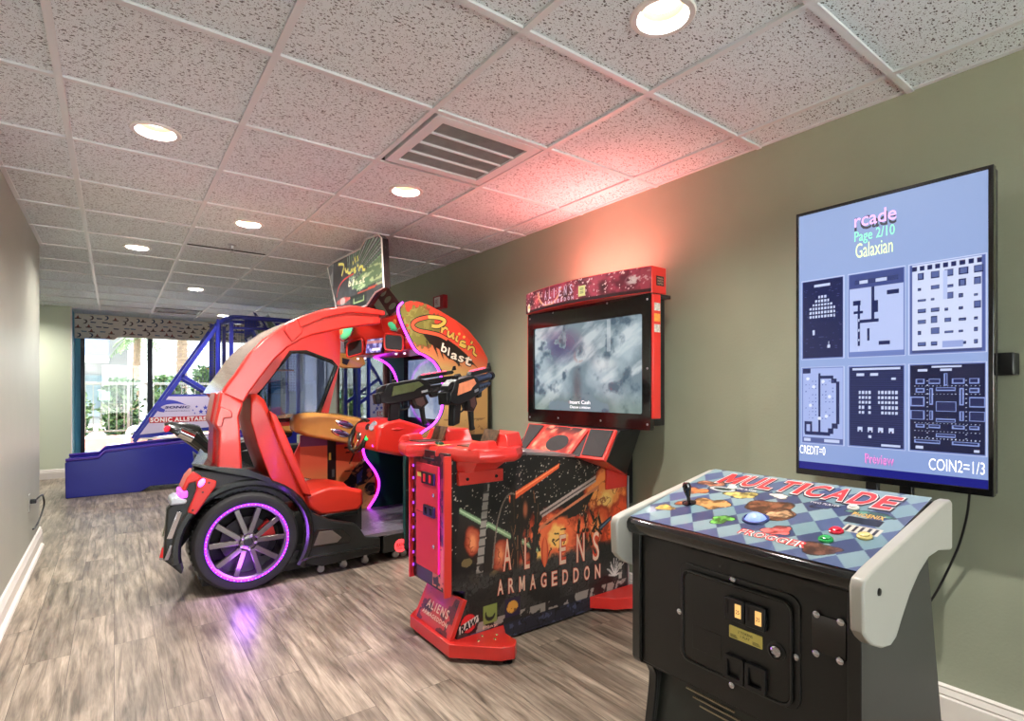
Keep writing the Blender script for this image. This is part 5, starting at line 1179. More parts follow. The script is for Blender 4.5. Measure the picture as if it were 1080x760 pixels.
# ---------------------------------------------------------------- the two guns
M_gun = mat('gun_black', (13, 13, 14), 0.5, noise=0.15, nscale=30, spec=0.25); M_gun2 = mat('gun_blue_steel', (46, 60, 88), 0.35, metal=0.3, noise=0.12, nscale=25)
M_olive = mat('olive_shell', (84, 100, 56), 0.5, noise=0.15, nscale=30); M_orange = mat('orange_shell', (206, 122, 84), 0.45, noise=0.15, nscale=30)
M_pinkled = mat('pink_led', (255, 90, 120), 0.3, emit=(255, 60, 90), estr=1.2)
def gun(label, org, fwd, col_body, col_shell, scale=1.0):
    root = thing('light_gun', org, label, 'toy gun', 'light guns on the console')
    f = Vector(fwd).normalized(); r = f.cross(Vector((0, 0, 1))).normalized(); up_ = r.cross(f)
    O = Vector(org)
    fn = lambda a_, b_, d: tuple(O + (f * a_ + up_ * b_ + r * d) * scale)
    def part(nm, pts, w0, w1, m_, bev=0.004, par=root): return MB().prism(pts, fn, w0, w1).build(nm, m_, par, bevel=bev * scale)
    part('receiver', [(0.0, 0.10), (0.0, 0.145), (0.03, 0.155), (0.05, 0.185), (0.07, 0.195), (0.25, 0.195), (0.29, 0.18), (0.31, 0.15), (0.30, 0.10), (0.20, 0.085), (0.06, 0.08)], -0.028, 0.028, M_gun)
    part('butt_plate', [(-0.025, 0.095), (-0.025, 0.15), (0.005, 0.155), (0.005, 0.092)], -0.024, 0.024, M_gun)
    for s_ in (-1, 1): part('shell_panel', [(0.065, 0.125), (0.085, 0.175), (0.24, 0.180), (0.265, 0.155), (0.22, 0.142), (0.20, 0.13)], s_ * 0.027, s_ * 0.032, col_shell, 0.001)
    part('pistol_grip', [(0.055, 0.085), (0.12, 0.09), (0.112, 0.045), (0.095, -0.012), (0.035, -0.012), (0.042, 0.03)], -0.017, 0.017, M_gun, 0.006)
    tg = MB(); tg.tube([fn(*p, 0) for p in smooth_line([(0.115, 0.04), (0.15, 0.036), (0.172, 0.05), (0.175, 0.088)], 4)], 0.005 * scale, 8); tg.build('trigger_guard', M_gun, root)
    part('trigger', [(0.128, 0.085), (0.14, 0.085), (0.138, 0.058), (0.130, 0.05)], -0.005, 0.005, M_gun, 0.001)
    part('magazine', [(0.18, 0.09), (0.27, 0.10), (0.285, 0.05), (0.24, 0.02), (0.20, 0.03), (0.185, 0.06)], -0.021, 0.021, M_gun)
    part('foregrip', [(0.30, 0.095), (0.42, 0.115), (0.43, 0.14), (0.30, 0.145)], -0.021, 0.021, col_body)
    part('carry_rail', [(0.24, 0.195), (0.26, 0.212), (0.47, 0.212), (0.48, 0.20), (0.47, 0.19), (0.28, 0.19)], -0.014, 0.014, M_gun)
    for k in range(5):
        a_ = 0.275 + 0.034 * k; part('rail_light', [(a_, 0.211), (a_ + 0.02, 0.211), (a_ + 0.02, 0.218), (a_, 0.218)], -0.009, 0.009, M_pinkled, 0.001)
    b = MB(); b.tube([fn(0.28, 0.165, 0), fn(0.50, 0.165, 0)], 0.017 * scale, 14); b.tube([fn(0.30, 0.128, 0), fn(0.47, 0.128, 0)], 0.014 * scale, 14); b.build('barrel', col_body, root)
    b = MB(); b.lathe([(0.012 * scale, 0), (0.021 * scale, 0), (0.021 * scale, 0.03 * scale), (0.012 * scale, 0.03 * scale)], fn(0.49, 0.165, 0), f, 16, close=True); b.build('muzzle', M_gun, root)
    part('front_sight', [(0.47, 0.21), (0.50, 0.21), (0.50, 0.235), (0.485, 0.235)], -0.004, 0.004, M_gun, 0.001)
    part('stock_block', [(-0.005, 0.155), (0.03, 0.16), (0.06, 0.19), (0.03, 0.19), (0.0, 0.175)], -0.02, 0.02, M_gun, 0.003)
    for s_ in (-1, 1):
        part('side_rail', [(0.28, 0.148), (0.44, 0.152), (0.44, 0.162), (0.28, 0.158)], s_ * 0.018, s_ * 0.027, M_gun, 0.002)
        for k in range(4): part('shroud_slot', [(0.305 + 0.032 * k, 0.118), (0.325 + 0.032 * k, 0.119), (0.325 + 0.032 * k, 0.13), (0.305 + 0.032 * k, 0.129)], s_ * 0.019, s_ * 0.0235, M_dark, 0.001)
        part('mag_panel', [(0.20, 0.085), (0.255, 0.09), (0.262, 0.05), (0.235, 0.035), (0.208, 0.05)], s_ * 0.02, s_ * 0.024, mat('mag_brown', (62, 34, 32), 0.4), 0.002)
        part('ejector', [(0.245, 0.112), (0.285, 0.115), (0.285, 0.128), (0.245, 0.125)], s_ * 0.027, s_ * 0.031, M_steel, 0.001)
    part('rear_sight', [(0.09, 0.19), (0.12, 0.19), (0.115, 0.212), (0.095, 0.212)], -0.012, 0.012, M_gun, 0.002)
    part('lower_guard', [(0.30, 0.10), (0.36, 0.107), (0.35, 0.075), (0.31, 0.075)], -0.016, 0.016, M_gun, 0.004)
    q = MB(); q.tube([fn(0.245, 0.03, 0), fn(0.245, -0.05, 0), fn(0.25, -0.07, 0)], [0.016 * scale, 0.013 * scale, 0.016 * scale], 12); q.build('swivel_mount', M_gun, root)
    return root
gun('black light gun with olive green side panels resting in the far tray', (1.095, 2.60, 1.065), (0.98, -0.05, 0.16), M_gun, M_olive, 0.92)
gun('black light gun with orange side panels and blue barrel in the near tray', (1.105, 1.95, 1.075), (0.80, 0.50, 0.13), M_gun2, M_orange, 0.92)
# ================================================================ sit-down racing machine
YN, YO = 3.60, 4.45           # near and far sides
M_shell = mat('matt_black_shell', (27, 28, 25), 0.42, noise=0.12, nscale=6)
M_shell2 = mat('glossy_black_shell', (24, 26, 24), 0.22, coat=0.4)
M_carred = mat('car_red', (200, 38, 28), 0.3, coat=0.4, noise=0.03, nscale=5)
M_vinylred = mat('seat_red', (200, 46, 30), 0.34, coat=0.15)
M_pink = mat('pink_led', (255, 90, 120))
M_mag = mat('magenta_led', (250, 70, 255), 0.4, emit=(206, 50, 255), estr=2.4)
M_tyre = mat('tyre_rubber', (34, 33, 34), 0.6, noise=0.15, nscale=25)
M_alloy = mat('alloy_grey', (118, 112, 106), 0.28, metal=0.85)
M_tealglow = mat('teal_glow_panel', (16, 62, 60), 0.4)  # teal glow inside the cabin is put into this panel colour
M_plate = mat('tread_plate', (150, 144, 156), 0.35, metal=0.7, bump=0.0)
race = thing('racing_game', (1.30, 4.0, 0), 'red sit-down racing machine with a glowing purple rear wheel and red roof arch', 'arcade game')
def Y36(p, Y=YN): return xz(p, Y)
s3 = 3.8
Z = lambda a_, b_: (160 + a_ / s3, 440 + b_ / s3)

# lower hull with the wheel arch cut into it
wc = on_y(260.8, 571.6, YN); WX, WZ = wc.x, 0.295
hull = Y36([Z(45, 570), Z(60, 365), Z(105, 330), Z(150, 250), Z(165, 205), Z(260, 215), Z(400, 238), Z(480, 262), Z(520, 285), Z(560, 310), Z(600, 345), Z(650, 385), Z(720, 412), Z(815, 425), Z(835, 445), Z(855, 478), Z(915, 480), Z(915, 530)])
arch_c = [(WX + 0.345 * math.cos(a_), WZ + 0.335 * math.sin(a_)) for a_ in np.linspace(math.radians(-32), math.radians(196), 22)]
hull += [(1.50, 0.085), (1.10, 0.06)] + arch_c + [(0.31, 0.165)]
hull_far = [(max(a_, 0.46), b_) for a_, b_ in hull]
for y0, y1, h_ in ((YN - 0.01, YN + 0.055, hull), (YO - 0.055, YO + 0.01, hull_far)):
    MB().py(h_, y0, y1).build('fender', M_shell, race, bevel=0.012, seg=3)
# raised lip round the arch and the sill recess with its grey vent
lip = MB().loft([[(WX + r_ * math.cos(a_), y, WZ + r_ * 0.972 * math.sin(a_)) for r_, y in ((0.348, YN - 0.008), (0.362, YN - 0.022), (0.385, YN - 0.022), (0.398, YN - 0.008))] for a_ in np.linspace(math.radians(-34), math.radians(190), 28)])
lip.build('arch_lip', M_shell2, race)
rec = Y36([Z(640, 470), Z(660, 445), Z(760, 445), Z(800, 480), Z(790, 500), Z(650, 520), Z(618, 530)])
MB().py(rec, YN - 0.016, YN - 0.008).build('sill_recess', M_shell2, race, bevel=0.003)
ven = Y36([Z(668, 455), Z(720, 450), Z(758, 478), Z(740, 498), Z(645, 512)])
MB().py(ven, YN - 0.022, YN - 0.015).build('sill_vent', mat('vent_grey', (92, 82, 74), 0.4, noise=0.1), race, bevel=0.003)
sb = MB(); sb.tube([on_y(*Z(600, 575), YN - 0.02), on_y(*Z(640, 560), YN - 0.02), on_y(*Z(912, 515), YN - 0.02)], 0.010, 8); sb.build('sill_tube', M_shell2, race)
MB().box(0.40, 1.50, YN + 0.055, YO - 0.055, 0.10, 0.18).build('floor_pan', M_shell, race, smooth=0)
# rear deck behind the seat and the long swept top edge
deck = Y36([Z(155, 188), Z(260, 215), Z(400, 238), Z(480, 262), Z(470, 240), Z(380, 205), Z(260, 196), Z(160, 182)])
MB().hexa([(a_, YN - 0.03, b_) for a_, b_ in deck], [(max(a_, 0.48) + 0.02, YO + 0.01, b_) for a_, b_ in deck]).build('rear_deck', M_shell2, race, bevel=0.004)
rb1 = Y36([Z(150, 260), Z(165, 205), Z(480, 262), Z(560, 310), Z(560, 340), Z(400, 330), Z(200, 330)])
MB().hexa([(a_, YN + 0.055, b_) for a_, b_ in rb1], [(max(a_, 0.50), YO - 0.055, b_) for a_, b_ in rb1]).build('rear_bulkhead', M_shell, race, smooth=0)
rb2 = Y36([Z(60, 370), Z(105, 330), Z(150, 260), Z(200, 330), Z(110, 480), Z(80, 585), Z(50, 585)])
MB().hexa([(a_, YN + 0.055, b_) for a_, b_ in rb2], [(a_ * 0.4 + 0.36, YO - 0.055, b_) for a_, b_ in rb2]).build('rear_bumper', M_shell, race, smooth=0)

# rear wheel
def wheel(cx, cy, cz, sgn, nm='rear_wheel'):
    ax = (0, sgn, 0)
    w = MB().lathe([(0.222, -0.03), (0.222, -0.14), (0.25, -0.165), (0.285, -0.165), (0.298, -0.15), (0.300, -0.05), (0.296, -0.022), (0.280, -0.004), (0.255, 0.0), (0.228, -0.008)], (cx, cy, cz), ax, 56, close=True)
    for k in range(56):
        a_ = 2 * PI * k / 56; c_, s_ = math.cos(a_), math.sin(a_)
        w.hexa([(cx + r_ * c_ + t_ * -s_, cy - sgn * 0.055, cz + r_ * s_ + t_ * c_) for r_, t_ in ((0.296, -0.006), (0.296, 0.006), (0.304, 0.005), (0.304, -0.005))],
               [(cx + r_ * c_ + t_ * -s_, cy - sgn * 0.145, cz + r_ * s_ + t_ * c_) for r_, t_ in ((0.296, 0.010), (0.296, 0.022), (0.304, 0.021), (0.304, 0.011))])
    wl = w.build(nm, M_tyre, race)
    MB().lathe([(0.228, -0.010), (0.222, -0.004), (0.210, -0.012), (0.205, -0.05), (0.200, -0.12), (0.222, -0.13)], (cx, cy, cz), ax, 48, close=True).build('rim', M_alloy, wl)
    sp = MB()
    for k in range(5):
        for d_ in (-0.25, 0.25):
            a0 = PI / 2 + 2 * PI * k / 5; a1 = a0 + d_ * 1.22
            p0 = Vector((cx + 0.05 * math.cos(a0 + d_ * 0.75), cy - sgn * 0.010, cz + 0.05 * math.sin(a0 + d_ * 0.75))); p1 = Vector((cx + 0.208 * math.cos(a1), cy - sgn * 0.018, cz + 0.208 * math.sin(a1)))
            sp.bar(p0, p1, 0.030, 0.024, up=(0, 1, 0))
    sp.lathe([(0.001, 0.0), (0.035, 0.0), (0.050, -0.008), (0.058, -0.02), (0.058, -0.05), (0.001, -0.05)], (cx, cy, cz), ax, 24)
    sp.build('spokes', M_alloy, wl, bevel=0.003)
    hb_ = MB().lathe([(0.001, 0.006), (0.024, 0.006), (0.028, 0.002), (0.028, -0.004), (0.001, -0.004)], (cx, cy, cz), ax, 8).build('centre_cap', M_black, wl, bevel=0.002)
    for k in range(5):
        a_ = PI / 2 + 2 * PI * k / 5 - 0.45; MB().lathe([(0.001, 0.0), (0.009, 0.0), (0.009, 0.008), (0.004, 0.010), (0.001, 0.006)], (cx + 0.041 * math.cos(a_), cy - sgn * 0.004, cz + 0.041 * math.sin(a_)), ax, 10).build('wheel_nut', M_steel, wl)
    MB().lathe([(0.001, -0.075), (0.14, -0.075), (0.14, -0.088), (0.001, -0.088)], (cx, cy, cz), ax, 36).build('brake_disc', mat('disc_iron', (52, 46, 48), 0.5, metal=0.4), wl)
    ca = [(cx + r_ * math.cos(a_), cz + r_ * math.sin(a_)) for r_, a_ in [(0.165, t) for t in np.linspace(-0.15, 0.75, 7)] + [(0.085, t) for t in np.linspace(0.75, -0.15, 5)]]
    MB().py(ca, cy - sgn * 0.045, cy - sgn * 0.09).build('brake_caliper', mat('caliper_red', (206, 40, 34), 0.35), wl, bevel=0.004)
    MB().lathe([(0.001, -0.15), (0.20, -0.15), (0.20, -0.16), (0.001, -0.16)], (cx, cy, cz), ax, 32).build('hub_plate', M_dark, wl)
    led = MB().tube([(cx + 0.2275 * math.cos(a_), cy + sgn * 0.003, cz + 0.2275 * math.sin(a_)) for a_ in np.linspace(0, 2 * PI, 56, endpoint=False)], 0.0065, 8, closed=True)
    led.build('led_ring', mat('violet_led', (120, 30, 220), 0.4, emit=(140, 30, 255), estr=1.5), wl)
    dots = [MB(), MB()]
    for k in range(72):
        a_ = 2 * PI * k / 72; dots[k % 2].ell((cx + 0.2275 * math.cos(a_), cy + sgn * 0.0085, cz + 0.2275 * math.sin(a_)), 0.0036, 0.003, 0.0036, 6, 4)
    dots[0].build('led_dots_blue', mat('led_blue', (110, 120, 255), 0.4, emit=(120, 120, 255), estr=3), wl); dots[1].build('led_dots_red', mat('led_rose', (255, 80, 130), 0.4, emit=(255, 70, 130), estr=3), wl)
    return wl
wheel(WX, YN - 0.03, WZ + 0.005, -1)
ld = bpy.data.lights.new('wheel_glow', 'POINT'); ld.shadow_soft_size = 0.06; ld.energy = 2.2; ld.color = (0.42, 0.10, 1.0)
lo = bpy.data.objects.new('wheel_glow', ld); COL.objects.link(lo); lo.parent = race; lo.location = Vector((WX - 0.03, YN - 0.09, 0.17)) - Vector(race.location)

# tail: red corner piece, lamps, silver caps
tl = MB()
cor = Y36([Z(196, 236), Z(258, 252), Z(253, 274), Z(172, 388), Z(140, 376), Z(166, 318), Z(178, 285), Z(176, 255)])
tl.py(cor, YN - 0.035, YN + 0.10)
tl.py(Y36([Z(165, 212), Z(200, 236), Z(180, 256), Z(150, 262), Z(132, 300), Z(118, 288), Z(140, 240)]), YN - 0.02, YN + 0.16)
tl.build('tail_corner', M_carred, race, bevel=0.008, seg=3)
a_ = on_y(*Z(200, 262), YN - 0.037); MB().ell((a_.x, YN - 0.036, a_.z), 0.016, 0.006, 0.026, 16, 8, rot=Matrix.Rotation(0.5, 3, 'Y')).build('corner_lamp', mat('lilac_lamp', (214, 150, 240), 0.2, emit=(190, 80, 255), estr=1.8), race)
for q in ((230, 262), (205, 300), (165, 372)):
    a_ = on_y(*Z(*q), YN - 0.037); MB().lathe([(0.006, 0), (0.005, 0.003), (0.001, 0.003)], (a_.x, YN - 0.036, a_.z), (0, -1, 0), 10).build('corner_screw', M_dark, race)
a_ = on_y(*Z(125, 305), YN + 0.02)
MB().box(a_.x - 0.02, a_.x + 0.02, YN - 0.02, YN + 0.16, a_.z - 0.02, a_.z + 0.02).build('tail_lamp', mat('tail_magenta', (230, 60, 220), 0.3, emit=(230, 60, 240), estr=2.2), race, bevel=0.008)
a_ = on_y(*Z(100, 340), YN)
MB().loft([[(a_.x + dx * 1.0, y, a_.z + dz) for dx, dz in ((-0.035, -0.012), (0.045, -0.012), (0.05, 0.01), (0.0, 0.035), (-0.03, 0.02))] for y in (YN - 0.02, YN + 0.16)]).build('silver_cap', mat('silver_plastic', (182, 186, 190), 0.3, metal=0.4), race, bevel=0.008)
rl = Panel(on_y(*Z(48, 478), YN + 0.1), on_y(*Z(70, 488), YN - 0.012), on_y(*Z(112, 378), YN - 0.012), on_y(*Z(75, 362), YN + 0.1))
rlb = MB().hexa([rl.pt(0, 0, 0.012), rl.pt(1, 0, 0.012), rl.pt(1, 1, 0.012), rl.pt(0, 1, 0.012)], [rl.pt(0, 0, -0.02), rl.pt(1, 0, -0.02), rl.pt(1, 1, -0.02), rl.pt(0, 1, -0.02)])
lamp = rlb.build('lamp_frame', M_chrome, race, bevel=0.004)
q = [rl.pt(u_, v_, 0.0135) for u_, v_ in ((0.15, 0.06), (0.85, 0.06), (0.85, 0.94), (0.15, 0.94))]
MB().hexa(q, [p_ - rl.n * 0.004 for p_ in q]).build('lamp_glass', mat('lamp_smoke', (118, 122, 104), 0.2, coat=0.5, noise=0.5, nscale=60), lamp)
rf_ = Panel(on_y(*Z(36, 570), YN + 0.05), on_y(*Z(62, 572), YN - 0.012), on_y(*Z(85, 512), YN - 0.012), on_y(*Z(50, 512), YN + 0.05))
rfb = MB().hexa([rf_.pt(0, 0, 0.012), rf_.pt(1, 0, 0.012), rf_.pt(1, 1, 0.012), rf_.pt(0, 1, 0.012)], [rf_.pt(0, 0, -0.03), rf_.pt(1, 0, -0.03), rf_.pt(1, 1, -0.03), rf_.pt(0, 1, -0.03)]).build('reflector_frame', M_steel, race, bevel=0.003)
q = [rf_.pt(u_, v_, 0.0135) for u_, v_ in ((0.1, 0.15), (0.6, 0.15), (0.6, 0.85), (0.1, 0.85))]
MB().hexa(q, [p_ - rf_.n * 0.004 for p_ in q]).build('reflector', mat('reflector_red', (196, 30, 34), 0.3, emit=(200, 20, 24), estr=0.3), rfb)

# seat: back and base
ys0, ys1 = 3.76, 4.20
bk = Y36([(264, 418), (270, 414), (279, 421), (287, 440), (296, 462), (308, 490), (321, 521), (324, 532), (300, 524), (285, 505), (272, 470), (263, 440)], 3.80)
def seat_ring(y, k, dx=0.0):
    cx = sum(p[0] for p in bk) / len(bk); cz = sum(p[1] for p in bk) / len(bk)
    return [(cx + (a_ - cx) * k + dx, y, cz + (b_ - cz) * k) for a_, b_ in bk]
sbk = MB().loft([seat_ring(ys0, 0.90, -0.02), seat_ring(ys0 + 0.03, 1.0), seat_ring(ys0 + 0.10, 0.99, -0.025), seat_ring((ys0 + ys1) / 2, 0.985, -0.035), seat_ring(ys1 - 0.10, 0.99, -0.025), seat_ring(ys1 - 0.03, 1.0), seat_ring(ys1, 0.90, -0.02)])
seat = thing_part = sbk.build('seat_back', M_vinylred, race, bevel=0.012, seg=3)
wing_ = Y36([(276, 432), (284, 437), (296, 462), (310, 495), (322, 522), (312, 520), (296, 486), (284, 458)], 3.80)
for y0, y1 in ((ys0 - 0.025, ys0 + 0.05), (ys1 - 0.05, ys1 + 0.025)): MB().py([(a_ + 0.03, b_) for a_, b_ in wing_], y0, y1).build('side_bolster', M_vinylred, seat, bevel=0.012, seg=3)
bs = Y36([(318, 522), (330, 517), (346, 512), (362, 512), (382, 516), (383, 530), (378, 537), (344, 543), (335, 543), (322, 534)], 3.80)
def base_ring(y, k, dz=0.0):
    cx = sum(p[0] for p in bs) / len(bs); cz = sum(p[1] for p in bs) / len(bs)
    return [(cx + (a_ - cx) * k, y, cz + (b_ - cz) * k + dz) for a_, b_ in bs]
MB().loft([base_ring(ys0, 0.88), base_ring(ys0 + 0.03, 1.0), base_ring(ys0 + 0.12, 0.98, -0.012), base_ring(ys1 - 0.12, 0.98, -0.012), base_ring(ys1 - 0.03, 1.0), base_ring(ys1, 0.88)]).build('seat_base', M_vinylred, race, bevel=0.012, seg=3)
p_ = on_y(381, 560, YN + 0.06)
MB().box(0.98, 1.44, ys0 + 0.02, ys1 - 0.02, 0.18, 0.40).build('seat_pedestal', M_shell, race, bevel=0.004)
MB().box(1.10, 1.40, ys0 - 0.01, ys0 + 0.03, 0.335, 0.36).build('seat_rail', M_shell2, race, bevel=0.003)

# tread-plate floor and the black front box with the glowing round badge
fp = MB().pz([(1.36, YN + 0.01), (2.08, YN + 0.01), (2.08, YO - 0.01), (1.36, YO - 0.01)], 0.19, 0.214)
flp = fp.build('foot_plate', M_plate, race, smooth=0)
tr = MB()
for i in range(22):
    for j_ in range(26):
        x, y = 1.385 + i * 0.031, YN + 0.03 + j_ * 0.0315
        a_ = PI / 4 if (i + j_) % 2 else -PI / 4; c_, s_ = 0.010 * math.cos(a_), 0.010 * math.sin(a_); nx_, ny_ = -s_ * 0.3, c_ * 0.3
        tr.add([(x - c_, y - s_, 0.2142), (x + nx_, y + ny_, 0.2165), (x + c_, y + s_, 0.2142), (x - nx_, y - ny_, 0.2165)], [(0, 1, 2, 3)])
tr.build('tread_pattern', M_plate, flp, smooth=0)
MB().box(1.53, 2.40, YN + 0.005, YO - 0.005, 0.065, 0.19).build('front_plinth', M_shell, race, bevel=0.004)
pn2 = Panel((1.53, YN + 0.004, 0.07), (2.40, YN + 0.004, 0.07), (2.40, YN + 0.004, 0.19), (1.53, YN + 0.004, 0.19))
bc = on_y(422.5, 575, YN + 0.003)
cu = (bc.x - 1.53) / 0.87; cvz = (bc.z - 0.07) / 0.12
bd = MB().lathe([(0.001, 0.0), (0.047, 0.0), (0.047, 0.003), (0.001, 0.003)], (bc.x, YN + 0.004, bc.z), (0, -1, 0), 28).build('round_badge', mat('badge_glow', (226, 60, 64), 0.4, emit=(255, 60, 66), estr=1.3), race)
bt = MB()
bl_ = Panel((bc.x - 0.05, YN + 0.0005, bc.z - 0.05), (bc.x + 0.05, YN + 0.0005, bc.z - 0.05), (bc.x + 0.05, YN + 0.0005, bc.z + 0.05), (bc.x - 0.05, YN + 0.0005, bc.z + 0.05))
put_text(bt, 'RAW', bl_, 0.16, 0.42, 0.84, 0.72, 0.001, 0, 0.2, 0.03); put_text(bt, 'THRILLS', bl_, 0.2, 0.25, 0.8, 0.38, 0.001, 0, 0.2, 0.02)
bt.build('lettering', mat('badge_dark', (70, 14, 18), 0.5), bd, smooth=0)
for px_, py_ in ((425, 588), (417, 584), (384.5, 584), (362, 590), (338, 597)):
    a_ = on_y(px_, py_, YN + 0.07)
    c_ = MB().lathe([(0.001, -0.012), (0.024, -0.012), (0.024, 0.012), (0.001, 0.012)], (a_.x, YN + 0.07, 0.025), (0, 1, 0), 18); c_.box(a_.x - 0.012, a_.x + 0.012, YN + 0.053, YN + 0.058, 0.02, 0.075)
    c_.build('castor', M_steel, race)
MB().box(0.42, 1.52, YN + 0.06, YO - 0.06, 0.055, 0.10).build('under_frame', M_dark, race, smooth=0)
for x in (0.55, 1.3):
    for y in (YN + 0.2, YO - 0.2): MB().lathe([(0.03, 0), (0.03, 0.008), (0.010, 0.012), (0.010, 0.056)], (x, y, 0.0), (0, 0, 1), 16).build('leveller', M_steel, race)

# big side cheeks with an S-shaped lit front edge
front = [(1.684, 1.850), (1.645, 1.805), (1.665, 1.72), (1.72, 1.61), (1.782, 1.512), (1.855, 1.478), (1.93, 1.433), (1.985, 1.355), (2.012, 1.25), (2.012, 1.14), (1.99, 1.04), (1.93, 0.96), (1.83, 0.90), (1.74, 0.83), (1.70, 0.74), (1.72, 0.64), (1.80, 0.53), (1.84, 0.43), (1.82, 0.32), (1.75, 0.22), (1.74, 0.20)]
front = smooth_line(front, 3)
back = [(2.40, 0.07), (2.40, 1.455)] + Y36([(513, 377.6), (505, 363), (492, 347), (479, 337), (463, 327.6), (450, 321), (440, 317.8), (432, 316.8)])
cheek = front + [(1.74, 0.07)] + back
near_front = [p for p in front if p[1] > 0.86]
nl = near_front + [(1.70, 0.80), (1.685, 0.70), (1.685, 0.07)]
near_cheek = nl + back
MB().py(near_cheek, YN - 0.012, YN + 0.022).build('side_cheek', M_tealglow, race, bevel=0.003)
MB().py(cheek, YO - 0.022, YO + 0.012).build('side_cheek', M_tealglow, race, bevel=0.003)
led = MB().tube([(a_ - 0.006, YN + 0.004, b_) for a_, b_ in near_front], 0.010, 8); led.build('led_edge', M_mag, race)
led = MB().tube([(a_ - 0.006, YO - 0.034, b_) for a_, b_ in front], 0.010, 8); led.build('led_edge', M_mag, race)
# printed art on the near cheek
xa, xb, za, zb = 1.62, 2.42, 0.05, 1.90
pa = Panel((xa, YN - 0.012, za), (xb, YN - 0.012, za), (xb, YN - 0.012, zb), (xa, YN - 0.012, zb))
ca = Canvas(xb - xa, zb - za, 190, (190, 150, 92))
XX, ZZ = ca.X + xa, ca.Y + za
n1 = ca.noise(7, 61, 5); n2 = ca.noise(22, 62, 5)
ca.fill(np.clip((ZZ - 1.40 + 0.25 * (XX - 2.0)) * 4.5, 0, 1), (226, 62, 44)); ca.fill(np.clip((1.0 - ZZ) * 5, 0, 1), (150, 104, 62))
ca.fill((n2 < 0.45) & (ZZ < 1.0), (104, 72, 44), 0.6); ca.fill(ZZ < 0.87, (20, 20, 20)); ca.fill((ZZ < 0.50) & (ZZ > 0.49), (70, 70, 70))
d = np.hypot((XX - 1.80) / 0.16, (ZZ - 1.70) / 0.16) + (n2 - 0.5) * 1.5
ca.fill(d < 0.95, (118, 112, 52)); ca.fill((d < 0.95) & (n2 > 0.56), (146, 140, 74), 0.7); ca.fill((np.abs(d - 0.98) < 0.05), (70, 50, 30), 0.5)
def P2(x, y): q_ = on_y(400 + x / 7.6, 300 + y / 7.6, YN - 0.012); return (q_.x - xa, q_.z - za)
ca.fill(ca.poly([P2(340, 385), P2(480, 390), P2(620, 490), P2(700, 560), P2(770, 650), P2(740, 640), P2(650, 600), P2(640, 660), P2(590, 590), P2(560, 600), P2(480, 520), P2(400, 470)]), (34, 24, 18))
for q_ in ([(370, 440), (400, 540), (385, 455)], [(420, 470), (475, 590), (450, 480)], [(460, 480), (520, 610), (495, 500)], [(560, 580), (660, 660), (610, 580)], [(700, 560), (795, 675), (740, 630)]): ca.fill(ca.poly([P2(*k) for k in q_]), (34, 24, 18))
ca.fill(ca.poly([P2(600, 280), P2(700, 360), P2(800, 480), P2(870, 600), P2(800, 520), P2(700, 420)]), (196, 60, 34), 0.5)
ca.fill(ca.poly([P2(740, 720), P2(830, 715), P2(850, 760), P2(720, 760)]), (116, 120, 136), 0.9)
kp_ = ca.poly([(a_ - xa + 0.004, b_ - za) for a_, b_ in near_cheek])
ca.mesh('cheek_artwork', pa, M_print, race, 0.0012, kp_)
lt = MB()
def PU(x, y): q_ = P2(x, y); return (q_[0] / ca.W, q_[1] / ca.H)
def script(pts, w_, o_, m_, n_=5): stroke(lt, pa, [PU(*p) for p in smooth_line(pts, n_)], w_, o_, m_)
Cs = [(420, 330), (470, 335), (515, 310), (520, 285), (470, 265), (390, 260), (310, 280), (270, 310), (275, 345), (320, 370), (400, 385), (480, 405), (545, 440)]
script(Cs, 0.040, 0.0018, 2); script(Cs[:6], 0.026, 0.0024, 1); script(Cs[5:], 0.026, 0.0024, 3)
for p_ in ([(505, 345), (500, 385)], [(500, 365), (530, 345), (545, 362)], [(555, 370), (550, 405), (565, 418), (590, 395), (595, 385)], [(595, 385), (588, 425), (600, 432)], [(625, 410), (615, 445), (630, 455)], [(690, 465), (660, 455), (650, 475), (690, 490), (680, 500), (640, 480)], [(745, 455), (735, 475)], [(720, 490), (710, 525)], [(715, 510), (745, 500), (760, 520), (755, 550), (780, 572)]):
    script(p_, 0.028, 0.0018, 2, 3); script(p_, 0.017, 0.0024, 1, 3)
for q_ in ((640, 395), (678, 420)):
    P_ = [pa.pt(*PU(q_[0] + 11 * math.cos(t), q_[1] + 11 * math.sin(t)), 0.0024) for t in np.linspace(0, 2 * PI, 12, endpoint=False)]; lt.add(P_, [tuple(range(12))], 1)
b0, b1 = PU(490, 520), PU(730, 640)
for ch_, xa_, ya_, xb_, yb_ in (('b', 492, 545, 540, 468), ('l', 545, 574, 566, 500), ('a', 572, 600, 622, 546), ('s', 628, 622, 678, 568), ('t', 684, 650, 742, 572)):
    u_, v_ = PU(xa_, yb_); u2, v2 = PU(xb_, ya_)
    slant = lambda p_, q_: (p_, q_ - 0.25 * (p_ - 0.5))
    put_text(lt, ch_, pa, u_ - 0.007, v2 - 0.004, u2 + 0.007, v_ + 0.004, 0.002, 2, 0.2, 0.05, 1.0, slant); put_text(lt, ch_, pa, u_, v2, u2, v_, 0.0026, 0, 0.2, 0.02, 1.0, slant)
lt.build('title_lettering', [mat('ink_cream', (240, 226, 206), 0.4), mat('ink_gold', (216, 186, 86), 0.4), mat('ink_black', (24, 18, 14), 0.5), mat('ink_coral', (222, 84, 52), 0.4)], race, smooth=0)

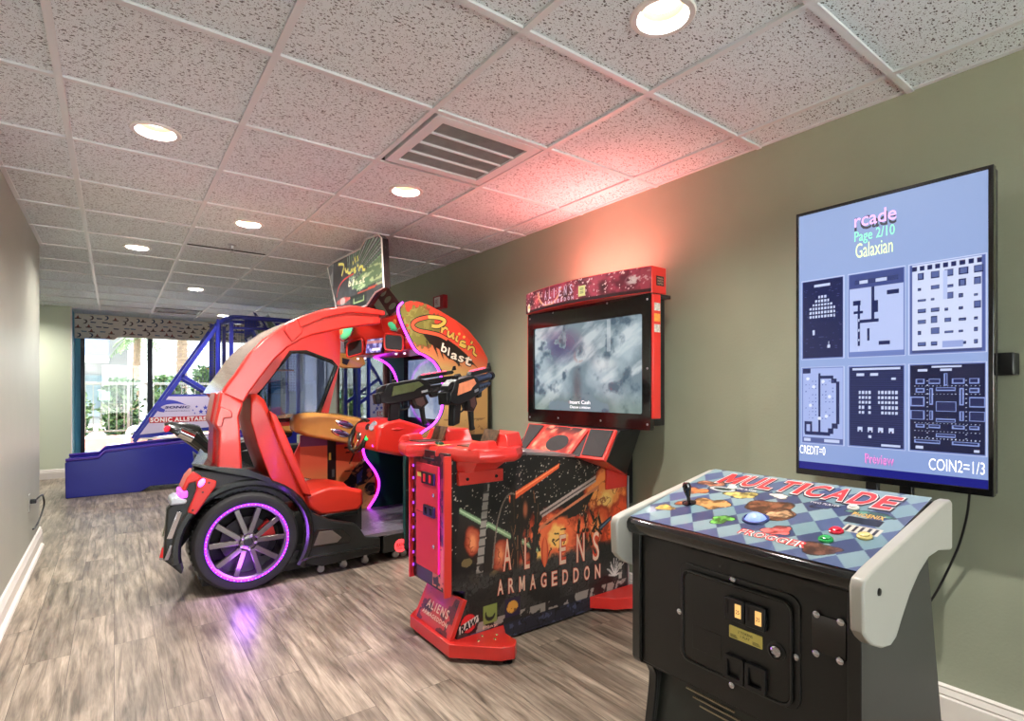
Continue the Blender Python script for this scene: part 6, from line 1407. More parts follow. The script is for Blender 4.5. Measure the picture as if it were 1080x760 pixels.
# inner tub: back coloured as if lit teal, screen, dash, steering wheel
MB().py([(2.06, 0.20), (2.10, 0.20), (2.10, 0.80), (2.06, 0.80)], YN + 0.022, YO - 0.022).build('foot_well', M_tealglow, race, smooth=0)
MB().box(1.86, 2.06, YN + 0.022, YN + 0.06, 0.20, 0.78).build('pedal_cheek', M_black, race, bevel=0.003)
MB().box(2.07, 2.14, YN + 0.022, YO - 0.022, 0.78, 1.60).build('screen_surround', M_gloss, race, bevel=0.003)
ps = Panel((2.069, 4.335, 0.985), (2.069, 3.66, 0.985), (2.069, 3.66, 1.475), (2.069, 4.335, 1.475))
cs_ = Canvas(ps.w, ps.h, 140, (118, 134, 170)); n1 = cs_.noise(6, 71, 5); cs_.fill(np.clip((n1 - 0.48) * 5, 0, 1), (176, 186, 206)); cs_.fill(np.clip((0.42 - n1) * 6, 0, 1), (70, 84, 122)); cs_.fill(cs_.poly([(0.0, 0.3), (0.3, 0.44), (0.34, 0.40), (0.06, 0.18)]), (160, 168, 196), 0.6)
cs_.mesh('screen', ps, art_mat('game_screen', 0.1), race, 0.0)
dash = MB()
dash.py(Y36([(382, 447), (392, 442), (405, 440), (425, 446), (440, 452), (440, 475), (428, 480), (400, 476), (380, 472)], 3.95), YN + 0.05, 4.10)
dash.build('dashboard', M_carred, race, bevel=0.025, seg=3)
MB().box(1.80, 2.07, YN + 0.022, YO - 0.022, 0.775, 0.86).build('dash_shelf', M_shell2, race, bevel=0.004)
ga = MB(); ctr = on_y(402, 448, 3.93)
xw, zw = 1.50, 0.872
yw = 3.985
WN = Vector((-0.90, -0.10, 0.42)).normalized()
Wc = Vector((xw, yw, zw))
col = MB().tube([Wc - WN * 0.02, Wc - WN * 0.20], [0.028, 0.045], 14); col.build('steering_column', M_shell2, race)
e1 = Vector((0, 0, 1)); e1 = (e1 - WN * e1.dot(WN)).normalized(); e2 = WN.cross(e1)
sw_ = MB().tube([Wc + (e1 * math.cos(t) + e2 * math.sin(t)) * 0.122 for t in np.linspace(0, 2 * PI, 40, endpoint=False)], 0.0195, 10, closed=True).build('steering_wheel', M_shell2, race)
hubm = MB().lathe([(0.001, 0.014), (0.026, 0.012), (0.034, 0.0), (0.034, -0.02), (0.001, -0.02)], Wc, WN, 22); hubm.build('hub', M_alloy, sw_)
for t in (0.5, PI - 0.5, 1.5 * PI):
    sp = MB().bar(Wc + (e1 * math.sin(t) + e2 * math.cos(t)) * 0.03, Wc + (e1 * math.sin(t) + e2 * math.cos(t)) * 0.112, 0.030, 0.008, up=WN); sp.build('spoke', M_chrome, sw_, bevel=0.002)
for dy, dz, r_, m_, nm in ((-0.20, 0.085, 0.034, mat('gauge_white', (120, 116, 122), 0.6, noise=0.3, nscale=90), 'gauge'), (-0.11, 0.075, 0.022, M_black, 'gauge'), (-0.115, -0.005, 0.020, mat('button_green_lit', (50, 206, 96), 0.3, emit=(40, 220, 100), estr=0.8), 'view_button'), (-0.24, -0.05, 0.012, M_mag, 'dash_lamp')):
    c_ = Vector((1.53, 3.95 + dy, 0.872 + dz)); xs_ = on_y(382, 455, 3.95).x
    c_.x = xs_ - 0.003 + 0.06 * max(0, (c_.z - 0.93)) * 6
    MB().lathe([(r_ * 1.15, 0.0), (r_ * 1.15, 0.006), (r_, 0.008), (r_ * 0.92, 0.005), (0.001, 0.005)], c_, (-0.86, -0.2, 0.46), 20).build(nm, m_, race)
# flowing red nose on top of the dash
MB().ell((1.66, 3.80, 0.935), 0.15, 0.16, 0.045, 20, 8).build('dash_cowl', M_carred, race)

# header across the top: two lamps, two speakers, picture card
def hx0(y): return 1.703 - 0.25 * (y - 3.8)
hxz = [(0.03, 1.815), (-0.045, 1.775), (-0.03, 1.69), (0.02, 1.63), (0.0, 1.56), (0.03, 1.522)]
def hring(y, dx=0.0, dz=0.0): return [(hx0(y) + a_ + dx, y, b_ + dz - 0.03 * (y - 3.6)) for a_, b_ in hxz] + [(2.00, y, 1.50), (2.06, y, 1.62), (1.98, y, 1.78), (1.86, y, 1.84)]
hd = MB().loft([hring(YN + 0.024, 0.02), hring(YN + 0.06), hring(YN + 0.30), hring(YN + 0.34, 0.035), hring(YO - 0.32, 0.035), hring(YO - 0.28), hring(YO - 0.05), hring(YO - 0.024, 0.02)])
header = hd.build('header', M_carred, race, bevel=0.010, seg=3)
HN = Vector((-0.97, -0.243, 0)); HT = Vector((-0.243, 0.97, 0))
def hpt(c, a_, b_, o): return c + HT * a_ + Vector((0, 0, b_)) + HN * o
for (px_, py_, Yc) in ((415.5, 361, 3.80), (374.5, 367, 4.28)):
    c_ = on_y(px_, py_, Yc); s_ = 1 if Yc < 4 else -1
    rr = rrect(-0.105, -0.056, 0.105, 0.056, 0.03); rr = [(a_, b_ + 0.12 * a_ * s_) for a_, b_ in rr]
    spk = MB().hexa([hpt(c_, a_, b_, -0.02) for a_, b_ in rr], [hpt(c_, a_ * 0.97, b_ * 0.97, 0.004) for a_, b_ in rr]).build('speaker', mat('speaker_black', (20, 20, 24), 0.7, bump=0.5, bscale=500), header, bevel=0.004)
    MB().tube([hpt(c_, a_ * 1.05, b_ * 1.08, 0.004) for a_, b_ in rr], 0.007, 8, closed=True).build('speaker_rim', M_carred, spk)
    e_ = on_y(px_ - (1.5 if s_ > 0 else 9), py_ - (20.5 if s_ > 0 else 16.5), Yc)
    R_ = Matrix((tuple(HT), (0, 0, 1), tuple(HN))).transposed()
    lamp = MB().ell(e_, 0.085, 0.050, 0.020, 24, 10, rot=R_ @ Matrix.Rotation(0.35 * s_, 3, 'Z')).build('header_lamp', mat('green_lens', (84, 196, 140), 0.12, coat=0.6, emit=(60, 190, 120), estr=0.3), header)
    MB().ell(e_ - HT * 0.05 * s_ + Vector((0, 0, 0.012)) + HN * 0.004, 0.040, 0.036, 0.019, 14, 8, rot=R_).build('amber_lens', mat('amber_lens', (228, 140, 70), 0.15, coat=0.6), lamp)
    MB().tube([e_ + HT * 0.092 * math.cos(t) + Vector((0, 0, 0.056 * math.sin(t) + 0.03 * math.cos(t) * s_)) + HN * 0.002 for t in np.linspace(0, 2 * PI, 28, endpoint=False)], 0.006, 8, closed=True).build('lamp_rim', M_chrome, lamp)
    for q_ in (-1, 1): MB().lathe([(0.001, 0.0), (0.009, 0.0), (0.009, 0.012), (0.001, 0.014)], hpt(c_, 0.05 * q_, -0.075, -0.06), (0, 0, -1), 12).build('under_lamp', mat('white_spot', (250, 240, 250), 0.3, emit=(255, 230, 255), estr=1.0), header)
c_ = on_y(395, 364.5, 4.05)
cp_ = Panel(hpt(c_, 0.10, -0.055, 0.012), hpt(c_, -0.10, -0.055, 0.012), hpt(c_, -0.10, 0.055, -0.005), hpt(c_, 0.10, 0.055, -0.005))
cc = Canvas(cp_.w, cp_.h, 60, (70, 84, 170)); nn = cc.noise(40, 81, 4); cc.fill(nn > 0.55, (150, 170, 220)); cc.fill(nn < 0.4, (40, 40, 110)); cc.fill(cc.rect(0.08, 0.015, 0.18, 0.035), (230, 230, 240)); cc.fill(cc.rect(0.0, 0.075, 0.2, 0.10), (200, 120, 90), 0.7)
cb2 = MB().hexa([cp_.pt(0, 0), cp_.pt(1, 0), cp_.pt(1, 1), cp_.pt(0, 1)], [cp_.pt(0, 0, -0.03), cp_.pt(1, 0, -0.03), cp_.pt(1, 1, -0.03), cp_.pt(0, 1, -0.03)]).build('info_card', M_black, header)
cc.mesh('card_print', cp_, M_print, cb2, 0.001)

# red roof arch over the driver
Z7 = lambda a_, b_: (220 + a_ / 7.6, 320 + b_ / 7.6)
out_px = [(234, 415), (238, 408), (250, 392), (263, 373), (279, 357), (295, 346), (305, 339), (318, 333), (338, 327), (352, 324), (368, 323), (385, 325), (400, 328)]
in_px = [(402, 341), (385, 343), (365, 346), (345, 350), (330, 353), (318, 358), (303, 367), (290, 379), (276, 397), (264, 413), (257, 425)]
ya0, ya1 = YN + 0.005, YN + 0.085
roof_pts = Y36(out_px + in_px, ya0)
MB().py(roof_pts, ya0, ya1).build('roof_arch', M_carred, race, bevel=0.012, seg=3)
rib_o = [(312, 336), (340, 326), (368, 322), (385, 324), (405, 328)]; rib_i = [(405, 333), (385, 331), (366, 330), (342, 335), (316, 346)]
MB().py(Y36(rib_o + rib_i, ya0), ya0 - 0.022, ya1 + 0.02).build('roof_rib', M_carred, race, bevel=0.008, seg=3)
MB().py(Y36([(299, 349), (302, 342), (312, 336), (318, 345), (319, 351), (308, 361)], ya0), ya0 - 0.016, ya1 + 0.005).build('arch_joint', M_carred, race, bevel=0.008, seg=3)
leg = Y36([(233, 412), (257, 425), (252, 440), (253, 449), (256, 500), (229, 498), (231, 455), (226, 448)], ya0)
MB().py(leg, ya0, ya0 + 0.12).build('arch_leg', M_carred, race, bevel=0.012, seg=3)
leg2 = [(a_ - 0.012, b_ + 0.004) for a_, b_ in Y36([(233, 414), (244, 420), (245, 445), (246, 497), (229, 497), (231, 452), (227, 445)], ya0)]
MB().py(leg2, ya0 + 0.12, ya0 + 0.34).build('arch_leg_rear', mat('shaded_car_red', (178, 20, 24), 0.3, coat=0.4), race, bevel=0.012, seg=3)  # car red darkened here to stand for shade on the leg's rear face
clip = Y36([(229, 450), (227, 447), (232, 428), (244, 433), (245, 440), (236, 441), (234, 450)], ya0)
MB().py(clip, ya0 - 0.012, ya0 + 0.06).build('arch_clip', M_carred, race, bevel=0.006)
# smoky canopy between the two arches
top = Y36(out_px[:8], ya0)
can = MB()
def off(p, k): cx, cz = 1.25, 0.90; return (cx + (p[0] - cx) * k, cz + (p[1] - cz) * k)
can.loft([[(off(p, 0.998)[0], y, off(p, 0.998)[1]) for p in top] + [(off(p, 0.985)[0], y, off(p, 0.985)[1]) for p in top[::-1]] for y in (ya1 + 0.001, YO + 0.012)])
can.build('rear_canopy', mat('smoked_canopy', (168, 150, 136), 0.18, coat=0.5, noise=0.15, nscale=5), race)
# far roof side with its big dark-edged window
outer = [off(p, 0.978) for p in Y36(out_px, ya0)]
fo = [(a_, b_) for a_, b_ in outer if a_ < 1.5] + [(1.49, 1.77), (1.505, 1.60), (1.50, 1.44), (1.40, 1.00)] + xz([(328, 446), (300, 449), (255, 451), (248, 448)], YO)
hole = xz([(306, 371), (322, 371), (349, 381), (354, 386), (336, 434), (328, 439), (300, 443), (258, 445), (262, 428)], YO)
MB().py(fo, YO - 0.02, YO + 0.005, 0, holes=[hole]).build('far_side_panel', M_carred, race, bevel=0.003)
MB().tube([(a_, YO - 0.014, b_) for a_, b_ in hole], 0.017, 8, closed=True).build('window_gasket', M_shell2, race)
MB().py(hole, YO - 0.008, YO - 0.003).build('side_window', pane_mat('tinted_glass', (0.50, 0.55, 0.78), 0.0, 1.9), race, smooth=0)
# printed dividing panel on the far side of the foot well
dp = Panel((1.18, YO - 0.024, 0.21), (1.80, YO - 0.024, 0.21), (1.80, YO - 0.024, 0.86), (1.18, YO - 0.024, 0.86))
cd_ = Canvas(dp.w, dp.h, 150, (214, 92, 62)); n1 = cd_.noise(8, 91, 5); n2 = cd_.noise(30, 92, 4)
cd_.fill(np.clip((0.42 - cd_.Y) * 4, 0, 1), (226, 168, 96)); cd_.fill(cd_.Y > 0.56, (96, 40, 110), 0.8)
cd_.fill(cd_.rect(0.215, 0.24, 0.285, 0.62), (30, 12, 14)); cd_.fill(cd_.rect(0.225, 0.44, 0.245, 0.50), (200, 160, 70)); cd_.fill(cd_.rect(0.25, 0.30, 0.272, 0.36), (90, 80, 80))
for q_ in ([(0.36, 0.53), (0.46, 0.53), (0.40, 0.40)],): cd_.fill(cd_.line(q_[0], q_[1], 0.016), (40, 20, 16)); cd_.fill(cd_.line(q_[1], q_[2], 0.014), (40, 20, 16))
cd_.fill(cd_.line((0.37, 0.49), (0.45, 0.50), 0.012), (40, 20, 16)); cd_.fill(cd_.line((0.36, 0.335), (0.50, 0.335), 0.010), (60, 30, 20))
cd_.fill(cd_.poly([(0.02, 0.32), (0.18, 0.27), (0.18, 0.22), (0.02, 0.27)]), (30, 16, 14)); cd_.fill(cd_.poly([(0.03, 0.31), (0.17, 0.265), (0.17, 0.245), (0.03, 0.285)]) & (n2 > 0.45), (206, 190, 180))
cd_.fill(np.clip((0.2 - cd_.Y) * 12, 0, 1) * (cd_.X < 0.25), (150, 110, 56))
# generic road bike shape in dark tones
for c_ in ((0.40, 0.20, 0.07), (0.585, 0.17, 0.06)): cd_.fill(cd_.disc(*c_), (22, 20, 22)); cd_.fill(cd_.disc(c_[0], c_[1], c_[2] * 0.6), (90, 80, 76)); cd_.fill(cd_.disc(c_[0], c_[1], c_[2] * 0.5), (40, 34, 34))
cd_.fill(cd_.poly([(0.36, 0.24), (0.44, 0.36), (0.52, 0.44), (0.60, 0.40), (0.61, 0.28), (0.54, 0.22), (0.46, 0.20)]), (28, 28, 34)); cd_.fill(cd_.poly([(0.46, 0.30), (0.51, 0.34), (0.50, 0.24), (0.46, 0.22)]), (60, 80, 150)); cd_.fill(cd_.disc(0.57, 0.29, 0.022), (222, 108, 60)); cd_.fill(cd_.disc(0.52, 0.42, 0.014), (206, 200, 180)); cd_.fill(cd_.disc(0.56, 0.40, 0.014), (206, 200, 180))
cd_.fill((n2 > 0.62) & (cd_.X > 0.40) & (cd_.Y < 0.42), (206, 140, 90), 0.7)
dv = [p for p in front if 0.19 < p[1] < 0.88]
dvp = [(1.18, 0.21)] + [(1.74, 0.21)] + dv[::-1] + [(1.18, 0.86)]
cd_.mesh('divider_print', dp, M_print, race, 0.0065, cd_.poly([(a_ - 1.18 - 0.006 * (a_ > 1.3), b_ - 0.21) for a_, b_ in dvp]))
MB().py(dvp, YO - 0.029, YO - 0.02).build('divider', M_carred, race, smooth=0)
MB().py(xz([(322, 455), (327, 460), (326, 545), (298, 540), (303, 500), (311, 478)], YO - 0.03), YO - 0.03, YO - 0.005).build('divider_wing', M_carred, race, bevel=0.004)
# tan moulded cowl with two chrome air slots on top of the divider
yc0 = YO - 0.16
cow = xz([(309, 446), (312, 440), (320, 437), (335, 436), (360, 438), (380, 441), (389, 448), (392, 458), (388, 470), (370, 469), (345, 464), (322, 460), (310, 455)], yc0)
def cwr(y, k, dz=0):
    cx = sum(p[0] for p in cow) / len(cow); cz = sum(p[1] for p in cow) / len(cow); return [(cx + (a_ - cx) * k, y, cz + (b_ - cz) * k + dz) for a_, b_ in cow]
M_tan = mat('tan_gloss', (206, 150, 78), 0.18, coat=0.6, noise=0.10, nscale=7)
cowl = MB().loft([cwr(yc0 - 0.02, 0.86), cwr(yc0 + 0.01, 0.99), cwr(yc0 + 0.08, 1.02, 0.01), cwr(yc0 + 0.17, 0.95, 0.0), cwr(yc0 + 0.19, 0.7)]).build('side_cowl', M_tan, race, bevel=0.012, seg=3)
for q0, q1 in (((354, 444.5), (373, 450)), ((349, 453.5), (369, 459.5))):
    a0, a1 = on_y(*q0, yc0 - 0.018), on_y(*q1, yc0 - 0.018); c_ = (a0 + a1) / 2; L_ = (a1 - a0).length / 2; ang = math.atan2(a1.z - a0.z, a1.x - a0.x)
    MB().ell(c_, L_, 0.018, 0.030, 20, 8, rot=Matrix.Rotation(-ang, 3, 'Y')).build('air_slot', M_chrome, cowl)
    MB().ell(c_ - Vector((0, 0.012, 0)), L_ * 0.8, 0.010, 0.016, 18, 8, rot=Matrix.Rotation(-ang, 3, 'Y')).build('slot_mesh', mat('slot_purple', (96, 70, 110), 0.25, metal=0.5, noise=0.5, nscale=60), cowl)

# topper sign on its drilled bracket
XQ_ = 1.48
sg_px = [(345.5, 282), (351.5, 277), (380, 262.5), (386, 252.5), (399, 247.5), (402.5, 251), (405, 303), (396, 308.5), (387, 322), (374, 326.5), (355, 325)]
sp_ = [(on_x(a_, b_, XQ_).y, on_x(a_, b_, XQ_).z) for a_, b_ in sg_px]
sign = MB().px(sp_, XQ_, XQ_ + 0.05).build('topper_sign', M_shell2, race, bevel=0.004)
yy = [p[0] for p in sp_]; zz = [p[1] for p in sp_]
pz = Panel((XQ_ - 0.001, max(yy), min(zz)), (XQ_ - 0.001, min(yy), min(zz)), (XQ_ - 0.001, min(yy), max(zz)), (XQ_ - 0.001, max(yy), max(zz)))
ct = Canvas(pz.w, pz.h, 150, (66, 72, 76)); n1 = ct.noise(10, 101, 4); A_, B_ = ct.X / pz.w, ct.Y / pz.h
ct.fill(np.clip((n1 - 0.45) * 4, 0, 1), (86, 92, 96))
for k in range(16):
    t = 0.35 + 0.09 * k; ct.fill(ct.poly([(0.45 * pz.w, 0.45 * pz.h), (pz.w * (0.5 + 1.1 * math.cos(t)), pz.h * (0.5 + 1.1 * math.sin(t))), (pz.w * (0.5 + 1.1 * math.cos(t + 0.03)), pz.h * (0.5 + 1.1 * math.sin(t + 0.03)))]), ((196, 236, 206), (120, 200, 150), (216, 240, 236))[k % 3], 0.75)
ct.fill(ct.poly([(0.45 * pz.w, 0.42 * pz.h), (pz.w, 0.68 * pz.h), (pz.w, 0.30 * pz.h), (0.6 * pz.w, 0.28 * pz.h)]), (150, 214, 132), 0.55); ct.fill((ct.noise(30, 102, 3, 0.4, 2) > 0.6) & (A_ > 0.5) & (B_ < 0.6) & (B_ > 0.25), (226, 244, 190), 0.8)
ct.fill(ct.poly([(0.42 * pz.w, 0.22 * pz.h), (0.92 * pz.w, 0.27 * pz.h), (0.9 * pz.w, 0.24 * pz.h), (0.42 * pz.w, 0.19 * pz.h)]), (226, 92, 66))
ct.fill(ct.disc(0.32 * pz.w, 0.21 * pz.h, 0.12 * pz.w, 0.05 * pz.h), (206, 86, 84), 0.9); ct.fill(ct.disc(0.32 * pz.w, 0.20 * pz.h, 0.05 * pz.w, 0.06 * pz.h), (196, 200, 196), 0.8)
ct.fill((A_ < 0.11 + 0.02 * B_) | ((A_ < 0.2) & (B_ < 0.08)), (176, 178, 180)); ct.fill(((A_ < 0.12)) & (n1 > 0.52), (110, 112, 116))
ct.fill(ct.rect(0.46 * pz.w, 0.02 * pz.h, 0.74 * pz.w, 0.23 * pz.h), (36, 44, 46)); ct.fill(ct.rect(0.52 * pz.w, 0.09 * pz.h, 0.70 * pz.w, 0.185 * pz.h), (176, 206, 140)); ct.fill(ct.rect(0.535 * pz.w, 0.105 * pz.h, 0.685 * pz.w, 0.17 * pz.h), (52, 66, 58))
ins = [(max(yy) - p[0], p[1] - min(zz)) for p in sp_]; cxx = sum(p[0] for p in ins) / len(ins); czz = sum(p[1] for p in ins) / len(ins)
ct.mesh('sign_print', pz, art_mat('lit_header', 0.3), sign, 0.0006, ct.poly([(cxx + (a_ - cxx) * 0.985, czz + (b_ - czz) * 0.985) for a_, b_ in ins]))
rm = MB().tube([(XQ_ - 0.002, a_, b_) for a_, b_ in sp_], 0.006, 6, closed=True).build('sign_rim', M_white, sign)
tx = MB()
s8 = 760 / 90
def SU(x, y): q_ = on_x(340 + x / s8, 240 + y / s8, XQ_); return ((max(yy) - q_.y) / pz.w, (q_.z - min(zz)) / pz.h)
for p_ in ([(145, 330), (180, 325), (195, 345), (175, 430)], [(205, 360), (215, 395), (230, 380)], [(232, 362), (230, 400), (255, 400), (262, 365)], [(275, 360), (272, 395)], [(300, 355), (285, 375), (300, 390), (285, 398)], [(315, 330), (325, 345)], [(330, 390), (335, 355), (360, 345), (365, 375), (385, 370)], [(290, 260), (300, 310)], [(315, 250), (320, 300)], [(275, 300), (278, 330)]):
    stroke(tx, pz, [SU(*q) for q in smooth_line(p_, 3)], 0.022, 0.002, 0)
for k_, ch_ in enumerate('blast'):
    x_ = 235 + 31 * k_; y_ = 530 - 9 * k_; u0, v0 = SU(x_, y_); u1, v1 = SU(x_ + 24, y_ - (66 if ch_ in 'blt' else 40)); put_text(tx, ch_, pz, u0, v0, u1, v1, 0.002, 1, 0.1, 0.02)
u0, v0 = SU(312, 620); u1, v1 = SU(392, 602); put_text(tx, 'Nintendo', pz, u0, v0 - 0.02, u1, v1, 0.002, 2)
stroke(tx, pz, [SU(*q) for q in smooth_line([(280, 410), (200, 460), (150, 530), (130, 620)], 4)], 0.012, 0.0015, 3)
tx.build('sign_lettering', [glow('sign_yellow', (226, 222, 120), 0.3), glow('sign_cream', (236, 232, 200), 0.3), glow('sign_green', (190, 216, 150), 0.3), glow('sign_red', (206, 80, 76), 0.3)], sign, smooth=0)
def bracket(pl):
    hb0 = Panel(*pl); mb = MB()
    flat = [(0, 0), (1, 0), (1, 1), (0, 1)]; hs = [circle(0.5, 0.20 + 0.27 * k, 0.30, 0.085, 14) for k in range(3)]
    mb.prism(flat, lambda a_, b_, d_: tuple(hb0.pt(a_, b_, d_)), 0, 0.006, 0, holes=hs); return mb.build('sign_bracket', mat('bracket_brown', (40, 24, 20), 0.4), race, smooth=0)
bracket([on_x(411, 333, 1.66), on_x(424, 322, 1.70), on_x(404, 296, 1.53), on_x(395, 307, 1.53)])
bracket([on_x(385, 334, 1.66), on_x(399, 328, 1.68), on_x(392, 318, 1.55), on_x(379, 326, 1.55)])
# ================================================================ motorcycle game behind the racing machine
bike = thing('motorcycle_game', (1.4, 5.35, 0), 'tan and black ride-on motorcycle machine standing behind the red racing machine', 'arcade game')
YB0 = 5.2
MB().box(0.75, 2.42, 4.72, 6.30, 0.0, 0.13).build('base_platform', M_shell, bike, bevel=0.01)
MB().box(2.10, 2.42, 4.75, 6.30, 0.13, 1.62).build('cabinet', M_gloss, bike, bevel=0.006)
tailp = xz([(173, 448), (178, 446), (196, 446.5), (211, 450), (217, 461), (222, 468), (229, 478), (229, 492), (219, 486), (206, 474), (192, 464), (180, 456), (174, 453)], YB0)
def tr_(y, k, dz=0): 
    cx = sum(p[0] for p in tailp) / len(tailp); cz = sum(p[1] for p in tailp) / len(tailp); return [(cx + (a_ - cx) * k, y, cz + (b_ - cz) * k + dz) for a_, b_ in tailp]
MB().loft([tr_(YB0 - 0.09, 0.72), tr_(YB0 - 0.05, 0.96), tr_(YB0 + 0.03, 1.0, 0.01), tr_(YB0 + 0.13, 0.96), tr_(YB0 + 0.17, 0.72)]).build('tail_fairing', M_shell2, bike, bevel=0.008)
a_ = on_y(176, 452, YB0 - 0.05); MB().ell(a_, 0.022, 0.07, 0.028, 14, 8, rot=Matrix.Rotation(0.5, 3, 'Y')).build('tail_light', mat('tail_red', (200, 30, 50), 0.2, emit=(220, 30, 60), estr=0.6), bike)
p0, p1 = on_y(190, 455, YB0 - 0.13), on_y(204, 461, YB0 - 0.13); p2 = on_y(224, 478, YB0 - 0.13)
MB().tube([p0, p1], 0.046, 18).build('exhaust_tip', M_chrome, bike); MB().tube([p1, p2], [0.044, 0.036], 18).build('exhaust_can', M_shell2, bike)
sw_px = [(204, 476), (214, 483), (214, 492), (206, 489)]
MB().py(xz(sw_px, YB0), YB0 - 0.02, YB0 + 0.1).build('swing_arm', M_steel, bike, bevel=0.01)
tank = xz([(288, 440), (300, 437), (309, 436), (316, 443), (318, 452), (310, 452), (304, 458), (296, 457), (286, 452)], YB0)
def tk(y, k):
    cx = sum(p[0] for p in tank) / len(tank); cz = sum(p[1] for p in tank) / len(tank); return [(cx + (a_ - cx) * k, y, cz + (b_ - cz) * k) for a_, b_ in tank]
MB().loft([tk(YB0 - 0.12, 0.7), tk(YB0 - 0.06, 1.0), tk(YB0 + 0.06, 1.05), tk(YB0 + 0.15, 0.7)]).build('fuel_tank', M_tan, bike, bevel=0.012)
MB().loft([[(x, YB0 + y, z) for y in (-0.10, 0.14)] + [(x, YB0 + y, z - 0.10) for y in (0.14, -0.10)] for x, z in ((0.62, 0.80), (0.85, 0.78), (1.10, 0.84), (1.30, 0.90))]).build('saddle', M_black, bike, bevel=0.02)
eng = MB().box(0.85, 1.55, YB0 - 0.10, YB0 + 0.14, 0.25, 0.72); eng.build('engine_block', mat('engine_dark', (20, 30, 28), 0.35, noise=0.3, nscale=15), bike, bevel=0.03)
for xw_ in (1.02, 1.78):
    MB().lathe([(0.20, -0.05), (0.26, -0.055), (0.29, -0.03), (0.29, 0.03), (0.26, 0.055), (0.20, 0.05)], (xw_, YB0 + 0.02, 0.42), (0, 1, 0), 36, close=True).build('bike_wheel', M_tyre, bike)
MB().box(0.80, 1.85, YB0 - 0.02, YB0 + 0.06, 0.13, 0.42).build('bike_stand', M_shell, bike, bevel=0.01)
# glossy dark screen that mirrors the window, and the tan goggle-shaped header
XS2 = 2.08
MB().px([(4.86, 0.88), (6.25, 0.88), (6.25, 1.60), (4.86, 1.60)], XS2 - 0.01, XS2 + 0.03, 0, holes=[[(4.90, 0.93), (6.21, 0.93), (6.21, 1.55), (4.90, 1.55)]]).build('screen_frame', mat('screen_frame_brown', (96, 66, 60), 0.35), bike, bevel=0.004)
MB().box(XS2 + 0.005, XS2 + 0.02, 4.89, 6.22, 0.92, 1.56).build('screen', mat('mirror_black_screen', (126, 136, 140), 0.02, metal=1.0), bike, smooth=0)
yh = 4.72
gp = xz([(345, 360), (348, 356), (352, 366), (358, 372), (368, 373), (374, 368), (384, 377), (386, 384), (380, 388), (362, 388), (352, 383), (346, 374)], yh)
gog = MB().py(gp, yh, yh + 0.10).build('header_goggle', M_tan, bike, bevel=0.012, seg=3)
for q_ in ([(348, 370), (351, 374), (355, 381), (349, 378)], [(361, 377), (369, 379), (366, 385), (361, 383)]):
    MB().py(xz(q_, yh - 0.004), yh - 0.006, yh + 0.02).build('header_speaker', M_black, gog, bevel=0.003)
MB().py(xz([(349, 345), (353, 345), (353, 372), (349, 366)], yh), yh + 0.01, yh + 0.05).build('header_post', M_tan, bike, bevel=0.006)
MB().py(xz([(353, 352), (362, 352), (364, 372), (354, 371)], yh + 0.05), yh + 0.055, yh + 0.065).build('header_card', mat('clear_card', (168, 170, 178), 0.2, noise=0.35, nscale=14), bike)
MB().box(1.70, 2.20, yh + 0.02, yh + 1.5, 1.60, 1.66).build('header_beam', M_shell, bike, bevel=0.01)

# ================================================================ basketball game by the window
M_bblue = mat('cobalt_blue', (34, 40, 150), 0.3, coat=0.25, noise=0.05, nscale=3)
M_bmet = mat('blue_frame', (40, 48, 160), 0.3, coat=0.3)
M_netw = mat('net_wire', (74, 78, 96), 0.5)
bb = thing('basketball_game', (0.9, 8.14, 0), 'cobalt blue basketball game with a caged lane in front of the window', 'arcade game')
B0, B1 = 7.83, 8.45
side = xz([(68.5, 526), (67.5, 488), (70, 485.5), (103, 482.5), (112, 476.5), (235, 461), (300, 453), (300, 508)], B0)
side[-1] = (2.05, 0.14); side[-2] = (2.05, 0.72)
side[0] = (-0.44, 0.003)
side.append((0.15, 0.003)) if False else None
side = [(-0.44, 0.0), (-0.445, 0.40), (-0.425, 0.415), (-0.15, 0.425), (-0.085, 0.495), (1.13, 0.60), (2.05, 0.68), (2.05, 0.0), (1.0, 0.0), (0.9, 0.06), (0.35, 0.06), (0.25, 0.0)]
for y0, y1 in ((B0, B0 + 0.03), (B1 - 0.03, B1)): MB().py(side, y0, y1).build('lane_side', M_bblue, bb, bevel=0.008)
for y in (B0 + 0.015, B1 - 0.015):
    t = MB(); t.tube([(-0.44, y, 0.43), (-0.15, y, 0.44), (-0.085, y, 0.508), (1.13, y, 0.612), (2.05, y, 0.695)], 0.018, 10); t.build('side_rail', mat('purple_trim', (70, 40, 150), 0.3, coat=0.3), bb)
MB().box(-0.44, -0.42, B0 + 0.03, B1 - 0.03, 0.0, 0.40).build('lane_front', M_bblue, bb, bevel=0.004)
MB().hexa([(-0.43, B0 + 0.03, 0.30), (-0.43, B1 - 0.03, 0.30), (2.0, B1 - 0.03, 0.42), (2.0, B0 + 0.03, 0.42)], [(-0.43, B0 + 0.03, 0.28), (-0.43, B1 - 0.03, 0.28), (2.0, B1 - 0.03, 0.40), (2.0, B0 + 0.03, 0.40)]).build('ball_ramp', M_bblue, bb, smooth=0)
cb_ = MB()
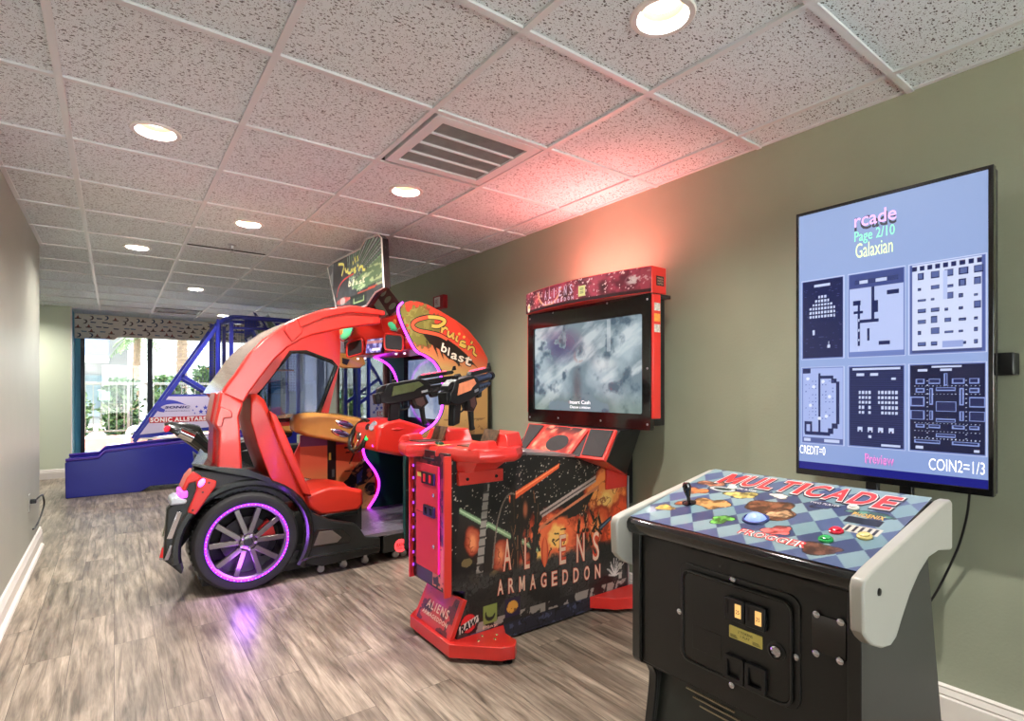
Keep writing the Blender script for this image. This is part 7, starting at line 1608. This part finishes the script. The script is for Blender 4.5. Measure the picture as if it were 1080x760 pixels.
for y in (B0 + 0.02, B1 - 0.02):
    cb_.bar((0.19, y, 0.60), (1.06, y, 2.03), 0.045, 0.045); cb_.bar((0.20, y, 0.66), (1.08, y, 0.74), 0.04, 0.05)
    cb_.tube(smooth_line([(1.08, y, 0.60), (1.08, y, 1.98), (1.12, y, 2.10), (1.22, y, 2.16), (1.36, y, 2.175), (2.1, y, 2.175)], 5), 0.030, 10)
    cb_.bar((1.23, y, 0.62), (1.23, y, 2.10), 0.045, 0.045); cb_.bar((0.68, y, 1.40), (1.22, y, 1.02), 0.045, 0.045)
    cb_.bar((1.25, y, 2.03), (2.1, y, 2.06), 0.03, 0.03); cb_.bar((2.07, y, 0.6), (2.07, y, 2.17), 0.045, 0.045); cb_.bar((0.54, y, 1.15), (1.08, y, 1.15), 0.02, 0.02)
for x, z in ((1.06, 2.03), (2.07, 2.17), (2.07, 0.7)): cb_.bar((x, B0 + 0.02, z), (x, B1 - 0.02, z), 0.04, 0.04)
cb_.build('cage_frame', M_bmet, bb)
nt_ = MB()
for y in (B0 + 0.02, B1 - 0.02):
    for k in range(44):
        x = 0.46 + k * 0.037
        zt = min(2.15, 0.60 + (x - 0.19) * 1.64)
        if zt > 1.17: nt_.box(x - 0.0015, x + 0.0015, y - 0.0015, y + 0.0015, 1.15, zt)
    for k in range(27):
        z = 1.17 + k * 0.037; x0 = max(0.46, 0.19 + (z - 0.60) / 1.64); nt_.box(x0, 2.07, y - 0.0015, y + 0.0015, z - 0.0015, z + 0.0015)
nt_.build('cage_net', M_netw, bb, smooth=0)
sgp = [(0.245, 0.685), (1.06, 0.755), (1.06, 1.14), (0.535, 1.14)]
MB().py(sgp, B0 - 0.004, B0 + 0.004).build('side_board', mat('lilac_board', (206, 196, 226), 0.4), bb, smooth=0)
ps = Panel((0.2, B0 - 0.004, 0.66), (1.1, B0 - 0.004, 0.66), (1.1, B0 - 0.004, 1.16), (0.2, B0 - 0.004, 1.16))
W_, H_ = 0.9, 0.50
tx = MB()
s9 = 9.5
def BU(x, y): q_ = on_y(150 + x / s9, 400 + y / s9, B0 - 0.004); return ((q_.x - 0.2) / W_, (q_.z - 0.66) / H_)
def strip(pts, o_, m_): tx.add([ps.pt(*BU(*p), o_) for p in pts], [tuple(range(len(pts)))], m_)
strip([(70, 380), (650, 362), (650, 415), (72, 438)], 0.001, 0)
u0, v0 = BU(80, 430); u1, v1 = BU(300, 378); put_text(tx, 'SONIC', ps, u0, v0, u1, v1, 0.002, 1, 0, 0.05, 1.2)
u0, v0 = BU(322, 420); u1, v1 = BU(640, 370); put_text(tx, 'ALLSTARS', ps, u0, v0, u1, v1, 0.002, 1, 0, 0.05, 1.2)
stroke(tx, ps, [BU(*p) for p in smooth_line([(225, 315), (175, 300), (150, 270), (190, 240), (270, 225), (360, 232), (440, 255)], 5)], 0.07, 0.0012, 2, [0.5, 0.55, 0.6, 0.65, 0.7, 0.75, 0.8, 0.85, 0.9, 0.95, 1, 1, 1, 1, 1, 1, 0.95, 0.9, 0.85, 0.8, 0.75, 0.7, 0.62, 0.54, 0.46, 0.38, 0.3, 0.22, 0.14, 0.08, 0.03])
u0, v0 = BU(225, 292); u1, v1 = BU(480, 262); put_text(tx, 'SONIC', ps, u0, v0, u1, v1, 0.003, 3, 0.2, 0.05, 1.1)
u0, v0 = BU(232, 322); u1, v1 = BU(480, 308); put_text(tx, 'BASKETBALL', ps, u0, v0, u1, v1, 0.003, 3, 0, 0.02, 1.2)
for cx, cy, r_ in ((545, 272, 16), (632, 282, 27), (588, 322, 27), (508, 308, 11), (526, 338, 11), (650, 325, 26), (695, 270, 22), (695, 370, 24), (668, 345, 14)):
    P_ = []
    for k in range(10):
        rr = r_ if k % 2 == 0 else r_ * 0.45; t = -PI / 2 + PI * k / 5; P_.append(ps.pt(*BU(cx + rr * math.cos(t), cy + rr * math.sin(t)), 0.0012))
    c_ = ps.pt(*BU(cx, cy), 0.0012); tx.add(P_ + [c_], [(k, (k + 1) % 10, 10) for k in range(10)], 2)
tx.build('board_lettering', [mat('sign_crimson', (188, 24, 44), 0.4), mat('sign_white', (236, 230, 232), 0.4), mat('sign_blue', (60, 64, 176), 0.4), mat('sign_navy', (44, 38, 110), 0.4)], bb, smooth=0)
MB().box(2.08, 2.12, B0, B1, 1.2, 2.10).build('backboard', mat('board_white', (222, 222, 226), 0.35), bb, bevel=0.004)
hp = MB().tube([(1.88 + 0.13 * math.cos(t), 8.14 + 0.13 * math.sin(t), 1.50) for t in np.linspace(0, 2 * PI, 24, endpoint=False)], 0.010, 8, closed=True); hp.bar((2.01, 8.14, 1.50), (2.09, 8.14, 1.50), 0.05, 0.02); hp.build('hoop', mat('hoop_orange', (214, 92, 40), 0.4), bb)
MB().box(0.25, 1.05, B0 - 0.006, B0 - 0.001, 0.625, 0.645).build('white_pinstripe', mat('sign_white', (0, 0, 0)), bb, smooth=0)
# cluster of coloured header cards on the cage roof
yq = 8.0
for k, (pp, col) in enumerate((([(257.5, 356), (266, 351), (270.5, 361), (262, 366)], (40, 54, 130)), ([(267, 346), (276, 343), (284, 352), (273, 357)], (206, 210, 222)), ([(267, 329), (270, 330), (281, 346), (277, 348)], (52, 66, 140)), ([(276, 334), (283, 331), (293, 346), (285, 350)], (196, 214, 210)))):
    c_ = MB().py(xz(pp, yq), yq, yq + 0.02).build('header_card', mat('card_%d' % k, col, 0.35, noise=0.25, nscale=25), bb)
    q_ = xz(pp, yq); cx = sum(p[0] for p in q_) / 4; cz = sum(p[1] for p in q_) / 4
    MB().py([(cx + (a_ - cx) * 0.6, cz + (b_ - cz) * 0.6) for a_, b_ in q_], yq - 0.003, yq).build('card_print', mat('card_print_%d' % (k % 2), ((222, 226, 236), (120, 150, 120))[k % 2], 0.35, noise=0.3, nscale=40), c_, smooth=0)
MB().box(1.42, 1.80, 8.02, 8.06, 1.94, 2.20).build('header_mount', M_bmet, bb, bevel=0.004)

# ================================================================ valance
vl = thing('window_valance', (0.9, 10.45, 2.15), 'beige fabric window valance printed with small brown and blue boats and anchors', 'valance')
vz0 = 2.005
vs_ = [(-0.483, vz0), (0.0, vz0), (0.055, vz0 + 0.045), (2.47, vz0 + 0.045), (2.47, CEIL - 0.005), (-0.483, CEIL - 0.005)]
YV = 10.44
MB().py(vs_, YV, YV + 0.09).build('valance_box', mat('valance_cloth', (222, 210, 190), 0.85, noise=0.05, nscale=12), vl, bevel=0.004)
vp = Panel((-0.483, YV - 0.001, vz0), (2.47, YV - 0.001, vz0), (2.47, YV - 0.001, CEIL - 0.005), (-0.483, YV - 0.001, CEIL - 0.005))
mo = MB(); rg = random.Random(3)
for i in range(25):
    for j_ in range(5):
        u, v = (i + 0.5 + rg.uniform(-0.25, 0.25) + 0.5 * (j_ % 2)) / 25.6, (j_ + 0.6 + rg.uniform(-0.15, 0.15)) / 5.3
        if v < 0.2 and u > 0.16: continue
        k = rg.random(); w_, h_ = 0.016, 0.085
        if k < 0.4: stroke(mo, vp, [(u - w_ * 0.2, v + h_), (u + w_ * 0.45, v + h_ * 0.7), (u + w_ * 0.6, v), (u + w_ * 0.3, v - h_ * 0.7), (u - w_ * 0.3, v - h_)], 0.022, 0.001, rg.choice([0, 0, 1]), [0.3, 0.9, 1, 0.8, 0.3])
        elif k < 0.7: mo.add([vp.pt(u - w_ * 0.8, v, 0.001), vp.pt(u + w_ * 0.8, v - 0.01, 0.001), vp.pt(u + w_ * 0.6, v - 0.05, 0.001), vp.pt(u - w_ * 0.6, v - 0.05, 0.001)], [(0, 1, 2, 3)], rg.choice([1, 2]))
        else:
            mo.add([vp.pt(u - w_ * 0.5, v - h_ * 0.4, 0.001), vp.pt(u + w_ * 0.4, v - h_ * 0.4, 0.001), vp.pt(u, v + h_, 0.001)], [(0, 1, 2)], rg.choice([0, 3]))
            stroke(mo, vp, [(u - w_ * 0.8, v - h_ * 0.6), (u + w_ * 0.8, v - h_ * 0.6)], 0.014, 0.001, 0)
bp_ = mo.build('boat_print', [mat('print_brown', (92, 72, 62), 0.8), mat('print_navy', (66, 74, 92), 0.8), mat('print_teal', (104, 130, 140), 0.8), mat('print_rust', (150, 92, 74), 0.8)], vl, smooth=0); tag(bp_, kind='stuff')

# ================================================================ outside
structure('ground_patio', MB().box(-30, 30, YF + 0.12, 60, -0.12, -0.02).box(-30, 30, -40, YB - 0.12, -0.12, -0.02), mat('pale_concrete', (232, 228, 222), 0.8, noise=0.06, nscale=2), smooth=0)
gc = thing('storage_cabinet', (0.3, 11.0, -0.02), 'plain grey cabinet on the patio just outside the window', 'cabinet')
q0 = on_y(114, 472, 10.95); q1 = on_y(150, 469, 10.95)
MB().box(q0.x, q1.x + 0.1, 10.95, 11.4, -0.02, q0.z - 0.02).build('carcass', mat('cabinet_grey', (190, 184, 180), 0.5), gc, bevel=0.01)
MB().box(q0.x - 0.02, q1.x + 0.12, 10.93, 11.42, q0.z - 0.02, q0.z + 0.02).build('lid', mat('cabinet_lid', (206, 204, 202), 0.5), gc, bevel=0.008)
MB().box(q0.x + 0.04, q1.x + 0.04, 10.935, 10.955, 0.08, q0.z - 0.08).build('door_panel', mat('cabinet_grey', (0, 0, 0)), gc, bevel=0.004)
# pool kerb with tile band
pk = thing('pool_kerb', (0, 12.2, 0), 'low pool kerb with pink coping and a band of small tiles outside the window', 'pool edge')
z1 = on_y(100, 462, 12.2).z; z0 = on_y(100, 474, 12.2).z
M_tileb = mat('tile_band', (150, 166, 170), 0.3, noise=0.15, nscale=8)
MB().box(-3, 5, 12.2, 12.7, -0.02, z0).build('wall', M_tileb, pk, bevel=0.004)
tb_ = MB()
for k in range(64): tb_.box(-2.98 + 0.125 * k, -2.88 + 0.125 * k, 12.19, 12.2, z0 - 0.20, z0 - 0.02)
tb_.build('tile_band', mat('tile_grey_blue', (96, 112, 124), 0.25), pk, smooth=0)
MB().box(-3.02, 5.02, 12.17, 12.75, z0, z1).build('coping', mat('pink_coping', (170, 104, 94), 0.6, noise=0.06), pk, bevel=0.012)
# railing
rl_ = thing('railing', (0, 13.0, 0), 'grey metal railing with thin upright bars outside the window', 'railing')
YR = 13.0; zt = on_y(120, 404, YR).z; zbt = on_y(120, 455, YR).z
MB().box(-3.5, 6.5, YR - 0.03, YR + 0.03, zt - 0.03, zt + 0.02).build('top_rail', mat('rail_grey', (104, 102, 96), 0.5), rl_, bevel=0.004)
MB().box(-3.5, 6.5, YR - 0.015, YR + 0.015, zbt, zbt + 0.03).build('bottom_rail', mat('rail_grey', (0, 0, 0)), rl_)
for k in range(84):
    MB().box(-3.45 + 0.12 * k, -3.435 + 0.12 * k, YR - 0.008, YR + 0.008, zbt + 0.02, zt - 0.02).build('baluster', mat('rail_grey', (0, 0, 0)), rl_, smooth=0)
for x in (-3.4, -1.6, 0.2, 2.0, 3.8, 5.6): MB().box(x, x + 0.05, YR - 0.025, YR + 0.025, -0.02, zt).build('post', mat('rail_grey', (0, 0, 0)), rl_, smooth=0)
s0 = on_y(104, 413, YR - 0.04); s1 = on_y(116, 422, YR - 0.04)
sgn = thing('railing_sign', (s0.x, YR - 0.04, s1.z), 'small pale green notice hung on the railing outside', 'sign')
MB().box(s0.x, s1.x, YR - 0.05, YR - 0.035, s1.z, s0.z).build('plate', mat('notice_green', (110, 150, 136), 0.5), sgn, bevel=0.003)
MB().box(s0.x + 0.03, s1.x - 0.03, YR - 0.052, YR - 0.05, (s0.z + s1.z) / 2, s0.z - 0.03).build('notice_print', mat('notice_ink', (96, 140, 128), 0.5), sgn, smooth=0)
# lounge chair, white with dark straps
lc = thing('lounge_chair', (1.0, 11.9, 0), 'white pool lounge chair with slanting back outside beside the railing', 'chair')
c0 = on_y(133, 461, 11.75); c1 = on_y(150, 451, 11.8)
LX, LZ = c0.x, c0.z
for y in (11.72, 12.08):
    t = MB(); t.tube(smooth_line([(LX, y, LZ - 0.15), (LX + 0.06, y, LZ + 0.12), (LX + 0.30, y, LZ + 0.14), (LX + 0.6, y, LZ - 0.06), (LX + 1.0, y, LZ - 0.1)], 4), 0.03, 8)
    t.build('side_frame', M_white, lc)
for x in (LX + 0.02, LX + 0.95):
    for y in (11.72, 12.08): MB().box(x, x + 0.04, y - 0.02, y + 0.02, -0.02, LZ - 0.05).build('leg', M_white, lc)
sl_ = MB()
for k in range(9): sl_.box(LX + 0.08 + 0.1 * k, LX + 0.14 + 0.1 * k, 11.72, 12.08, LZ - 0.03 + (0.10 if k < 3 else -0.03 * (k - 3) * 0.5), LZ - 0.01 + (0.10 if k < 3 else -0.03 * (k - 3) * 0.5))
sl_.build('straps', mat('strap_grey', (96, 98, 104), 0.6), lc, smooth=0)
# shrubs: each a mass of leaves on stems
M_leafs = [mat('leaf_a', (62, 88, 46), 0.6, noise=0.3, nscale=9), mat('leaf_b', (86, 112, 64), 0.6, noise=0.3, nscale=9), mat('leaf_c', (46, 74, 40), 0.6, noise=0.3, nscale=9)]
rg = random.Random(11)
def shrub(x, y, w, h, label, n=1900):
    t = thing('shrub', (x, y, -0.02), label, 'shrub', 'shrubs behind the railing')
    m = MB()
    for _ in range(n):
        a, r, hh = rg.uniform(0, 2 * PI), math.sqrt(rg.random()), rg.random()
        k = (1 - abs(hh - 0.45) ** 2.6 * 1.2) * (0.85 + 0.15 * math.sin(5 * a + x))
        p = Vector((x + w * r * k * math.cos(a), y + w * 0.8 * r * k * math.sin(a), h * (0.12 + 0.9 * hh)))
        d = Vector((rg.uniform(-1, 1), rg.uniform(-1, 1), rg.uniform(-0.2, 1))).normalized(); e = d.cross(Vector((rg.uniform(-1, 1), rg.uniform(-1, 1), 0.3))).normalized(); L = rg.uniform(0.09, 0.16)
        m.add([p, p + d * L * 0.5 + e * L * 0.28, p + d * L, p + d * L * 0.5 - e * L * 0.28], [(0, 1, 2, 3)], rg.randrange(3))
    m.build('foliage', M_leafs, t, smooth=0)
    st = MB()
    for _ in range(5): st.tube([(x + rg.uniform(-0.08, 0.08), y, -0.02), (x + rg.uniform(-0.25, 0.25) * w, y + rg.uniform(-0.2, 0.2), h * 0.75)], [0.02, 0.008], 6)
    st.build('stems', mat('twig_brown', (104, 84, 66), 0.8), t)
SH = [(-0.72, 13.75, 0.36, 1.15, 'leafy green shrub behind the railing at the dark left window frame'), (0.10, 13.85, 0.35, 1.36, 'leafy green shrub behind the small notice on the railing'), (0.92, 13.8, 0.35, 1.45, 'leafy green shrub at the foot of the slim palm trunk'), (1.76, 13.95, 0.42, 1.66, 'taller green shrub behind the window mullion'), (2.62, 13.9, 0.43, 1.75, 'tall bushy shrub seen through the slanting cage bar'), (3.58, 14.0, 0.44, 1.7, 'bushy shrub seen through the wire net of the cage'), (4.55, 14.0, 0.44, 1.6, 'bushy shrub farthest from the grey alcove wall')]
for s_ in SH: shrub(*s_)
def palm(x, y, h, label, fr=16, r0=0.13, fl=0.55):
    t = thing('palm_tree', (x, y, -0.02), label, 'tree', 'palm trees outside')
    tr = MB(); k = 18
    prof = []
    for i in range(k): prof += [(r0 * (1.05 - 0.25 * i / k), h * i / k), (r0 * (0.90 - 0.25 * i / k), h * (i + 0.8) / k)]
    tr.lathe(prof, (x, y, -0.02), (0.02, 0, 1), 12); tr.build('trunk', mat('palm_bark', (96, 80, 66), 0.9, noise=0.3, nscale=14), t)
    for q in range(fr):
        a = 2 * PI * q / fr + rg.uniform(-0.2, 0.2); el = rg.uniform(-0.5, 0.9); L = fl * rg.uniform(0.8, 1.1)
        m = MB(); spine = []
        for i in range(7):
            s = i / 6; rr = L * s * math.cos(el * (1 - s)); z = h + L * (s * math.sin(el) - 0.7 * s * s)
            spine.append(Vector((x + 0.02 * h + rr * math.cos(a), y + rr * math.sin(a), z)))
        m.tube(spine, [0.014 - 0.0018 * i for i in range(7)], 5)
        sd = Vector((-math.sin(a), math.cos(a), 0))
        for i in range(1, 7):
            for g_ in (-1, 1):
                for f_ in (0, 0.5):
                    p = spine[i] * (1 - f_) + spine[i - 1] * f_; d = (sd * g_ + (spine[i] - spine[i - 1]).normalized() * 0.6 + Vector((0, 0, -0.35))).normalized() * 0.42 * fl * (1.1 - 0.08 * i)
                    w_ = (spine[i] - spine[i - 1]).normalized() * 0.02
                    m.add([p - w_, p + d * 0.5 - w_, p + d, p + d * 0.5 + w_, p + w_], [(0, 1, 2, 3, 4)])
        m.build('frond', M_leafs[1 if q % 2 else 0], t, smooth=0)
q_ = on_y(150, 352, 15.0); palm(q_.x - 0.12, 15.9, q_.z + 0.06, 'palm tree with drooping fronds outside, left of the window mullion', 18, 0.10)
q_ = on_y(196, 340, 15.6); palm(q_.x + 0.1, 18.2, q_.z + 0.35, 'palm tree with a thick trunk outside, right of the window mullion', 14, 0.17, 0.7)
# white building across the pool
bd = thing('white_building', (2.0, 24, 0), 'large white building with a pale blue balcony beyond the shrubs', 'building')
M_bw = mat('building_white', (214, 214, 214), 0.8)
MB().box(0.4, 16, 24, 30, -0.02, 8).build('wall', M_bw, bd, smooth=0)
MB().hexa([(-12, 20.5, 5.4), (4.0, 20.5, 5.4), (4.0, 24.2, 6.4), (-12, 24.2, 6.4)], [(-12, 20.5, 5.2), (4.0, 20.5, 5.2), (4.0, 24.2, 6.2), (-12, 24.2, 6.2)]).build('eave', mat('eave_grey', (196, 192, 188), 0.8), bd, smooth=0)
MB().box(-9, 0.4, 25, 30, -0.02, 8).build('wing_wall', mat('building_grey', (150, 150, 150), 0.8), bd, smooth=0)
for z in (2.2, 5.0):
    bl_ = MB().box(-4.2, -0.15, 22.6, 25, z, z + 0.15).build('balcony_slab', M_bw, bd, smooth=0)
    MB().box(-4.2, -0.15, 22.6, 22.7, z + 0.15, z + 1.1).build('balcony_front', mat('pale_blue', (104, 126, 170), 0.7), bl_, smooth=0)
for x in (-2.6, -1.2):
    for z in (0.2, 3.2):
        wn = MB().box(x, x + 0.9, 24.9, 25.02, z, z + 1.6).build('window_frame', mat('frame_grey', (120, 124, 128), 0.5), bd, smooth=0)
        MB().box(x + 0.06, x + 0.84, 24.88, 24.9, z + 0.06, z + 1.54).build('pane', mat('window_dark', (96, 110, 120), 0.1, coat=0.5), wn, smooth=0)
MB().box(3.0, 16, 23.9, 24.0, 3.4, 3.5).build('string_course', mat('eave_grey', (0, 0, 0)), bd, smooth=0)

# ================================================================ daylight
w = bpy.data.worlds.new('sky'); SC.world = w; w.use_nodes = True
nt = w.node_tree; bg = nt.nodes['Background']
sk = nt.nodes.new('ShaderNodeTexSky'); sk.sky_type = 'HOSEK_WILKIE'; sk.sun_direction = (0.3, -0.5, 0.8); sk.turbidity = 4.0
mixc = nt.nodes.new('ShaderNodeMix'); mixc.data_type = 'RGBA'; mixc.inputs['Factor'].default_value = 0.75
nt.links.new(sk.outputs[0], mixc.inputs['A']); mixc.inputs['B'].default_value = (0.95, 1.0, 1.05, 1)
nt.links.new(mixc.outputs['Result'], bg.inputs['Color']); bg.inputs['Strength'].default_value = 6.5
sun = bpy.data.lights.new('sun', 'SUN'); sun.energy = 42.0; sun.angle = 0.05; sun.color = (1.0, 0.96, 0.9)
so = bpy.data.objects.new('sun', sun); COL.objects.link(so); so.rotation_euler = (math.radians(-30), math.radians(-10), 0)

SC.view_settings.view_transform = 'Standard'; SC.view_settings.look = 'None'; SC.view_settings.gamma = 1.0
SC.view_settings.use_curve_mapping = False
SC.view_settings.exposure = 0.68
SC.cycles.max_bounces = 8; SC.cycles.diffuse_bounces = 5; SC.cycles.glossy_bounces = 4; SC.cycles.transparent_max_bounces = 8
SC.cycles.sample_clamp_indirect = 6.0; SC.cycles.caustics_reflective = False; SC.cycles.caustics_refractive = False
